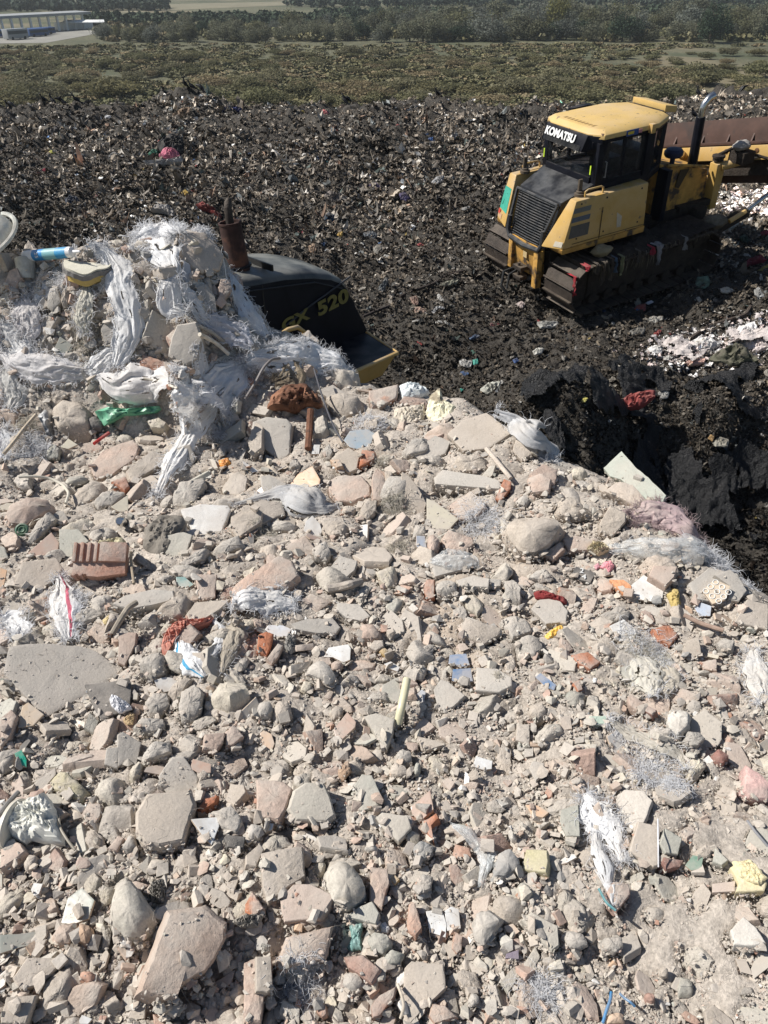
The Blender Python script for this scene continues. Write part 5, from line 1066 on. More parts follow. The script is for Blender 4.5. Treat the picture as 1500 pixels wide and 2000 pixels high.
rod('K', [(600, 235), (640, 310), (690, 350)], .003, 'blue green cord at the tail of the long fibre sack', (.03, .22, .25), 'blue_cord', 'cord', 'plastic', lifts=[.02, .015, .01])
rod('G', [(1380, 1060), (1430, 1130), (1500, 1210)], .003, 'grey cable in the dust at the right edge', (.25, .25, .26), 'grey_cable', 'cable', 'deco', lifts=[.01] * 3)
rod('C', [(230, 60), (280, 120), (340, 195)], .009, 'straight plaster strip leaning on the kerb piece', (.58, .5, .42), 'plaster_strip', 'plaster strip', 'conc', lifts=[.05, .05, .03])
rod('I', [(755, 880), (780, 950), (790, 1000), (770, 1060)], .003, 'pale bent twig at the bottom edge', (.5, .44, .36), 'dry_twig', 'twig', 'wood', lifts=[.02] * 4)
rod('C', [(1120, 810), (1200, 850), (1300, 880)], .007, 'brown wooden lath in the right rubble', (.32, .23, .18), 'wooden_lath', 'lath', 'wood', lifts=[.02, .02, .02])
rod('L', [(1200, 890), (1300, 960), (1400, 1010), (1460, 1060)], .008, 'grey wooden lath below the trailing sack strips', (.4, .36, .3), 'wooden_lath', 'lath', 'wood', lifts=[.03, .04, .04, .02])
rod('L', [(1300, 1010), (1400, 1060), (1490, 1140)], .009, 'pale straight lath beside the large shaded boulder', (.62, .56, .46), 'wooden_lath', 'lath', 'wood', lifts=[.03, .04, .03])
# red hollow brick
c, t = P1('A', 590, 1200, .035); e = bpy.data.objects.new('hollow_brick', None); link(e); e.location = c; tag(e, 'raw red hollow brick with deep grooves on its left half', 'brick'); SMARKS.append(('red hollow brick', 195, 1100))
fm = frame(nrm([.12, -.5, .8]), .05).to_3x3().to_4x4()
m_ = MB(); w_ = 98 / F * t; h_ = w_ * .5
prof = [(-.5, -.5)]
for k in range(4): x = -.5 + k * .13; prof += [(x, .42), (x + .065, .42), (x + .065, .28), (x + .13, .28)]
prof += [(.0, .5), (.5, .38), (.48, -.42), (.1, -.5)]
m_.prism([tuple(np.array(fm.to_3x3() @ Vector((a_ * w_, -w_ * .02, b_2 * w_ * .42)))) for a_, b_2 in prof], tuple(np.array(fm.to_3x3() @ Vector((0, w_ * .40, 0)))))
m_.prism([tuple(np.array(fm.to_3x3() @ Vector((a_ * w_, b_2 * w_, w_ * .10)))) for a_, b_2 in [(-.5, -.28), (-.43, -.28), (-.43, -.25), (-.37, -.25), (-.37, -.28), (-.30, -.28), (-.30, -.25), (-.22, -.25), (-.22, -.29), (0, -.31), (.5, -.24), (.47, .2), (.0, .27), (-.48, .2)]], tuple(np.array(fm.to_3x3() @ Vector((0, 0, -w_ * .4)))))
o = m_.build('brick_body', M['brick'], e, .003, color=(.44, .25, .185))
# metal lamp bulb, green bottle base
c, t = P1('A', 722, 970, .03); e = bpy.data.objects.new('reflector_lamp', None); link(e); e.location = c; tag(e, 'silver metal light bulb standing in the rubble', 'light bulb'); SMARKS.append(('metal light bulb', 240, 1025))
m_ = MB(); m_.lathe([(.010, .0), (.017, .006), (.019, .016), (.016, .03), (.012, .036)], (0, 0, .01), nrm([0, -.75, .65]), 24); m_.build('reflector', M['chrome'], e)
m_ = MB(); m_.lathe([(.013, -.032), (.014, -.02), (.0125, -.018), (.014, -.01), (.0125, -.008), (.013, 0)], (0, 0, .01), nrm([0, -.75, .65]), 20); m_.build('screw_cap', M['deco'], e, color=(.08, .08, .08))
c, t = P1('A', 130, 1005, .02); m_ = MB(); m_.lathe([(.0, 0), (.02, 0), (.024, .004), (.018, .008), (.014, .004), (.010, .008), (.005, .004)], tuple(c), nrm([.1, -.6, .7]), 26)
tag(m_.build('bottle_base', M['plastic'], color=(.03, .11, .06)), 'dark green ringed bottle base at the left', 'bottle base'); SMARKS.append(('green bottle base', 43, 1035))
# crushed white bucket
bk = crumple('H', [(25, 110), (60, 55), (130, 45), (220, 0), (270, 60), (290, 130), (325, 255), (200, 245), (100, 250), (30, 190)], 'crushed white plastic bucket filled with dust at the lower left', (.66, .66, .60), 'plastic', .55, 27, 'crushed_bucket', 'bucket', ridges=1.3, face=.4, sm=22)
c, t = P1('H', 150, 160, .03); axb = nrm([.93, -.10, .12]); e = None
m_ = MB(); m_.lathe([(.056, -.068), (.060, -.066), (.060, -.058), (.056, -.056)], (.02, 0, .005), axb, 36); o = m_.build('rim', M['plastic'], None, color=(.62, .58, .48)); o.parent = bk; o.matrix_parent_inverse = bk.matrix_world.inverted(); o.location = c; o.scale = (1, 1, .8)
# pale scratched mark on the black plate, rings on the patterned tile: thin inlays as parts
def by_label(s): return next(o for o in C.objects if o.get('label', '').startswith(s))
o = by_label('small black name plate'); Mi = o.matrix_world.inverted()
for s_, dx in (('4', -.012), ('2', .014)):
    q = Mi @ Vector(o.matrix_world.translation); nrm_ = o.matrix_world.to_3x3()
    xl = np.array(Mi.to_3x3() @ Vector((1, -.25, 0))); xl[2] = 0; tx = text(s_, .03, M['white'], o, Matrix.Translation((dx, 0, .0045)) @ Matrix.Rotation(math.atan2(xl[1], xl[0]), 4, 'Z'), .0004, name='pale_mark')
o = by_label('beige tile with a pattern'); m_ = MB(); r_ = np.random.RandomState(4)
for k in range(9):
    cx, cy = (k % 3 - 1) * .024, (k // 3 - 1) * .022; m_.tube([(cx + .008 * math.cos(q), cy + .008 * math.sin(q), .0015) for q in np.linspace(0, 6.283, 14)], .0012, 5, False)
m_.build('ring_pattern', M['white'], o)
# loose threads everywhere
r_ = np.random.RandomState(8); n = 1300; P, t = hit(r_.uniform(-100, 1600, n), r_.uniform(480, 2100, n), hfn, .9, 5.6, 400); P = P[np.isfinite(t)]
n = len(P); tag(strands('loose_threads', P + [0, 0, .003], np.c_[r_.normal(size=(n, 2)), r_.uniform(0, .5, n)], .045, r_, M['fibre'], (.66, .62, .55), None, .8, .0005, 6, .8), 'loose pale threads strewn through the rubble', None, None, 'stuff')
# ================================================================ THE LANDFILL SURFACE
def trap_grid(y, ncol, hw):
    u = np.linspace(-1, 1, ncol); Y = np.repeat(y[:, None], ncol, 1); X = hw[:, None] * u[None]; return X, Y
yy = np.r_[np.linspace(-12, 2.9, 16), 3 * (62 / 3.) ** np.linspace(0, 1, 640)]; hw = np.clip(10 + .85 * np.clip(yy, 0, None), 0, 60)
TX, TY = trap_grid(yy, 640, hw)
TZ = field(TX, TY) + .05 * fbm(xy3(TX * 16, TY * 16), 3, 51) * (TY > 3)
tag(ob('landfill_ground', grid_mesh('landfill_ground', TX, TY, TZ, [M['trash']])), 'black churned refuse soil of the landfill', None, None, 'structure')

def flakes(name, n, smin, smax, power, seed, region, cols, asp=(.25, 1.), lift=.4, bend=.5, density=None, label=None, tilt=.6, yb=(188, 1180), xb=(-180, 1680), ragged=0):
    r_ = np.random.RandomState(seed); px = r_.uniform(xb[0], xb[1], n); py = r_.uniform(yb[0], yb[1], n)
    k = ~((px < 300) & (py > 620)); px, py = px[k], py[k]
    P, t = hit_field(px, py); ok = np.isfinite(t); P, t = P[ok], t[ok]; ok = P[:, 1] < CREST + 3.5; P, t = P[ok], t[ok]
    P[:, 0] += r_.normal(0, .02, len(P)); P[:, 2] = field(P[:, 0], P[:, 1])
    if density is not None:
        k = r_.rand(len(P)) < density(P); P, t = P[k], t[k]
    m = len(P); s = smin * (smax / smin) ** (r_.rand(m) ** power) * np.clip(P[:, 1] / 19, .5, 1.25); a = r_.uniform(asp[0], asp[1], m)
    R3 = rot_from(nrm(np.array([0, -.05, 1.]) + r_.normal(0, tilt, (m, 3))), r_.rand(m) * 6.28)
    u = np.array([-.5, -.17, .17, .5]); base = np.array([(x, y, 0) for x in u for y in (-.5, 0., .5)])
    V = np.repeat(base[None], m, 0); V[:, :, 1] *= a[:, None]; V[:, :, 0] += r_.normal(0, .05, (m, 12)); V[:, :, 1] += r_.normal(0, .05, (m, 12)) * a[:, None]
    if ragged: V[:, :, :2] += r_.normal(0, .10, (m, 12, 2)) * [1, .7]; V[:, :, 1] *= (1 - 1.1 * np.abs(V[:, :, 0]) * r_.rand(m, 1))
    V[:, :, 2] = bend * (r_.normal(0, .09, (m, 12)) + r_.normal(0, .6, (m, 1)) * V[:, :, 0] ** 2 + r_.normal(0, .9, (m, 1)) * V[:, :, 1] ** 2)
    X = np.einsum('nij,nvj->nvi', R3, V) * s[:, None, None] + P[:, None]; X[:, :, 2] += (s * lift * r_.uniform(0, 1, m))[:, None]
    q = np.array([(3 * i + j, 3 * i + 3 + j, 3 * i + 4 + j, 3 * i + 1 + j) for i in range(3) for j in range(2)])
    Fq = (q[None] + (np.arange(m) * 12)[:, None, None]).reshape(-1, 4)
    cw = np.array([c[1] for c in cols], float); ci = r_.choice(len(cols), m, p=cw / cw.sum()); col = np.array([c[0] for c in cols])[ci] * r_.uniform(.65, 1.25, (m, 1))
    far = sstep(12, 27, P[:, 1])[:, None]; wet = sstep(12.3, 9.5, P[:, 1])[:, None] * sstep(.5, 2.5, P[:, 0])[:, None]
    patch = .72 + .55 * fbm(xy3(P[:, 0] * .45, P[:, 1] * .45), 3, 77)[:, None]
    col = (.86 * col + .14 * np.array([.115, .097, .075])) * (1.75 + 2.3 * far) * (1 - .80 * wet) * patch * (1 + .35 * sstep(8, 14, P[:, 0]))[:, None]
    return tag(ob(name, npmesh(name, X.reshape(-1, 3), [Fq], [M['flake']], np.repeat(col, 6, 0))), label, None, None, 'stuff')
DK = [((.024, .020, .017), 30), ((.046, .038, .030), 28), ((.078, .064, .049), 22), ((.115, .096, .074), 12), ((.038, .040, .040), 5), ((.15, .135, .115), 6)]
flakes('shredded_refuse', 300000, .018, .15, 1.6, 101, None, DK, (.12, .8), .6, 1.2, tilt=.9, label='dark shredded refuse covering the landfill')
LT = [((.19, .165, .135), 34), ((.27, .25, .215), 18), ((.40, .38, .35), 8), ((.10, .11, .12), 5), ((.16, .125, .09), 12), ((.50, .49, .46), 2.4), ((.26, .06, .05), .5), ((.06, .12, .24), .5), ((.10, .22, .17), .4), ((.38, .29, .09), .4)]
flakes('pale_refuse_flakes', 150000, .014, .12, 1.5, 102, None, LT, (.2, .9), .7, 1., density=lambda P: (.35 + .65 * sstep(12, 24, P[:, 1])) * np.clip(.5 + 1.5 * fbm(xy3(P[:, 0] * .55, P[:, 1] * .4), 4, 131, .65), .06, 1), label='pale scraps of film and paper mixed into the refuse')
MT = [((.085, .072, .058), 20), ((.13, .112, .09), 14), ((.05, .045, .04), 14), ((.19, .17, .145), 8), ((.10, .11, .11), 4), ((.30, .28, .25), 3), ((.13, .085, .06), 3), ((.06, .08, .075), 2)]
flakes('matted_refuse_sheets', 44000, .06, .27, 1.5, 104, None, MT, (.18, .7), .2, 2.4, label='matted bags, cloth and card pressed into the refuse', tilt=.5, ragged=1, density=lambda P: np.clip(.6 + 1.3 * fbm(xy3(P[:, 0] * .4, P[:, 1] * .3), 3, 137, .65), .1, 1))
WH = [((.62, .60, .58), 8), ((.60, .50, .47), 4), ((.50, .45, .40), 2)]
def wpatch(P):
    q = proj(P); a = np.exp(-(((q[:, 0] - 1430) / 150) ** 2 + ((q[:, 1] - 668 + (q[:, 0] - 1440) * .18) / 33) ** 2) ** 1.5); b = np.exp(-(((q[:, 0] - 1480) / 70) ** 2 + ((q[:, 1] - 398) / 20) ** 2) ** 1.5)
    return np.maximum(a, b)
flakes('white_shredded_foam', 60000, .03, .15, 1.2, 103, None, WH, (.4, 1.), .6, 1., density=lambda P: wpatch(P), label='white and pinkish shredded foam spilled over the refuse', yb=(360, 760), xb=(1200, 1600))

def zt(): return None
FL = [ # crop, polygon, colour, label, name, category, thickness
 ('O', [(960, 260), (1010, 235), (1060, 250), (1080, 290), (1085, 350), (1040, 370), (950, 330), (930, 290)], (.035, .038, .04), 'black bulging rubbish bag behind the pink one', 'rubbish_bag', 'rubbish bag', .8),
 ('O', [(935, 350), (960, 315), (1000, 305), (1035, 325), (1055, 355), (1020, 375), (970, 370)], (.62, .13, .22), 'bright pink plastic bag on the refuse slope', 'plastic_bag', 'plastic bag', .7),
 ('O', [(870, 335), (890, 312), (920, 310), (930, 335), (890, 348)], (.03, .25, .15), 'green plastic bag left of the black bag', 'plastic_bag', 'plastic bag', .6),
 ('O', [(290, 320), (310, 312), (330, 322), (325, 335), (300, 330)], (.62, .60, .08), 'lime yellow scrap in the upper left refuse', 'plastic_scrap', 'plastic scrap', .5),
 ('O', [(615, 115), (630, 108), (650, 112), (648, 138), (635, 125), (620, 130)], (.70, .70, .70), 'white bag standing near the crest', 'plastic_bag', 'plastic bag', .5),
 ('O', [(1010, 110), (1060, 75), (1110, 65), (1115, 105), (1060, 122)], (.26, .17, .10), 'brown cardboard sheet under the crest hump', 'cardboard_sheet', 'cardboard', .25),
 ('O', [(1290, 72), (1340, 66), (1415, 72), (1405, 88), (1310, 84)], (.03, .04, .16), 'dark blue tarpaulin strip on the crest', 'tarpaulin', 'tarpaulin', .3),
 ('O', [(300, 200), (340, 185), (430, 190), (440, 215), (360, 230), (305, 222)], (.11, .10, .095), 'grey rolled carpet in the upper left refuse', 'rolled_carpet', 'carpet', .6),
 ('O', [(880, 670), (930, 635), (990, 640), (1030, 690), (1015, 725), (985, 690), (930, 665)], (.40, .37, .34), 'pale torn film arching above the left crest', 'torn_film', 'plastic film', .3),
 ('O', [(1155, 640), (1190, 625), (1250, 655), (1300, 700), (1280, 712), (1220, 670), (1175, 655)], (.26, .03, .025), 'dark red rag left of the exhaust pipe', 'rag', 'rag', .4),
 ('O', [(1165, 660), (1185, 650), (1195, 668), (1178, 680)], (.75, .75, .75), 'white dot of foam beside the dark red rag', 'foam_scrap', 'foam', .6),
 ('O', [(1065, 560), (1085, 545), (1105, 562), (1095, 580), (1075, 575)], (.70, .45, .05), 'yellow scrap above the draped sack crest', 'plastic_scrap', 'plastic scrap', .5),
 ('O', [(385, 600), (410, 580), (450, 590), (465, 620), (430, 632), (390, 625)], (.03, .055, .10), 'dark blue rag in the left refuse', 'rag', 'rag', .5),
 ('O', [(410, 350), (450, 335), (500, 345), (490, 380), (430, 385)], (.035, .06, .08), 'slate blue rag above the dark blue rag', 'rag', 'rag', .5),
 ('O', [(625, 360), (660, 325), (680, 330), (670, 350)], (.45, .45, .43), 'pale triangular scrap left of the green bag', 'plastic_scrap', 'plastic scrap', .3),
 ('O', [(835, 380), (900, 385), (1000, 385), (1060, 370), (1080, 372), (1060, 395), (960, 405), (880, 408)], (.42, .40, .38), 'whitish film spread below the pink bag', 'torn_film', 'plastic film', .2),
 ('O', [(1445, 535), (1465, 525), (1480, 538), (1460, 548)], (.72, .72, .70), 'white cup right of the yellow scrap', 'foam_scrap', 'foam', .6),
 ('O', [(245, 430), (262, 418), (280, 425), (265, 438)], (.50, .06, .10), 'small crimson scrap in the far left refuse', 'plastic_scrap', 'plastic scrap', .5),
 ('P', [(370, 90), (390, 78), (420, 88), (425, 112), (400, 122), (378, 110)], (.72, .16, .16), 'red and white bag on the crest', 'plastic_bag', 'plastic bag', .8),
 ('P', [(255, 92), (270, 80), (290, 88), (280, 98)], (.55, .42, .06), 'mustard scrap left of the red bag', 'plastic_scrap', 'plastic scrap', .5),
 ('P', [(440, 205), (455, 195), (485, 198), (480, 214), (455, 214)], (.50, .07, .08), 'red scrap below the red and white bag', 'plastic_scrap', 'plastic scrap', .5),
 ('P', [(812, 175), (830, 160), (848, 172), (840, 195), (822, 192)], (.50, .02, .04), 'crimson scrap below the crest middle', 'plastic_scrap', 'plastic scrap', .6),
 ('P', [(1005, 255), (1015, 240), (1050, 238), (1045, 262)], (.04, .14, .38), 'blue and white scrap near the crest middle', 'plastic_scrap', 'plastic scrap', .5),
 ('P', [(660, 520), (700, 505), (730, 530), (710, 552), (675, 545)], (.085, .055, .22), 'violet rag in the middle of the refuse', 'rag', 'rag', .5),
 ('P', [(840, 570), (870, 560), (905, 590), (880, 615), (850, 600)], (.05, .04, .13), 'dark violet rag right of the violet one', 'rag', 'rag', .5),
 ('P', [(400, 700), (430, 680), (465, 700), (450, 750), (410, 752)], (.015, .06, .12), 'deep blue rag in the left middle refuse', 'rag', 'rag', .5),
 ('P', [(240, 800), (262, 785), (290, 800), (280, 835), (255, 830)], (.42, .03, .07), 'crimson rag right of the exhaust pipe', 'rag', 'rag', .6),
 ('P', [(462, 835), (480, 800), (510, 790), (505, 812), (480, 842)], (.72, .45, .06), 'yellow torn bag in the middle refuse', 'plastic_bag', 'plastic bag', .4),
 ('P', [(378, 860), (390, 850), (408, 855), (400, 872)], (.03, .20, .50), 'light blue scrap left of the yellow torn bag', 'plastic_scrap', 'plastic scrap', .5),
 ('P', [(300, 880), (340, 860), (360, 900), (330, 915), (305, 900)], (.50, .33, .20), 'tan paper bundle below the yellow torn bag', 'paper_bundle', 'paper', .5),
 ('P', [(715, 855), (735, 850), (750, 866), (730, 868)], (.02, .22, .55), 'small cyan scrap above the round grey lid', 'plastic_scrap', 'plastic scrap', .4),
 ('P', [(690, 885), (710, 868), (735, 875), (740, 905), (715, 922), (692, 910)], (.26, .24, .20), 'round grey lid in the middle refuse', 'round_lid', 'lid', .4),
 ('P', [(940, 868), (960, 855), (985, 868), (975, 880)], (.62, .09, .09), 'coral red scrap left of the far track', 'plastic_scrap', 'plastic scrap', .4),
 ('P', [(1430, 455), (1440, 448), (1450, 460), (1440, 475)], (.55, .10, .08), 'orange red scrap left of the teal sticker', 'plastic_scrap', 'plastic scrap', .5),
 ('P', [(1030, 500), (1060, 470), (1100, 465), (1090, 500), (1060, 520)], (.36, .36, .36), 'clear crumpled bag in the middle refuse', 'plastic_bag', 'plastic bag', .5),
 ('P', [(893, 765), (912, 748), (935, 760), (915, 785)], (.66, .65, .64), 'white broken cup in the middle refuse', 'foam_scrap', 'foam', .5),
 ('P', [(600, 340), (585, 365), (600, 360), (615, 345), (608, 332)], (.6, .6, .6), 'white twist of film in the upper middle refuse', 'plastic_scrap', 'plastic scrap', .5),
 ('P', [(205, 510), (222, 502), (238, 520), (232, 535)], (.66, .66, .64), 'white triangle scrap at the upper middle left', 'plastic_scrap', 'plastic scrap', .3),
 ('P', [(390, 590), (430, 560), (490, 575), (510, 610), (460, 625), (400, 620)], (.17, .145, .13), 'greyish pink rag heap in the middle refuse', 'rag', 'rag', .6),
 ('P', [(630, 800), (680, 790), (710, 810), (690, 845), (645, 830)], (.13, .16, .19), 'bluish clear bag above the cyan scrap', 'plastic_bag', 'plastic bag', .5),
 ('P', [(875, 710), (900, 695), (930, 705), (920, 735), (885, 735)], (.14, .125, .11), 'round brown sack behind the white broken cup', 'small_bag', 'bag', .7),
 ('Q', [(105, 400), (140, 370), (185, 300), (190, 340), (160, 410), (120, 420)], (.16, .17, .17), 'grey curved plastic panel right of the black hood', 'plastic_sheet', 'plastic sheet', .3),
 ('Q', [(335, 440), (380, 428), (392, 480), (360, 488)], (.45, .26, .19), 'printed carton with pink and tan sides', 'crushed_carton', 'carton', .4),
 ('Q', [(360, 505), (400, 505), (450, 530), (440, 550), (370, 540)], (.50, .33, .24), 'crushed orange tan carton below the printed one', 'crushed_carton', 'carton', .4),
 ('Q', [(480, 530), (500, 500), (550, 500), (560, 520), (520, 515), (500, 545)], (.42, .42, .42), 'white curled film right of the cartons', 'torn_film', 'plastic film', .4),
 ('Q', [(870, 618), (890, 608), (920, 610), (905, 624), (880, 626)], (.62, .05, .10), 'bright red scrap in front of the bulldozer', 'plastic_scrap', 'plastic scrap', .3),
 ('Q', [(660, 850), (680, 842), (738, 855), (730, 895), (690, 888), (662, 875)], (.42, .41, .38), 'square white carton next to the turquoise scrap', 'crushed_carton', 'carton', .3),
 ('Q', [(745, 845), (775, 838), (780, 870), (750, 878)], (.04, .42, .32), 'turquoise scrap next to the square white carton', 'plastic_scrap', 'plastic scrap', .5),
 ('Q', [(655, 1035), (670, 1028), (685, 1040), (668, 1050)], (.04, .45, .35), 'small turquoise scrap close to the rubble crest', 'plastic_scrap', 'plastic scrap', .5),
 ('Q', [(790, 1040), (850, 1000), (920, 990), (910, 1060), (840, 1070)], (.50, .50, .42), 'cream crushed carton behind the rubble crest', 'crushed_carton', 'carton', .4),
 ('Q', [(1005, 845), (1030, 832), (1045, 850), (1020, 868)], (.03, .12, .38), 'cobalt blue scrap in front of the bulldozer', 'plastic_scrap', 'plastic scrap', .5),
 ('Q', [(1135, 790), (1160, 772), (1205, 770), (1190, 805), (1145, 812)], (.55, .53, .46), 'cream white pot below the bulldozer track', 'crushed_pot', 'pot', .5),
 ('Q', [(720, 705), (760, 680), (795, 690), (760, 705), (730, 715)], (.08, .13, .22), 'pale blue film strip near the red scrap', 'torn_film', 'plastic film', .3),
 ('Q', [(1165, 605), (1230, 600), (1300, 605), (1280, 640), (1190, 640)], (.36, .35, .32), 'long pale rag in front of the near track', 'rag', 'rag', .3),
 ('Q', [(1030, 480), (1060, 462), (1085, 480), (1070, 510), (1045, 505)], (.50, .40, .36), 'pinkish paper ball beside the tow hitch', 'paper_ball', 'paper', .7),
 ('Q', [(530, 360), (570, 340), (650, 325), (640, 350), (580, 370)], (.28, .27, .20), 'greenish white film strip beside the black branch', 'torn_film', 'plastic film', .2),
 ('N', [(708, 518), (740, 490), (800, 465), (890, 455), (885, 490), (830, 535), (750, 545)], (.30, .035, .03), 'dark red cloth hanging over the edge of the pit', 'red_cloth', 'cloth', .6),
 ('N', [(150, 560), (180, 480), (280, 410), (420, 385), (540, 400), (560, 450), (400, 480), (280, 560), (200, 600)], (.02, .02, .02), 'black plastic sheet folded over the mound by the rubble', 'black_sheet', 'plastic sheet', .35),
 ('N', [(290, 600), (350, 610), (400, 680), (440, 790), (400, 830), (350, 780), (300, 680)], (.02, .02, .02), 'black folded sheet touching the rubble rim', 'black_sheet', 'plastic sheet', .3),
 ('N', [(780, 880), (800, 720), (1000, 640), (1250, 700), (1500, 760), (1500, 1180), (1350, 1250), (1100, 1200), (930, 1080)], (.02, .02, .02), 'huge black plastic sheet sagging into the pit', 'black_sheet', 'plastic sheet', .3),
 ('N', [(1050, 430), (1090, 395), (1160, 400), (1190, 440), (1130, 460)], (.02, .02, .02), 'black bag on the mound right of the red cloth', 'black_sheet', 'plastic sheet', .6),
 ('N', [(560, 420), (700, 330), (900, 380), (1000, 460), (960, 620), (780, 660), (600, 620), (520, 520)], (.02, .02, .02), 'black torn sheet around the red cloth above the pit', 'black_sheet', 'plastic sheet', .3),
 ('N', [(1050, 520), (1180, 400), (1400, 330), (1500, 400), (1500, 640), (1250, 640), (1100, 640)], (.02, .02, .02), 'black sheet on the far right wall of the pit', 'black_sheet', 'plastic sheet', .3),
 ('N', [(500, 505), (520, 480), (540, 488), (525, 508)], (.70, .62, .10), 'yellow and white wrapper on the black sheet', 'plastic_scrap', 'plastic scrap', .4),
 ('N', [(915, 460), (940, 440), (972, 455), (965, 485), (930, 488)], (.42, .42, .40), 'whitish crumpled film at the top of the pit', 'plastic_bag', 'plastic bag', .5),
 ('N', [(1205, 720), (1240, 695), (1290, 710), (1280, 745), (1220, 745)], (.36, .34, .27), 'pale wrapper half buried on the right pit wall', 'plastic_scrap', 'plastic scrap', .4),
 ('N', [(1180, 700), (1195, 680), (1215, 690), (1205, 715)], (.42, .24, .06), 'orange scrap on the right pit wall', 'plastic_scrap', 'plastic scrap', .4),
 ('N', [(1175, 300), (1240, 250), (1330, 210), (1400, 260), (1440, 310), (1320, 330)], (.105, .105, .065), 'mossy green brown clod in front of the white foam', 'earth_clod', 'clod', .5),
 ('N', [(1060, 300), (1100, 275), (1160, 280), (1150, 305), (1080, 315)], (.60, .36, .28), 'salmon foam piece at the edge of the white spill', 'foam_scrap', 'foam', .4),
 ('N', [(860, 225), (900, 208), (940, 215), (930, 250), (880, 255)], (.62, .60, .57), 'white foam lump at the left end of the spill', 'foam_scrap', 'foam', .7),
 ('N', [(1070, 215), (1130, 165), (1200, 175), (1230, 215), (1160, 245)], (.60, .57, .54), 'big white foam lump in the middle of the spill', 'foam_scrap', 'foam', .5),
 ('N', [(1290, 170), (1350, 110), (1420, 90), (1440, 130), (1360, 190)], (.62, .60, .58), 'tilted white foam sheet at the back of the spill', 'foam_scrap', 'foam', .4),
 ('N', [(1380, 200), (1440, 150), (1500, 160), (1510, 220), (1420, 250)], (.58, .49, .46), 'pinkish foam lump at the right frame edge', 'foam_scrap', 'foam', .5),
 ('N', [(810, 365), (840, 355), (870, 375), (840, 385)], (.40, .36, .30), 'tan sole shaped piece above the pit', 'foam_scrap', 'foam', .4),
 ('R', [(630, 620), (655, 608), (672, 640), (650, 665), (628, 650)], (.50, .47, .38), 'cream wrapper beside the red wrapper at the near track', 'plastic_scrap', 'plastic scrap', .5),
 ('R', [(628, 680), (660, 655), (700, 650), (700, 690), (660, 700)], (.62, .10, .07), 'red wrapper lying by the near track', 'plastic_scrap', 'plastic scrap', .4),
 ('R', [(700, 640), (740, 625), (755, 635), (720, 650)], (.62, .64, .72), 'lilac white wrapper strip by the near track', 'plastic_scrap', 'plastic scrap', .3),
 ('R', [(690, 770), (740, 735), (820, 735), (790, 775), (730, 782)], (.50, .47, .40), 'cream paper sheet below the red wrapper', 'paper_sheet', 'paper', .25),
 ('R', [(1015, 540), (1040, 480), (1100, 475), (1130, 510), (1080, 555)], (.16, .24, .17), 'pale green plastic bag right of the near track', 'plastic_bag', 'plastic bag', .5),
 ('R', [(1340, 400), (1380, 360), (1450, 335), (1490, 370), (1440, 375), (1380, 395), (1350, 412)], (.28, .02, .05), 'crimson rag at the right frame edge', 'rag', 'rag', .5),
 ('R', [(1380, 460), (1440, 430), (1500, 390), (1500, 405), (1430, 450)], (.55, .42, .08), 'yellow strap beside the crimson rag', 'strap', 'strap', .2),
 ('R', [(1445, 455), (1465, 448), (1470, 475), (1450, 480)], (.02, .14, .40), 'blue scrap under the yellow strap', 'plastic_scrap', 'plastic scrap', .5),
 ('R', [(1190, 550), (1230, 540), (1280, 560), (1240, 580), (1200, 575)], (.55, .50, .42), 'cream broken tray right of the near track', 'plastic_scrap', 'plastic scrap', .3),
 ('R', [(1030, 610), (1050, 600), (1078, 635), (1060, 645)], (.55, .53, .46), 'cream card in front of the green bag', 'plastic_scrap', 'plastic scrap', .3),
 ('R', [(1410, 560), (1440, 540), (1475, 600), (1450, 615), (1415, 590)], (.36, .37, .36), 'white tyre shaped film at the right edge', 'torn_film', 'plastic film', .4),
 ('R', [(1450, 185), (1480, 165), (1500, 170), (1500, 195), (1460, 200)], (.30, .02, .05), 'dark pink rag below the bulldozer blade', 'rag', 'rag', .5),
 ('R', [(1310, 215), (1350, 200), (1390, 240), (1360, 255), (1330, 240)], (.035, .085, .07), 'dark green rag at the front of the near track', 'rag', 'rag', .5),
 ('R', [(1240, 120), (1300, 105), (1290, 160), (1255, 175)], (.26, .28, .25), 'grey green film on the heap at the track front', 'torn_film', 'plastic film', .4),
 ('R', [(1190, 160), (1215, 140), (1240, 160), (1225, 200), (1200, 195)], (.50, .49, .47), 'white bag on the heap at the track front', 'plastic_bag', 'plastic bag', .6),
 ('R', [(600, 830), (650, 808), (700, 810), (680, 850), (620, 850)], (.25, .24, .21), 'grey crumpled film below the cream paper', 'plastic_bag', 'plastic bag', .4),
 ('R', [(0, 780), (40, 765), (110, 765), (90, 800), (20, 810)], (.36, .35, .31), 'grey white rag at the foot of the near track', 'rag', 'rag', .4),
]
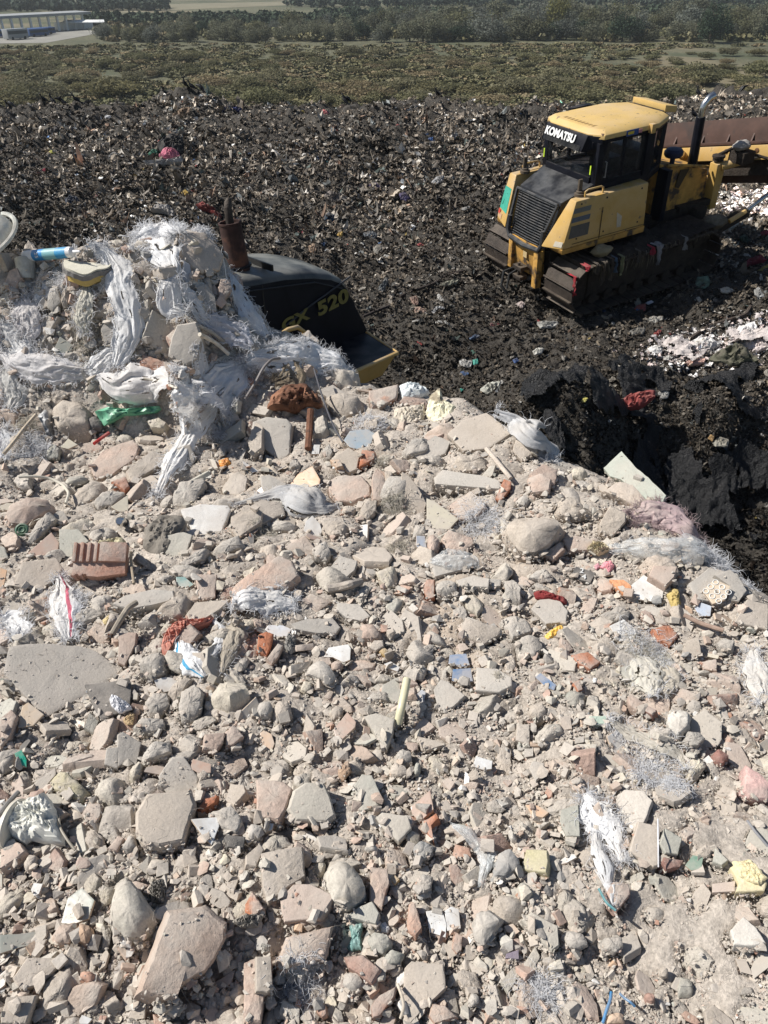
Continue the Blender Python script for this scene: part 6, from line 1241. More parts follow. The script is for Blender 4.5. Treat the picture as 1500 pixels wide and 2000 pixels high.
def drape(cr, poly, lab, seed, amp=.26, mt=None):
    mt = mt or M['blackfilm']
    pp = cpx(cr, poly); P, t = hit_field(pp[:, 0], pp[:, 1]); P = P[np.isfinite(t)][:, :2]; x0, y0 = P.min(0) - .1; x1, y1 = P.max(0) + .1
    nx = int(np.clip((x1 - x0) / .022, 40, 260)); ny = int(np.clip((y1 - y0) / .022, 40, 260)); X, Y = np.meshgrid(np.linspace(x0, x1, nx), np.linspace(y0, y1, ny))
    wx = X + .22 * fbm(xy3(X * 2, Y * 2, seed), 3, seed); wy = Y + .22 * fbm(xy3(X * 2, Y * 2, seed + 9.), 3, seed + 1); ins = np.zeros(X.shape, bool)
    for k in range(len(P)):
        a, b = P[k], P[(k + 1) % len(P)]; ins ^= ((a[1] > wy) != (b[1] > wy)) & (wx < (b[0] - a[0]) * (wy - a[1]) / (b[1] - a[1] + 1e-12) + a[0])
    ins &= fbm(xy3(X * 2.4, Y * 2.4, seed), 3, seed + 6) < (.22 if nx < 120 else .06)
    w2 = fbm(xy3(X * .7, Y * .7, seed), 2, seed + 4) * 1.5
    Z = fast0(X, Y) + .10 + amp * (fbm(xy3(X * .9 + w2, Y * 1.4 + w2, seed), 4, seed + 2, .55, ridge=True)) + .11 * fbm(xy3(X * 2.6 + 2 * w2, Y * 4.5 + w2, seed), 4, seed + 3, .6, ridge=True) + .04 * fbm(xy3(X * 9 + 4 * w2, Y * 12, seed), 3, seed + 5, .6, ridge=True)
    idx = np.arange(nx * ny).reshape(ny, nx); Q = np.stack([idx[:-1, :-1], idx[:-1, 1:], idx[1:, 1:], idx[1:, :-1]], -1)[ins[:-1, :-1]]
    me = npmesh('black_sheet', np.stack([X, Y, Z], -1).reshape(-1, 3), [Q], [mt], smooth=True); me.set_sharp_from_angle(angle=.9); FMARKS.append((short_of(lab), pp[:, 0].mean(), pp[:, 1].mean()))
    return tag(ob('black_sheet', me), lab, 'plastic sheet')
for i, (cr, poly, col, lab, nm, cat, th) in enumerate(FL):
    if nm == 'black_sheet' and 'bag' not in lab: drape(cr, poly, lab, 200 + i, .17); continue
    col = tuple(.78 * c + .22 * sum(col) / 3 for c in col)
    mt = 'blackfilm' if nm == 'black_sheet' else 'foam' if 'foam' in nm else 'cloth' if nm == 'red_cloth' else 'scrap'
    if nm == 'black_sheet': th *= .35
    cx_, cy_ = np.mean(poly, 0); big = nm == 'black_sheet'
    poly2 = [(cx_ + (x - cx_) * 1.12, cy_ + (y - cy_) * 1.12) for x, y in poly]
    crumple(cr, poly2, lab, col, mt, th * .55, 200 + i, nm, cat, True, .42 if nm == 'red_cloth' else .09, 1.3 if not big else .55, .6, .45 if not big else .35, nr=12 if not big else 26, na=36 if not big else 80)
o = drape('N', [(830, 235), (1000, 185), (1130, 140), (1290, 140), (1400, 80), (1560, 40), (1620, 200), (1540, 330), (1400, 320), (1300, 280), (1200, 255), (1060, 310), (900, 280)], 'pale pinkish spill', 333, .10, mat('pinkish_white_foam', (.58, .52, .49), .9, var=.25, scale=3, bump=1., bscale=12, bdist=.05, spots=[((.10, .085, .07), 2.2, .60, .08)]))
o.name = 'pale_foam_spill'; del o['category']; tag(o, 'flat pinkish white spill of foam right of the bulldozer track', None, None, 'stuff'); FMARKS.pop()
# nameless pale scraps, each its own object
used2 = set(f[3] for f in FL); FM2 = [m for m in FMARKS if len(m[0].split()) > 1]; c2 = {}
for m in FM2: c2[m[0]] = c2.get(m[0], 0) + 1
FM2 = [m for m in FM2 if c2[m[0]] == 1] + [('exhaust pipe', 455, 430), ('black hood', 580, 530), ('bulldozer cab', 1180, 300), ('far track', 975, 470), ('near track', 1230, 520)]
r_ = np.random.RandomState(17); tm = []
for i in range(8):
    q = nrm(r_.normal(size=(7, 2))) * r_.uniform(.3, .55, (7, 1)); 
    a = np.sort(r_.rand(8)) * 6.28; nr, na = 7, 20; th_ = np.linspace(0, 6.283, na, endpoint=False); rr = .32 + .2 * r_.rand() + .14 * np.sin(th_ * 2 + r_.rand() * 6) + .08 * np.sin(th_ * 3 + r_.rand() * 6)
    s = np.linspace(0, 1, nr)[1:, None]; X = np.cos(th_) * rr * s; Y = np.sin(th_) * rr * s; Z = .12 * fbm(np.stack([X * 5, Y * 5, X * 0 + i], -1), 3, i, ridge=True) + .1 * (1 - s)
    k = np.arange(na); k2 = (k + 1) % na
    me = npmesh('refuse_scrap', np.vstack([[[0, 0, .1]], np.stack([X, Y, Z], -1).reshape(-1, 3)]), [np.stack([0 * k, 1 + k, 1 + k2], 1), np.vstack([np.stack([1 + r * na + k, 1 + (r + 1) * na + k, 1 + (r + 1) * na + k2, 1 + r * na + k2], 1) for r in range(nr - 2)])], [M['scrap']], smooth=True); me.set_sharp_from_angle(angle=.8); tm.append(me)
sc_cols = [((.46, .45, .42), 'white', 26), ((.28, .26, .225), 'light grey', 40), ((.24, .195, .14), 'tan', 22), ((.32, .05, .05), 'red', 4), ((.04, .09, .20), 'blue', 4), ((.05, .16, .12), 'green', 2), ((.38, .28, .08), 'yellow', 2), ((.28, .14, .14), 'pink', 2)]
cw = np.array([c[2] for c in sc_cols], float); cw /= cw.sum(); ns = 0
while ns < 230:
    px, py = r_.uniform(-10, 1510), 205 + 560 * r_.rand() ** .9
    if (940 < px < 1420 and 190 < py < 620) or (px < 700 and py > 440) or (px > 1290 and py < 470): continue
    P, t = hit_field(np.array([px]), np.array([py]))
    if not np.isfinite(t[0]): continue
    P = P[0]; s = r_.uniform(.09, .22) * (.6 + .02 * P[1]); ci = r_.choice(len(sc_cols), p=cw); c_, cn, _ = sc_cols[ci]
    o = ob('refuse_scrap', tm[r_.randint(8)], color=np.array(c_) * r_.uniform(.7, 1.15)); fr = frame(nrm([r_.normal(0, .4), -.35 + r_.normal(0, .3), 1]), r_.rand() * 6.28)
    fr.translation = Vector((P[0], P[1], float(field(P[0:1], P[1:2])[0]) + .05)); o.matrix_world = fr @ Matrix.Diagonal((s, s * r_.uniform(.5, 1), s, 1))
    tag(o, label_near(f'{["small", "crumpled", "flat", "torn"][r_.randint(4)]} {cn} scrap', px, py, FM2, used2, f'{cn} scrap lying on the dark refuse'), 'refuse scrap', 'loose scraps on the refuse'); ns += 1
def frod(crop, pts, r, label, name, cat, color):
    pp = cpx(crop, pts); P, t = hit_field(pp[:, 0], pp[:, 1]); P[:, 2] += .06; b = MB(); b.tube(resample(P, 24), r, 7); return tag(b.build(name, M['wood'], color=color), label, cat)
frod('Q', [(270, 450), (360, 410), (480, 370), (580, 310), (690, 280)], .035, 'black branch lying between the hood and the bulldozer', 'dead_branch', 'branch', (.045, .035, .03))
frod('Q', [(30, 580), (110, 545), (200, 510)], .03, 'short black branch right of the hood', 'dead_branch', 'branch', (.05, .04, .035))
frod('R', [(990, 890), (1100, 810), (1230, 770), (1350, 735), (1380, 680)], .035, 'long brown branch behind the white foam spill', 'dead_branch', 'branch', (.07, .055, .045))
frod('N', [(1270, 580), (1310, 620), (1350, 660)], .03, 'thin grey branch on the right pit wall', 'dead_branch', 'branch', (.08, .07, .06))
# the crows on the crest
def crow_mesh(pose):
    prof = [(.0, -.23), (.012, -.22), (.020, -.14), (.034, -.10), (.058, -.04), (.068, .02), (.062, .08), (.045, .125), (.036, .15), (.040, .175), (.036, .20), (.014, .222), (.008, .25), (.001, .27)]
    b = MB(); n = 14; V = []
    for r, h in prof:
        up_ = .10 * sstep(.08, .2, h) * 1.2 if pose != 2 else -.06 * sstep(.08, .2, h)
        for k in range(n): q = 2 * math.pi * k / n; V.append((h, r * .85 * math.cos(q), .16 + r * math.sin(q) + up_ - (.02 if h > .21 else 0)))
    m = len(prof); b.add(V, [(i * n + k, i * n + (k + 1) % n, (i + 1) * n + (k + 1) % n, (i + 1) * n + k) for i in range(m - 1) for k in range(n)] + [tuple(range(n))[::-1], tuple((m - 1) * n + k for k in range(n))])
    b.hexa(np.array([(-.34, -.04, .125), (-.12, -.025, .155), (-.12, .025, .155), (-.34, .04, .125), (-.34, -.04, .133), (-.12, -.025, .175), (-.12, .025, .175), (-.34, .04, .133)]))
    for s in (-1, 1):
        b.tube([(.09, s * .05, .20), (.0, s * .068, .175), (-.12, s * .05, .15), (-.24, s * .02, .135)], [.012, .03, .024, .006], 8)
        b.tube([(.0, s * .03, .12), (.01, s * .03, .05), (.0, s * .03, .0)], .006, 6); b.tube([(-.02, s * .03, .002), (.045, s * .03, .002)], .005, 5)
    o = b.build('crow', M['feather']); me = o.data; bpy.data.objects.remove(o); return me
CM = [crow_mesh(k) for k in range(3)]
CR = [('O', 20, 80, 'crow at the far left end of the crest'), ('O', 48, 62, 'crow just behind the far left crow'), ('O', 75, 88, 'low crouching crow beside the far left pair'), ('O', 268, 75, 'first crow of the group on the left hump'), ('O', 318, 72, 'largest crow of the group on the left hump'), ('O', 362, 82, 'third crow of the group on the left hump'), ('O', 385, 92, 'crow at the right end of the left hump group'),
      ('O', 460, 105, 'crow half hidden on the slope of the left hump'), ('O', 928, 50, 'single crow left of the brown cardboard'), ('O', 1088, 25, 'crow in front on top of the central hump'), ('O', 1130, 18, 'middle crow on top of the central hump'), ('O', 1178, 22, 'right hand crow on top of the central hump'),
      ('P', 390, 66, 'crow above the red and white bag'), ('P', 512, 22, 'crow perched high right of the red bag'), ('P', 530, 72, 'big crow standing below the perched one'), ('P', 1055, 22, 'lone crow on the crest middle right'),
      ('S', 1135, 118, 'crow left of the silver exhaust tip', ), ('S', 1372, 98, 'crow on the crest right of the exhaust tip'), ('S', 1125, 190, 'crow between the cab and the blade')]
r_ = np.random.RandomState(4)
for i, (cr, x, y, lab) in enumerate(CR):
    p = cpx(cr, [x, y]); D = rays(p[0], p[1] + 8)[None][0].ravel(); yk = CREST - .2 if not (cr == 'S' and y > 150) else CREST - 3
    P = D / D[1] * yk; P[2] = float(field(P[0:1], P[1:2])[0]) ; z_ray = (D / D[1] * yk)[2]
    P[2] = max(P[2] + .06, z_ray + .04)
    o = ob('crow', CM[i % 3]); o.location = P; o.rotation_euler = (0, math.radians(r_.uniform(-48, -22)), math.radians(r_.choice([180, 160, 200, 150, 0]) + r_.uniform(-15, 15))); o.scale = (.95,) * 3
    tag(o, lab, 'crow', 'crows on the crest')
    if P[2] > float(field(P[0:1], P[1:2])[0]) + .15:    # a clod under a bird that stands higher
        zf = float(field(P[0:1], P[1:2])[0]); b = MB(); b.lathe([(.02, zf - P[2] - .1), (.35, zf - P[2] - .05), (.22, -.12), (.10, -.01), (.01, 0.)], P, n=12); tag(b.build('refuse_clod', M['mud']), 'dark clod of refuse under the crow: ' + ' '.join(lab.split()[-5:]), 'clod')
# ================================================================ THE BULLDOZER
DT = np.array([4.632, 16.331, -5.336]); yw, pt, rl = math.radians(27.68), math.radians(-4.95), math.radians(3.29)
dz = bpy.data.objects.new('bulldozer', None); link(dz); dz.location = DT; dz.rotation_mode = 'XYZ'
MDZ = Matrix.Translation(DT) @ Matrix.Rotation(yw, 4, 'Z') @ Matrix.Rotation(pt, 4, 'Y') @ Matrix.Rotation(rl, 4, 'X'); dz.matrix_world = MDZ
tag(dz, 'yellow bulldozer with black cab and muddy tracks parked on the refuse', 'bulldozer')
def B_(a, b, name, m, bev=.015, par=None, **k): q = MB(); q.box(a, b); return q.build(name, M[m], par or dz, bev, **k)
# tracks
def stadium(n, x0=-1.42, x1=1.5, r=.46, zc=.49):
    L_ = 2 * (x1 - x0) + 2 * math.pi * r; out = []
    for i in range(n):
        s = L_ * i / n
        if s < x1 - x0: out.append((x0 + s, zc - r, 0.))
        elif s < x1 - x0 + math.pi * r: a = (s - (x1 - x0)) / r; out.append((x1 + r * math.sin(a), zc - r * math.cos(a), a))
        elif s < 2 * (x1 - x0) + math.pi * r: q = s - (x1 - x0) - math.pi * r; out.append((x1 - q, zc + r - .05 * math.sin(math.pi * q / (x1 - x0)), math.pi))
        else: a = (s - 2 * (x1 - x0) - math.pi * r) / r; out.append((x0 - r * math.sin(a), zc + r * math.cos(a), math.pi + a))
    return out
for side in (-1, 1):
    q = MB(); yc = side * 1.07
    for x, z, a in stadium(38):
        # shoe plate with its grouser bar; normal points outward from the loop
        R_ = Matrix.Translation((x, yc, z)) @ Matrix.Rotation(-a, 4, 'Y')
        q.box((-.105, -.43, -.028), (.105, .43, .0), R_); q.box((.078, -.43, -.085), (.103, .43, -.028), R_)
        q.box((-.09, -.09, .0), (.09, -.04, .09), R_); q.box((-.09, .04, .0), (.09, .09, .09), R_)
    o = q.build('track_tread', M['steel'], dz)
    q = MB(); q.box((-1.3, yc - .16, .22), (1.35, yc + .16, .72)); 
    for k in range(7): q.lathe([(.03, -.2), (.11, -.2), (.11, .2), (.03, .2)], (-1.15 + k * .39, yc, .17), (0, 1, 0), 16)
    q.build('track_frame', M['mud'], dz, .01)
    for x, r in ((-1.42, .36), (1.5, .36)):
        q = MB(); q.lathe([(.05, -.13), (r * .6, -.12), (r, -.1), (r, .1), (r * .6, .12), (.05, .13)], (x, yc, .49), (0, 1, 0), 28); q.build('idler_wheel', M['mud'], dz)
    # mud and refuse caked on the upper run
    rs = np.random.RandomState(5 + side); n = 60; u = np.linspace(0, 1, 110)[:, None]; v = np.linspace(-1, 1, 26)[None]
    x = -1.25 + 3.0 * u + 0 * v; y = yc + .40 * v + 0 * u
    h = fbm(xy3(x * 3.6, y * 3.6), 5, 15 + side, .7) + .35; z = .965 + np.clip(h, -.2, 1) * .24 * (1 - v ** 6) * np.minimum(1, 6 * np.minimum(u, 1 - u)) - .03 + .12 * sstep(.5, 1., u)
    me = grid_mesh('shade_darkened_mud', x, y, z, [M['mud']]); ob('shade_darkened_mud', me, dz)
rs = np.random.RandomState(51); n = 260; xx = rs.uniform(-1.5, 1.75, n); rt_ = np.c_[xx, np.full(n, -1.49) + rs.uniform(0, .12, n), np.full(n, .99)]; q_ = []
for k in range(n):
    L_ = rs.uniform(.06, .45) ** 1.0 * (.4 + .6 * (abs(xx[k] + .6) < .7)); a = rt_[k]; w_ = rs.uniform(.006, .03); d = rs.uniform(-.06, .06)
    q_ += [a, a + (w_, 0, 0), a + (w_ + d, -.03, -L_ * .5), a + (d, -.03, -L_ * .5), a + (d * 1.6 + w_ * .3, -.02, -L_)]
q_ = np.array(q_); b5 = np.arange(n)[:, None] * 5; cols_ = np.array([(.05, .04, .03), (.08, .065, .05), (.12, .11, .09), (.035, .03, .028), (.16, .14, .10)])[rs.randint(0, 5, n)]
me = npmesh('hanging_mud_fringe', q_, [b5 + np.array([[0, 3, 2, 1]]), b5 + np.array([[3, 4, 2]])], [M['flake']], np.vstack([cols_, cols_])); ob('hanging_mud_fringe', me, dz)
# hull
q = MB(); q.box((-1.72, -.52, .40), (2.3, .52, 1.16)); q.build('chassis', M['mud'], dz, .02)
q = MB(); q.prism([(-1.90, -.40, .45), (-1.90, .42, .45), (-1.98, .46, 1.12), (-1.98, -.44, 1.12)], (.16, 0, 0)); q.box((-2.02, -.50, .30), (-1.88, -.36, 1.05)); q.box((-2.02, .36, .45), (-1.88, .48, 1.05)); q.build('rear_plate', M['ydirt'], dz, .015)
q = MB(); q.box((-2.14, -.14, .36), (-1.95, .14, .44)); q.box((-2.14, -.14, .56), (-1.95, .14, .64)); q.lathe([(.03, .28), (.03, .70)], (-2.08, 0, 0)); q.build('tow_hitch', M['steel'], dz, .01)
q = MB(); q.tube([(-1.95, .25, .50), (-2.25, .28, .45), (-2.35, .2, .2), (-2.25, .1, .02)], .03, 8); q.tube([(-1.95, .15, .5), (-2.2, .15, .42), (-2.28, .1, .15)], .025, 8); q.build('hanging_hose', M['deco'], dz, color=(.03, .03, .03))
B_((-1.985, -.1, .80), (-1.975, .02, .92), 'plate_sticker', 'deco', 0, color=(.5, .38, .2))
for s in (-1, 1):
    y0, y1 = (-.60, -1.08) if s < 0 else (.60, 1.08); q = MB()
    V = np.array([(-2.06, y0, 1.22), (.10, y0, 1.22), (.10, y1, 1.30), (-1.92, y1, 1.27), (-1.66, y0 * 1.42, 2.12), (.08, y0 * 1.30, 2.14), (.06, y1 * .975, 2.13), (-1.68, y1 * .975, 2.12)])
    q.hexa(V); o = q.build('side_cover', M['yellow'], dz, .035)
    q = MB(); V2 = np.array([(-1.90, y1 * 1.0, 1.17), (.12, y1, 1.17), (.12, y1 * 1.003, 1.30), (-1.93, y1 * 1.003, 1.27), (-1.9, y0 * .9, 1.17), (.12, y0 * .9, 1.17), (.12, y0 * .9, 1.25), (-1.95, y0 * .9, 1.22)]); q.hexa(V2); q.build('cover_sill', M['ydirt'], dz, .02)
    q = MB(); z0 = 2.13; q.tube([(-1.42, y1 * .9, z0), (-1.42, y1 * .9, z0 + .09), (-1.36, y1 * .9, z0 + .12), (-1.05, y1 * .9, z0 + .12), (-1.0, y1 * .9, z0 + .09), (-1.0, y1 * .9, z0)], .018, 8); q.build('grab_handle', M['yellow'], dz)
    q = MB(); q.lathe([(.0, 0), (.10, 0), (.10, .05), (.07, .06), (.07, .09), (.03, .11), (.03, .16)], (-1.45, y0 * 1.42, 2.12)); q.box((-1.5, y0 * 1.42 - .02, 2.14), (-1.42, y0 * 1.42 + .02, 2.42)); q.build('filler_cap', M['deco'], dz, color=(.10, .08, .06))
# stickers: worn label on the near cover, rear lamps and plates
def quad(name, pts, m, color=None, off=.004):
    P = np.array(pts, float); n = nrm(np.cross(P[1] - P[0], P[3] - P[0])); q = MB(); q.prism(P, n * off); return q.build(name, M[m], dz, color=color)
def side_pt(x, z, s=-1):     # on the outer face of the near side cover
    k = (z - 1.28) / .84; return (x, s * (1.08 - .027 * k) - .001 * (1 if s > 0 else -1) * -1 * -1, z)
def sp(x, z): k = (z - 1.285) / .84; return (x, -(1.08 - .027 * k) - .002, z)
for z0, z1, c_ in ((1.90, 1.99, (.15, .155, .14)), (1.74, 1.83, (.11, .13, .16)), (1.45, 1.68, (.10, .095, .085))):
    quad('worn_sticker', [sp(-1.74 - .12 * (1.9 - z0), z0), sp(-1.33, z0 + .0), sp(-1.31, z1), sp(-1.72 - .12 * (1.9 - z1), z1)], 'deco', c_, .003)
quad('pale_scrape', [sp(-.62, 1.42), sp(-.52, 1.42), sp(-.52, 1.62), sp(-.66, 1.72)], 'deco', (.50, .44, .33), .003)
for s_ in (-1, 1):
    q = MB(); q.box((-1.05, s_ * 1.083 - .003, 1.30), (-1.035, s_ * 1.083 + .003, 1.9)); q.box((-1.7, s_ * 1.086 - .003, 1.335), (.06, s_ * 1.086 + .003, 1.345)); q.build('panel_seam', M['deco'], dz, color=(.06, .04, .02))
    for bx_, bz_ in ((-1.6, 1.42), (-1.55, 2.05), (-.95, 2.05), (-.1, 2.05), (-.1, 1.42), (-.95, 1.42)): q = MB(); q.lathe([(.0, -.004), (.018, -.004), (.018, .008), (.012, .012), (0, .012)], (bx_, s_ * (1.08 - .027 * (bz_ - 1.28) / .84), bz_), (0, s_, 0), 8); q.build('panel_bolt', M['steel'], dz)
# rear faces of the covers: teal sticker on the far one
def rear_pt(s, u, v):        # u 0..1 inner to outer, v 0..1 bottom to top
    a0, a1 = np.array((-2.06, s * .60, 1.22)), np.array((-1.92, s * 1.08, 1.27)); b0, b1 = np.array((-1.66, s * .852, 2.12)), np.array((-1.68, s * 1.053, 2.12))
    p = (a0 * (1 - u) + a1 * u) * (1 - v) + (b0 * (1 - u) + b1 * u) * v; return p + np.array((-.003, s * .001, 0))
quad('teal_sticker', [rear_pt(1, .96, .24), rear_pt(1, .14, .24), rear_pt(1, .16, .72), rear_pt(1, .96, .72)], 'deco', (.05, .33, .24), .004)
for s in (1, -1):
    P = [rear_pt(s, .95, .05), rear_pt(s, .55, .05), rear_pt(s, .55, .16), rear_pt(s, .95, .16)]; quad('rear_reflector', P if s > 0 else P[::-1], 'deco', (.50, .45, .36) if s < 0 else (.46, .30, .17), .005)
P = [rear_pt(1, .98, .12), rear_pt(1, .78, .12), rear_pt(1, .78, .22), rear_pt(1, .98, .22)]; quad('red_mark', P, 'deco', (.45, .06, .04), .008)
quad('teal_slash', [rear_pt(1, .80, .34) + np.array((-.004, 0, 0)), rear_pt(1, .76, .34) + np.array((-.004, 0, 0)), rear_pt(1, .50, .60) + np.array((-.004, 0, 0)), rear_pt(1, .55, .60) + np.array((-.004, 0, 0))], 'deco', (.01, .08, .06), .003)
# rear hood and grille
q = MB(); q.hexa(np.array([(-1.93, -.58, 1.1), (-1.0, -.62, 1.1), (-1.0, .62, 1.1), (-1.93, .58, 1.1), (-1.70, -.66, 1.99), (-1.0, -.78, 2.26), (-1.0, .78, 2.26), (-1.70, .66, 1.99)])); q.build('rear_hood', M['rhood'], dz, .04)
gb = np.array((-1.945, 0, 1.13)); gt = np.array((-1.745, 0, 1.93)); q = MB()
for k in range(17):
    v = (k + .5) / 17; p = gb * (1 - v) + gt * v; wd = .50 + .07 * v; q.tube([p + (-.012, -wd, 0), p + (-.03, 0, 0), p + (-.012, wd, 0)], .012, 6)
for k in range(5):
    y = -.4 + k * .2; q.tube([gb + (-.03, y, 0), gt + (-.03, y * 1.12, 0)], .006, 5)
q.build('grille_slats', M['grille'], dz)
q = MB(); q.tube([gb + (-.03, -.55, .35), gb + (-.05, -.56, .08), gb + (-.06, -.48, -.04), gb + (-.07, 0, -.08), gb + (-.06, .48, -.04), gb + (-.05, .56, .08), gb + (-.03, .55, .35)], .05, 8); q.tube([gb + (-.02, -.56, .3), gt + (-.02, -.64, .02)], .03, 8); q.tube([gb + (-.02, .56, .3), gt + (-.02, .64, .02)], .03, 8); q.tube([gt + (-.02, -.64, .02), gt + (-.02, .64, .02)], .03, 8)
q.build('grille_frame', M['grille'], dz)
# cab
cabp = [(-1.12, -.62), (-1.02, -.80), (.28, -.80), (.86, -.48), (.86, .48), (.28, .80), (-1.02, .80), (-1.12, .62)]
q = MB(); q.prism([(x, y, 2.06) for x, y in cabp], (0, 0, .14)); q.build('cab_base', M['black'], dz, .01)
q = MB(); q.prism([(x, y, 2.93) for x, y in cabp], (0, 0, .08)); q.build('cab_header', M['black'], dz, .01)
def post(x, y, w=.055, z0=2.19, z1=2.94, dx=0, dy=0, name='cab_post'):
    q = MB(); q.hexa(np.array([(x - w, y - w, z0), (x + w, y - w, z0), (x + w, y + w, z0), (x - w, y + w, z0), (x - w + dx, y - w + dy, z1), (x + w + dx, y - w + dy, z1), (x + w + dx, y + w + dy, z1), (x - w + dx, y + w + dy, z1)])); q.build(name, M['black'], dz, .008)
for x, y, w_ in ((-1.0, -.74, .065), (.16, -.745, .09), (.80, -.43, .06), (.80, .43, .06), (.16, .745, .09), (-1.0, .74, .065)): post(x, y, w_)
for s in (-1, 1): post(-.44, s * .765, .028)
q = MB()
for s in (-1, 1): q.box((-.93, s * .775 - .02, 2.19), (.1, s * .775 + .02, 2.28))
q.box((-1.10, -.66, 2.19), (-1.06, .66, 2.33)); q.box((-1.13, -.68, 2.86), (-1.06, .68, 2.95)); q.build('window_frame', M['black'], dz, .006)
q = MB(); q.box((-1.075, -.66, 2.33), (-1.068, .66, 2.87)); q.build('rear_window', M['glass'], dz)
for s in (-1, 1): q = MB(); q.box((-.93, s * .782 - .003, 2.27), (.08, s * .782 + .003, 2.94)); q.build('side_window', M['glass'], dz)
q = MB(); q.hexa(np.array([(.26, -.775, 2.2), (.8, -.47, 2.2), (.8, -.465, 2.2), (.26, -.77, 2.2), (.26, -.775, 2.93), (.8, -.47, 2.93), (.8, -.465, 2.93), (.26, -.77, 2.93)])); q.build('front_side_window', M['glass'], dz)
q = MB(); q.box((-.35, -.25, 2.1), (.1, .25, 2.42)); q.box((-.42, -.25, 2.4), (-.28, .25, 2.9)); q.box((-.42, -.14, 2.85), (-.32, .14, 3.0)); q.build('seat', M['deco'], dz, .03, color=(.02, .02, .022))
q = MB(); q.box((.3, -.4, 2.1), (.75, .4, 2.5)); q.build('dashboard', M['deco'], dz, .03, color=(.03, .03, .03))
q = MB(); q.tube([(-.9, -.83, 2.35), (-.9, -.87, 2.35), (-.9, -.87, 2.62), (-.9, -.83, 2.62)], .012, 6); q.build('door_handle', M['deco'], dz, color=(.2, .2, .2))
for s in (-1, 1): q = MB(); q.box((-1.13, s * .70 - .012, 2.40), (-1.115, s * .70 + .012, 2.56)); q.build('reflective_strip', M['deco'], dz, color=(.62, .85, .06))
# roof
rp = [(-1.16, -.55), (-1.0, -.84), (.30, -.84), (.80, -.56), (.80, .56), (.30, .84), (-1.0, .84), (-1.16, .55)]
V = [(x, y, 3.005) for x, y in rp] + [(x * .99, y * .99, 3.08) for x, y in rp] + [(x * .90 - .02, y * .86, 3.15) for x, y in rp] + [(x * .45, y * .45, 3.175) for x, y in rp]; q = MB()
q.add(V, [tuple(range(8))[::-1], tuple(range(24, 32))] + [(r * 8 + k, r * 8 + (k + 1) % 8, (r + 1) * 8 + (k + 1) % 8, (r + 1) * 8 + k) for r in range(3) for k in range(8)])
o = q.build('cab_roof', M['yroof'], dz, .012)
q = MB(); q.hexa(np.array([(.80, -.42, 3.12), (1.12, -.40, 3.06), (1.12, .46, 3.06), (.80, .48, 3.12), (.80, -.42, 3.24), (1.14, -.40, 3.17), (1.14, .46, 3.17), (.80, .48, 3.24)])); q.build('front_visor', M['yroof'], dz, .015)
q = MB(); q.box((.62, -.40, 3.05), (.86, .44, 3.14)); q.build('visor_bracket', M['black'], dz, .01)
q = MB()
for k in range(9): q.box((-.98 + .0, -.46 + k * .10, 3.145), (-.80, -.40 + k * .10, 3.158))
q.build('roof_vent_slats', M['deco'], dz, color=(.30, .19, .07))
q = MB(); q.box((-1.02, -.80, 3.0), (-.86, -.66, 3.10)); q.build('corner_lamp', M['deco'], dz, .02, color=(.16, .10, .07))
# black fascia with the name, louvres under it
fz0, fz1 = 2.76, 3.06; q = MB(); q.hexa(np.array([(-1.30, -.58, fz0 + .04), (-1.06, -.66, fz0), (-1.06, .66, fz0), (-1.30, .58, fz0 + .04), (-1.20, -.60, fz1), (-1.04, -.66, fz1), (-1.04, .66, fz1), (-1.20, .60, fz1)])); q.build('name_fascia', M['black'], dz, .012)
q = MB()
for k in range(5): q.box((-1.31 + .006 * k, -.52, fz0 + .045 + k * .018), (-1.28, .54, fz0 + .053 + k * .018))
q.build('fascia_slats', M['grille'], dz)
for s in (-1, 1):
    q = MB(); q.hexa(np.array([(-1.26, s * .56, fz0 + .04), (-1.02, s * .60, fz0 - .04), (-.92, s * .82, fz0 - .04), (-.98, s * .80, fz0 + .1), (-1.19, s * .58, fz1 - .01), (-1.0, s * .60, fz1 - .01), (-.88, s * .83, fz1 - .01), (-.98, s * .83, fz1 - .01)])); q.build('fascia_corner', M['black'], dz, .01)
fc = np.array([-1.262, 0, 2.945]); text('KOMATSU', .185, M['white'], dz, face_matrix(fc + (-.006, .10, .01), (0, -1, 0), nrm((.10, 0, .26))), .003, .009, sx=.98)
# side decals under the roof edge
q = MB(); q.box((-.50, -.850, 2.985), (-.22, -.842, 3.085)); q.build('blue_sticker', M['deco'], dz, color=(.03, .07, .22)); q = MB(); q.box((-.47, -.853, 3.01), (-.33, -.850, 3.06)); q.build('yellow_sticker', M['deco'], dz, color=(.55, .42, .05)); q = MB(); q.box((-.21, -.850, 3.0), (-.13, -.842, 3.06)); q.build('white_red_sticker', M['deco'], dz, color=(.50, .22, .22))
q = MB(); q.box((.06, -.90, 2.95), (.16, -.80, 3.11)); q.build('roof_lamp', M['yellow'], dz, .01)
q = MB(); q.box((-.30, .98, 2.98), (.22, 1.10, 3.10)); q.box((-.1, .80, 3.0), (0, 1.0, 3.04)); q.build('lamp_box', M['black'], dz, .01)
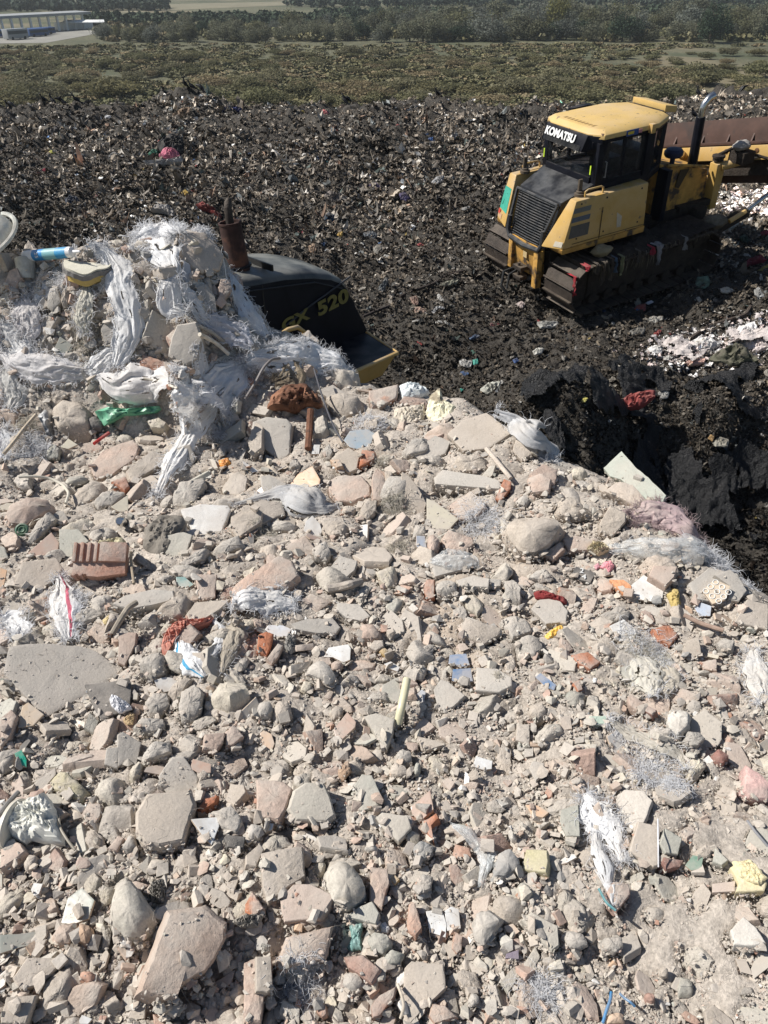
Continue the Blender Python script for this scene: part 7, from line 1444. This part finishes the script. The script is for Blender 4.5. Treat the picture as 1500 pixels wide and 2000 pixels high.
# engine hood
q = MB(); q.hexa(np.array([(.90, -.46, 1.15), (2.42, -.44, 1.10), (2.42, .44, 1.10), (.90, .46, 1.15), (.90, -.46, 2.16), (2.36, -.40, 1.80), (2.36, .40, 1.80), (.90, .46, 2.16)])); q.build('engine_hood', M['ydirt'], dz, .03)
for x0, x1, xs in ((1.02, 1.18, .06), (1.42, 1.54, .20)):
    q = MB(); q.prism([(x0, -.463, 1.62), (x1, -.463, 1.58), (x1 + xs, -.463, 1.93), (x0 + xs * .6 - .06, -.463, 1.95)], (0, -.004, 0))
    q.build('hood_opening', M['deco'], dz, color=(.05, .035, .02))
q = MB(); q.box((.88, -.72, 1.1), (1.0, -.44, 2.1)); q.build('hood_panel', M['black'], dz, .01)
q = MB(); q.tube([(1.05, -.50, 2.12), (1.7, -.48, 2.0), (2.3, -.44, 1.86)], .03, 8); q.build('hood_edge_rail', M['ydirt'], dz)
q = MB(); q.box((1.55, -.60, 1.1), (2.5, -.44, 1.22)); q.box((1.9, -.75, .9), (2.2, -.45, 1.15)); q.build('belly_step', M['mud'], dz, .01)
q = MB(); q.lathe([(.0, 0), (.05, 0), (.05, .14), (.16, .16), (.19, .20), (.19, .26), (.15, .31), (.05, .33), (0, .33)], (1.40, -.28, 2.02), (0, 0, 1), 24); q.build('air_precleaner', M['deco'], dz, color=(.02, .028, .06))
ex = MB(); ex.tube([(1.93, -.34, 1.9), (1.90, -.33, 2.85)], [.098, .092], 8); ex.build('exhaust_guard', M['black'], dz, .006)
ex = MB(); ex.tube([(1.90, -.33, 2.80), (1.90, -.33, 2.98), (1.94, -.33, 3.08), (2.02, -.34, 3.17), (2.12, -.35, 3.20)], [.065, .065, .07, .072, .075], 16); ex.build('exhaust_tip', M['chrome'], dz)
# front yoke, lift cylinders, push arm
q = MB(); q.hexa(np.array([(2.42, -.62, 1.0), (2.60, -.62, 1.0), (2.60, -.40, 1.0), (2.42, -.40, 1.0), (2.38, -.62, 1.92), (2.60, -.62, 1.96), (2.60, -.40, 1.96), (2.38, -.40, 1.92)])); q.box((2.38, -.40, 1.0), (2.55, .45, 1.6)); q.build('front_frame', M['yellow'], dz, .015)
q = MB(); q.lathe([(.0, 0), (.11, 0), (.11, .05), (.13, .06), (.13, .10), (.0, .12)], (2.48, -.5, 1.97), (0, 0, 1), 18); q.build('frame_cap', M['mud'], dz)
q = MB(); q.tube([(2.50, -.60, 1.86), (3.00, -.86, 2.0)], .085, 12); q.build('lift_cylinder', M['yellow'], dz); q = MB(); q.tube([(2.98, -.85, 1.995), (3.45, -1.1, 2.12)], .045, 12); q.build('cylinder_rod', M['chrome'], dz)
q = MB(); q.tube([(2.50, .55, 1.86), (3.00, .80, 1.6)], .085, 12); q.build('lift_cylinder', M['ydirt'], dz); q = MB(); q.tube([(2.98, .79, 1.6), (3.2, .9, 1.5)], .045, 12); q.build('cylinder_rod', M['chrome'], dz)
q = MB(); q.box((2.62, -1.0, 1.95), (2.95, -.62, 2.18)); q.tube([(2.45, -.45, 2.05), (2.7, -.7, 2.25), (2.95, -.9, 2.1), (3.1, -1.2, 2.05)], .03, 8); q.tube([(2.5, -.4, 2.0), (2.8, -.55, 2.15), (3.05, -.8, 1.9)], .03, 8); q.build('hydraulic_hoses', M['mud'], dz, .02)
q = MB(); q.tube([(1.5, -1.12, .62), (2.75, -1.28, 1.08)], .12, 8); q.build('push_arm', M['mud'], dz); q = MB(); q.tube([(2.7, -1.27, 1.06), (3.35, -1.35, 1.42)], .045, 10); q.build('tilt_rod', M['chrome'], dz)
q = MB(); q.tube([(2.25, -1.33, 1.0), (2.62, -1.37, 1.14)], .05, 6); q.build('arm_stripe', M['yellow'], dz)
# blade
bA, bB = np.array([2.86, 1.95, 2.12]), np.array([3.72, -2.05, 2.98]); bx = nrm(bB - bA); bup = nrm(np.array([.16, .20, 1.0]) - bx * (np.array([.16, .20, 1.0]) @ bx)); bn = np.cross(bx, bup); bn = bn * np.sign(bn[0] * -1) * -1
if bn[0] > 0: pass
Lb = np.linalg.norm(bB - bA)
def bp(u, v, w): return bA + bx * (u * Lb) - bup * v + bn * w        # v down from the top edge, w>0 forward
sg = 1 if (bn[0] > 0) else -1
def bq(u, v, w): return bp(u, v, w * sg)
H_ = 1.25; vs_ = np.linspace(0, 1, 13); q = MB(); q.prism([bq(0, v * H_, .06 * (2 * v - 1) ** 2) for v in vs_] + [bq(0, v * H_, .06 * (2 * v - 1) ** 2 + .035) for v in vs_[::-1]], bx * Lb)
q.build('blade', M['blade'], dz, smooth=50)
def bbox(u0, u1, v0, v1, w0, w1): return np.array([bq(u0, v0, w0), bq(u1, v0, w0), bq(u1, v0, w1), bq(u0, v0, w1), bq(u0, v1, w0), bq(u1, v1, w0), bq(u1, v1, w1), bq(u0, v1, w1)])
q = MB(); q.hexa(bbox(0, 1, .44, .50, -.16, .06)); q.build('blade_flange', M['blade'], dz, .006)
for u in (.17, .33, .47, .60, .75, .9):
    q = MB(); q.prism([bq(u, .12, .12), bq(u, .44, .10), bq(u, .44, -.07)], bx * .03); q.build('blade_rib', M['blade'], dz)
q = MB(); q.hexa(bbox(.05, .98, .52, .80, -.22, .03)); q.build('blade_back_beam', M['yellow'], dz, .015)
q = MB(); q.hexa(bbox(.05, .98, .80, 1.1, -.10, .05)); q.build('blade_lower_back', M['mud'], dz, .01)
q = MB()
for u in (.50, .545, .66, .80): q.lathe([(.045, 0), (.045, .015), (.02, .02)], bq(u, .62, -.22), bn * -sg, 14)
q.build('beam_lifting_eyes', M['deco'], dz, color=(.14, .07, .03))
# rags caught on the near track: each a thing of its own
def hang(x, w, l, col, lab, name='rag', seed=0, z0=1.0, yo=-1.505):
    u = np.linspace(0, 1, 22)[:, None]; v = np.linspace(-1, 1, 12)[None]; rs = seed * 3.7
    wob = fbm(np.stack(np.broadcast_arrays(u * 4, v * 1.5, u * 0 + rs), -1), 3, seed)
    X = x + v * w * (.6 + .4 * np.sin(u * 3 + rs)) * (1 - .4 * u) + .06 * wob * u; Z = z0 + .04 - l * np.clip(u - .15, 0, 1) + .03 * wob; Y = yo + .22 * np.clip(.15 - u, 0, 1) / .15 * .8 - .05 * wob - .03 - .03 * np.sin(v * 5 + rs) + 0 * u
    me = grid_mesh(name, X, Y, Z, [M['scrap']]); V = np.empty(len(me.vertices) * 3); me.vertices.foreach_get('co', V); V = V.reshape(-1, 3); W = np.array(MDZ)[:3, :3]; V = V @ W.T + np.array(MDZ)[:3, 3]; me.vertices.foreach_set('co', V.ravel()); me.update()
    return tag(ob(name, me, color=col), lab, 'rag')
hang(-1.88, .06, .45, (.34, .03, .04), 'red rag stuck on the rear shoes of the near track', seed=1, z0=.85, yo=-1.46)
hang(-1.62, .05, .10, (.42, .03, .05), 'small red shred on top of the near track', seed=2)
hang(-.02, .07, .20, (.30, .02, .05), 'crimson rag over the middle of the near track', seed=3)
hang(.16, .10, .48, (.30, .31, .33), 'grey white bag hanging down the middle of the near track', 'plastic_bag', 4)
hang(-.78, .07, .44, (.22, .23, .13), 'olive film strip hanging from the near track', 'torn_film', 5)
hang(-1.02, .03, .50, (.10, .085, .07), 'long thin brown strip hanging from the near track', 'torn_film', 6)
hang(-.92, .035, .34, (.10, .16, .24), 'pale blue strip hanging from the near track', 'torn_film', 7)
hang(.86, .07, .30, (.22, .22, .22), 'grey film shred near the front of the near track', 'torn_film', 8)
hang(-1.22, .05, .55, (.085, .07, .055), 'brown ragged strip left of the olive film', 'torn_film', 9)
hang(-1.40, .06, .25, (.07, .06, .05), 'short dark shred behind the red shred', 'torn_film', 10)
hang(-.35, .06, .28, (.10, .09, .075), 'mud coloured shred left of the crimson rag', 'torn_film', 11)
def lump(x, y, z, s, col, lab, seed, name='refuse_lump'):
    V = nrm(np.random.RandomState(seed).normal(size=(1, 3))); u = np.linspace(0, math.pi, 16)[:, None]; v = np.linspace(0, 2 * math.pi, 24)[None]; D = np.stack([np.sin(u) * np.cos(v), np.sin(u) * np.sin(v), np.cos(u) + 0 * v], -1)
    X = D * s * (1 + .35 * fbm(D * 2.3, 4, seed)[..., None]) * np.array([1.4, 1, .6]) + np.array([x, y, z]); W = np.array(MDZ); X = X @ W[:3, :3].T + W[:3, 3]
    return tag(ob(name, grid_mesh(name, X[..., 0], X[..., 1], X[..., 2], [M['cloth']]), color=col), lab, 'refuse lump')
lump(-1.02, -1.2, 1.10, .16, (.26, .21, .12), 'tan sponge lump riding on the near track', 3)
lump(2.72, -.80, 2.28, .15, (.30, .28, .26), 'grey rag ball jammed above the lift cylinder', 5)
lump(1.95, -1.2, 1.02, .22, (.10, .085, .06), 'brown refuse lump at the front of the near track', 6)

# ================================================================ THE COMPACTOR (black hood with its exhaust)
az = math.radians(46); O_ = np.array([-1.38, 7.32, -2.53]); es = np.array([math.cos(az), math.sin(az), 0]); ew = np.array([-math.sin(az), math.cos(az), 0])
cp = bpy.data.objects.new('landfill_compactor', None); link(cp); MC = Matrix(((es[0], ew[0], 0, O_[0]), (es[1], ew[1], 0, O_[1]), (0, 0, 1, O_[2]), (0, 0, 0, 1))); cp.matrix_world = MC
tag(cp, 'black hooded landfill compactor half hidden behind the rubble heap', 'compactor')
ss = np.array([-1.5, -.6, 0, .5, .9, 1.15, 1.30, 1.38, 1.45]); zz = np.array([.09, .05, 0, -.05, -.13, -.21, -.29, -.37, -.50]); crown = [(0, -.02), (.015, .02), (.05, .045), (.2, .075), (.5, .09), (.8, .075), (.95, .045), (.985, .02), (1., -.02)]
q = MB(); V = [(s, w_, z + c_) for s, z in zip(ss, zz) for w_, c_ in crown]; nc = len(crown)
q.add(V, [(i * nc + k, (i + 1) * nc + k, (i + 1) * nc + k + 1, i * nc + k + 1) for i in range(len(ss) - 1) for k in range(nc - 1)])
o = q.build('hood_top', M['hoodtop'], cp, smooth=60)
def panel(name, w0, dirn, m='black'):
    q = MB(); pl = [(s, w0, z - .02) for s, z in zip(ss, zz)] + [(1.62, w0 - .02 * dirn, -.85), (1.80, w0 - .04 * dirn, -1.25), (-1.5, w0, -1.25)]; q.prism(pl, (0, .04 * dirn, 0)); return q.build(name, M[m], cp, .004)
panel('near_hood_panel', 0., 1); panel('far_hood_panel', 1., -1)
q = MB(); q.hexa(np.array([(1.40, 0.02, -.5), (1.40, .98, -.5), (1.78, 1.0, -1.25), (1.78, 0., -1.25), (1.46, 0.02, -.5), (1.46, .98, -.5), (1.82, 1.0, -1.25), (1.82, 0., -1.25)])); q.build('rear_panel', M['black'], cp, .004)
q = MB(); q.box((.20, -.006, -1.2), (.212, .0, -.05)); q.box((-1.5, -.006, -.95), (1.7, .0, -.94)); q.build('panel_seam', M['deco'], cp, color=(.03, .03, .03))
for s_ in (.32, 1.1): q = MB(); q.box((s_, -.02, -.90), (s_ + .10, .0, -.86)); q.build('panel_latch', M['steel'], cp, .004)
q = MB(); q.box((.38, .04, .035), (.40, .96, .10)); q.build('hood_seam', M['deco'], cp, color=(.01, .01, .01)); q = MB(); q.tube([(-1.4, -.012, .02), (.0, -.012, -.06), (.9, -.012, -.19), (1.30, -.012, -.36)], .008, 6); q.build('hood_edge_strip', M['deco'], cp, color=(.03, .032, .036))
q = MB(); q.tube([(.25, -.02, -.62), (.75, -.02, -.44), (1.42, -.02, -.25)], .01, 6); q.build('slanting_rib', M['deco'], cp, color=(.05, .052, .058))
q = MB(); mc = np.array([.16, .30, .06]); ln = nrm(np.array([-.05, .09, 1])); q.lathe([(.112, -.1), (.112, .44), (.118, .445), (.118, .46), (.100, .46), (.098, .43), (.04, .42)], mc, ln, 28); q.build('exhaust_muffler', M['rustpipe'], cp)
q = MB(); p0 = mc + ln * .42; q.tube([p0, p0 + (0, 0, .08), p0 + (.0, .01, .16), p0 + (.02, .02, .22), p0 + (.035, .03, .255)], [.040, .040, .041, .037, .015], 16); q.build('exhaust_tip', M['steel'], cp)
q = MB(); q.lathe([(.135, 0), (.135, .02), (.115, .02)], mc + ln * .02, ln, 28); q.build('muffler_collar', M['black'], cp)
tb = nrm(es); text('GX', .17, M['gold'], cp, face_matrix(np.array([.58, -.026, -.525]), (1, 0, .12), (0, 0, 1)), .003, .007, sx=1.5); text('520', .215, M['gold'], cp, face_matrix(np.array([1.14, -.026, -.475]), (1, 0, .12), (0, 0, 1)), .003, .008, sx=1.42)
q = MB(); q.hexa(np.array([(-1.5, -.70, -1.0), (1.48, -.68, -1.0), (1.64, -.02, -1.0), (-1.5, -.02, -1.0), (-1.5, -.70, -.975), (1.48, -.68, -.975), (1.64, -.02, -.975), (-1.5, -.02, -.975)])); q.build('side_deck', M['black'], cp)
q = MB(); q.tube([(-1.5, -.71, -.985), (1.49, -.69, -.985), (1.66, -.02, -.985)], .024, 8); q.build('deck_edge', M['yellow'], cp)
q = MB(); q.prism([(-1.5, -.70, -1.0), (1.48, -.68, -1.0), (1.34, -.60, -1.24), (-1.5, -.62, -1.24)], (0, .04, 0)); q.prism([(1.48, -.68, -1.0), (1.64, -.02, -1.0), (1.50, -.02, -1.24), (1.34, -.60, -1.24)], (-.04, 0, 0)); q.build('deck_skirt', M['yellow'], cp, .004)
q = MB(); q.tube([(-.36, -.60, -.98), (-.36, -.60, -.44), (-.33, -.60, -.38), (.02, -.60, -.30), (.14, -.60, -.31), (.22, -.60, -.38), (.25, -.60, -.98)], .024, 10); q.build('handrail', M['yellow'], cp)
q = MB(); q.box((-1.9, .0, -2.6), (1.4, 1.0, -1.25)); q.build('machine_body', M['ydirt'], cp, .02)
for s0 in (-1.2, .75):
    for w0, w1 in ((-.82, .0), (1.0, 1.82)):
        q = MB(); q.lathe([(.1, w0), (.78, w0), (.78, w1), (.1, w1)], (s0, 0, -2.62), (0, 1, 0), 32)
        for k in range(14):
            for j in range(3):
                a = 2 * math.pi * (k + .33 * j) / 14; c_ = (s0 + .80 * math.cos(a), w0 + (w1 - w0) * (j + .5) / 3, -2.62 + .80 * math.sin(a)); q.box((-.06, -.07, -.07), (.07, .07, .07), Matrix.Translation(c_) @ Matrix.Rotation(-a, 4, 'Y'))
        q.build('studded_drum_tread', M['steel'], cp)
# ================================================================ THE PLAIN BEHIND
PZ = -20.5
pr_ = np.r_[0, 80 * (9000 / 80.) ** np.linspace(0, 1, 90)]; pa = np.linspace(0, 2 * math.pi, 145)
RR, AA = np.meshgrid(pr_, pa, indexing='ij'); tag(ob('plain_ground', grid_mesh('plain_ground', RR * np.sin(AA), RR * np.cos(AA), RR * 0 + PZ, [M['plain']])), 'dry grass plain with darker scrub patches', None, None, 'structure')
def on_plain(px, py): D = rays(px, py); return D * (PZ / D[..., 2:3])
def foliage(n, rs, w, h, leaf, clumps=9, low=.0):
    """crown of leaf quads in clumps; unit crown radius 1 wide, h high"""
    cc = nrm(rs.normal(size=(clumps, 3))) * rs.uniform(.25, .75, (clumps, 1)) * [1, 1, .8]; cr = rs.uniform(.32, .55, clumps); k = rs.randint(0, clumps, n)
    d = nrm(rs.normal(size=(n, 3))); P = cc[k] + d * (cr[k] * rs.rand(n) ** .35)[:, None]; P[:, 2] = np.abs(P[:, 2] * .5 + .5); P = P * [w, w, h]; P[:, 2] += low
    R3 = rot_from(nrm(d + rs.normal(0, .7, (n, 3))), rs.rand(n) * 6.28); q = np.array([(-.5, -.3, 0), (.1, -.5, .08), (.5, .2, 0), (-.2, .5, -.05)])
    s = leaf * rs.uniform(.6, 1.5, n); V = np.einsum('nij,vj->nvi', R3, q) * s[:, None, None] + P[:, None]
    return V.reshape(-1, 3), np.arange(n * 4).reshape(n, 4)
rs = np.random.RandomState(77); SHR, TRE = [], []
for i in range(7): V, Q = foliage(2200, rs, .52, .42 + .12 * rs.rand(), .040, 14 + i); SHR.append(npmesh('shrub', V, [Q], [M['leaf']]))
for i in range(7):
    hh = .62; V, Q = foliage(2800, rs, .36 + .08 * rs.rand(), .90, .030, 18 + i, -.10)
    cm = npmesh('crown', V, [Q], [M['leaf']]); b = MB(); b.tube([(0, 0, -.02), (.01, 0, .25), (-.01, .01, .5), (.02, 0, .7)], [.026, .02, .012, .004], 7)
    for k in range(4): a = rs.rand() * 6.28; b.tube([(0, 0, .28 + .07 * k), (.12 * math.cos(a), .12 * math.sin(a), .45 + .08 * k)], [.010, .003], 5)
    o = b.build('trunk', M['bark']); tm_ = o.data; bpy.data.objects.remove(o); TRE.append((cm, tm_))
SC_ = [((.098, .096, .050), 'dark green'), ((.128, .116, .060), 'olive'), ((.114, .108, .058), 'dull green'), ((.175, .142, .084), 'brownish'), ((.134, .124, .074), 'grey green')]
ORD = 'first second third fourth fifth sixth seventh eighth ninth tenth eleventh twelfth thirteenth fourteenth fifteenth sixteenth seventeenth eighteenth nineteenth twentieth'.split()
def ordw(n):
    if n < 20: return ORD[n]
    t = ['twenty', 'thirty', 'forty', 'fifty', 'sixty'][(n + 1) // 10 - 2]; r = (n + 1) % 10
    return t + '-' + ORD[r - 1] if r else t[:-1] + 'ieth'
rows = np.geomspace(150, 118, 1); npl = 0
shr = []; py_rows = [205, 190, 176, 163, 151, 140, 130, 121, 112]
for ri, py in enumerate(py_rows):
    n = 30 if ri < 6 else 36; xs = np.sort(rs.uniform(-40, 1540, n))
    for j, x in enumerate(xs):
        p2 = py + rs.uniform(-6, 6); P = on_plain(np.array([x]), np.array([p2]))[0]; D = P[1]
        dens = fbm(np.array([[P[0] * .012, P[1] * .02, 0]]), 2, 91)[0]
        s = rs.uniform(5.0, 9.5) * (1.15 if dens > 0 else .75); shr.append((ri, P, s))
byrow = {}
for ri, P, s in shr: byrow.setdefault(ri, []).append((P, s))
for ri, L_ in byrow.items():
    L_.sort(key=lambda a: a[0][0] / a[0][1])
    for j, (P, s) in enumerate(L_):
        c_, cn = SC_[rs.randint(len(SC_))]; c_ = np.array(c_) * 1.3; o = ob('shrub', SHR[rs.randint(7)], color=np.array(c_) * rs.uniform(.8, 1.2)); o.location = P; o.scale = (s, s, s * rs.uniform(.42, .75)); o.rotation_euler = (0, 0, rs.rand() * 6.28)
        tag(o, f'{cn} shrub, {ordw(j)} from the left in the {ordw(ri)} row beyond the landfill', 'shrub', 'shrubs on the plain')
# the countless rest of the scrub
n = 5200; px = rs.uniform(-250, 1750, n); py = rs.uniform(88, 212, n); P = on_plain(px, py)
d = fbm(np.c_[P[:, 0] * .010, P[:, 1] * .016, P[:, 0] * 0], 3, 92); P = P[d > -.07]; nsc = len(P); P = np.vstack([P, on_plain(rs.uniform(200, 1750, 620), rs.uniform(52, 82, 620))]); n = len(P); Vs, Fs, Cs = [], [], []; off = 0
for i in range(n):
    V, Q = foliage(85, rs, .5, .36, .13, 6); s = rs.uniform(2.5, 6) * (1 if i < nsc else 1.6); Vs.append(V * [s, s, s * (.55 if i < nsc else .9)] + P[i]); Fs.append(Q + off); off += len(V); c_ = np.array(SC_[rs.randint(len(SC_))][0]) * rs.uniform(1.05, 1.45); Cs.append(np.repeat(c_[None], len(Q), 0))
tag(ob('scrub_undergrowth', npmesh('scrub_undergrowth', np.vstack(Vs), [np.vstack(Fs)], [M['leafatt']], np.vstack(Cs))), 'low scrub thickets covering the plain', None, None, 'stuff')
# trees of the belt: (px, base py, height px, colour)
TC = dict(g=((.118, .120, .080), 'grey green'), d=((.030, .045, .028), 'dark green'), y=((.13, .125, .045), 'yellowish'), o=((.092, .092, .05), 'olive'), s=((.11, .118, .098), 'silvery'))
def add_tree(px, py, hpx, ck, lab, mi, wide=1.2):
    P = on_plain(np.array([px]), np.array([py]))[0]; h = hpx / F * (P @ FW) * (1.2 + .3 * (px > 780)); e = bpy.data.objects.new('tree', None); link(e); e.location = P; e.scale = (h * wide, h * wide, h); e.rotation_euler = (0, 0, rs.rand() * 6.28)
    cm, tm_ = TRE[mi % 7]; ob('crown', cm, e, color=np.array(TC[ck][0]) * rs.uniform(1.1, 1.5)); ob('trunk', tm_, e); tag(e, lab, 'tree', 'trees of the belt across the plain')
add_tree(1385, 84, 60, 'd', 'dark round tree standing apart right of the belt', 1, 1.1); add_tree(1215, 82, 48, 'd', 'second dark tree left of the lone dark one', 2, 1.1)
add_tree(1085, 66, 62, 'y', 'tallest yellowing tree of the belt', 3, .8); add_tree(1200, 62, 44, 'y', 'yellow leaved tree above the cab', 4, .8); add_tree(202, 76, 32, 's', 'silvery round tree right of the open shed', 5, 1.3); add_tree(235, 78, 27, 'o', 'olive tree beside the silvery round one', 6, 1.3)
for ri, (y0, h0, n, x0, x1) in enumerate(((80, 34, 46, 240, 1540), (68, 38, 44, 330, 1560), (58, 36, 36, 560, 1580))):
    xs = np.linspace(x0, x1, n) + rs.uniform(-14, 14, n)
    for j, x in enumerate(np.sort(xs)):
        ck = 'ggsgodgsgo'[rs.randint(10)]; add_tree(x, y0 - (x - 750) * .004 + rs.uniform(-3, 3), h0 * rs.uniform(.65, 1.15) * (1 + .15 * (x > 750)), ck, f'{TC[ck][1]} belt tree, {ordw(j)} from the left in the {("nearest", "middle", "farthest")[ri]} row', rs.randint(7), rs.uniform(1.1, 1.6))
# far woods and fields
def woods(name, rows_, col, lab, hgt, leaf=.45):
    Vs, Fs, Cs = [], [], []; off = 0
    for px, py in rows_:
        P = on_plain(np.array([px]), np.array([py]))[0]; s = hgt * rs.uniform(.7, 1.25); V, Q = foliage(60, rs, .6, .75, leaf * .55, 5); Vs.append(V * s + P); Fs.append(Q + off); off += len(V); Cs.append(np.repeat((np.array(col) * rs.uniform(1.0, 1.6))[None], len(Q), 0))
    tag(ob(name, npmesh(name, np.vstack(Vs), [np.vstack(Fs)], [M['leafatt']], np.vstack(Cs))), lab, None, None, 'stuff')
woods('distant_woods', [(rs.uniform(170, 780), rs.uniform(38, 52)) for _ in range(520)] + [(x_, 32 - (x_ - 700) * .008 + rs.uniform(-5, 5)) for x_ in rs.uniform(640, 1750, 520)], (.038, .052, .032), 'dark belt of woods far across the plain', 5.2)
woods('far_woods', [(rs.uniform(-200, 1750), rs.uniform(-60, -8)) for _ in range(900)] + [(x_, 20 - x_ * .006 + rs.uniform(-3, 3)) for x_ in rs.uniform(-60, 330, 200)] + [(x_, 16 - x_ * .005 + rs.uniform(-2, 3)) for x_ in rs.uniform(560, 1600, 300)], (.045, .058, .042), 'woods at the far side of the fields', 7.5)
def strip(name, pts, m, lab): P = np.array([on_plain(np.array([float(x)]), np.array([float(y)]))[0] for x, y in pts]); P[:, 2] += .06; q = MB(); q.add(P, [tuple(range(len(P)))]); return tag(q.build(name, m), lab, None, None, 'structure')
strip('field_stubble', [(150, 20), (330, 8), (560, 3), (620, 8), (400, 17), (200, 27)], mat('stubble_field', (.20, .18, .12), .95, var=.15, scale=.05, bump=0), 'pale stubble field in the distance')
strip('yard_concrete', [(-60, 86), (90, 84), (190, 66), (175, 54), (-60, 60)], mat('pale_yard', (.26, .25, .22), .9, var=.15, scale=.1, bump=0), 'pale yard around the open shed')
strip('path', [(350, 55), (700, 47), (900, 50), (900, 53), (700, 51), (350, 59)], mat('bare_track', (.24, .21, .16), .9, var=.15, scale=.1, bump=0), 'bare dirt track before the woods')
# the open shed
a_ = on_plain(np.array([-30.]), np.array([71.]))[0]; b_ = on_plain(np.array([165.]), np.array([57.]))[0]
hs = 24 / F * (b_ @ FW); e = bpy.data.objects.new('open_shed', None); link(e); e.location = a_; tag(e, 'long open shed with white columns and a flat grey roof', 'shed')
dd = b_ - a_; Ls = np.linalg.norm(dd); dx = dd / Ls; dn = np.array([-dx[1], dx[0], 0])
WM = mat('white_concrete', (.75, .75, .72), .8, var=.1, scale=.3, bump=0); GM = mat('grey_roofing', (.30, .31, .31), .7, var=.1, scale=.3, bump=0)
for k in range(12):
    p = dx * (Ls * k / 11.); q = MB(); q.add([p + dx * s * .38 + dn * t * .38 + np.array([0, 0, z]) for z in (0, hs) for s, t in ((-1, -1), (1, -1), (1, 1), (-1, 1))], [(0, 3, 2, 1), (4, 5, 6, 7), (0, 1, 5, 4), (1, 2, 6, 5), (2, 3, 7, 6), (3, 0, 4, 7)]); q.build('column', WM, e)
q = MB(); q.add([p + np.array([0, 0, z]) for z in (hs, hs + .9) for p in (-dx * 3 - dn * 1.5, dx * (Ls + 4) - dn * 1.5, dx * (Ls + 9) + dn * 13, -dx * 3 + dn * 13)], [(0, 3, 2, 1), (4, 5, 6, 7), (0, 1, 5, 4), (1, 2, 6, 5), (2, 3, 7, 6), (3, 0, 4, 7)]); q.build('roof', GM, e)
q = MB(); q.add([p + np.array([0, 0, z]) for z in (0, 2.6) for p in (dn * 11, dx * Ls + dn * 11, dx * Ls + dn * 11.4, dn * 11.4)], [(0, 3, 2, 1), (4, 5, 6, 7), (0, 1, 5, 4), (1, 2, 6, 5), (2, 3, 7, 6), (3, 0, 4, 7)]); None
BM = mat('blue_container_paint', (.055, .10, .22), .6, var=.2, scale=.4, bump=0)
def container(px, py, l, h, lab, m, nm, cat):
    P = on_plain(np.array([float(px)]), np.array([float(py)]))[0]; q = MB(); q.box((0, 0, .35), (l, 3, h)); e2 = bpy.data.objects.new(nm, None); link(e2); e2.location = P; e2.rotation_euler = (0, 0, math.atan2(dx[1], dx[0])); q.build('body', m, e2, .12)
    q = MB(); q.box((.3, -.05, h * .52), (l - .3, .0, h * .82))
    q.build('pane_band', mat('dark_panes', (.05, .06, .07), .3, bump=0, var=0) if 'dark_panes' not in bpy.data.materials else bpy.data.materials['dark_panes'], e2)
    for x in (.2 * l, .8 * l):
        for y in (-.05, 2.75): q = MB(); q.lathe([(.1, 0), (.5, 0), (.5, .3), (.1, .3)], (x, y, .5), (0, 1, 0), 14); q.build('wheel', M['deco'], e2, color=(.02, .02, .02))
    tag(e2, lab, cat)
container(-22, 76, 17, 2.6, 'blue parked bus at the left end of the yard', BM, 'parked_bus', 'bus'); container(28, 73, 15, 2.5, 'second blue bus in front of the shed columns', BM, 'parked_bus', 'bus'); container(62, 70, 12, 2.4, 'blue bus nearest the shed end', BM, 'parked_bus', 'bus'); container(60, 73, 9, 2.6, 'dark blue van on the yard', BM, 'parked_van', 'van')
container(18, 79, 9, 3.4, 'silver tanker lorry on the yard', mat('silver_paint', (.32, .33, .33), .4, var=.1, bump=0), 'parked_lorry', 'lorry')
P = on_plain(np.array([127.]), np.array([59.]))[0]; q = MB(); q.box((0, 0, 0), (16, 6, 2.6), Matrix.Translation(P) @ Matrix.Rotation(math.atan2(dx[1], dx[0]), 4, 'Z')); q.prism([tuple(P + (-.6, -.5, 2.6)), tuple(P + (17, 1.5, 2.6)), tuple(P + (16, 4.5, 3.4)), tuple(P + (-.4, 2.8, 3.4))], (0, 0, .2)); tag(q.build('low_hut', WM, bevel=.05), 'low white hut under the right end of the open shed', 'hut')
# ---------------------------------------------------------------- the air
hz = bpy.data.materials.new('haze_air'); hz.use_nodes = True; nt = hz.node_tree; nt.nodes.remove(nt.nodes['Principled BSDF']); pv = nt.nodes.new('ShaderNodeVolumePrincipled')
pv.inputs['Color'].default_value = (.80, .85, .86, 1); pv.inputs['Density'].default_value = .00020; pv.inputs['Anisotropy'].default_value = .3; nt.links.new(pv.outputs[0], nt.nodes['Material Output'].inputs['Volume'])
HAZE = True
if HAZE:
    q = MB(); q.box((-1500, -300, PZ - 1), (1500, 2500, 8)); o = q.build('haze', hz); tag(o, 'thin pale haze over the plain', None, None, 'stuff')
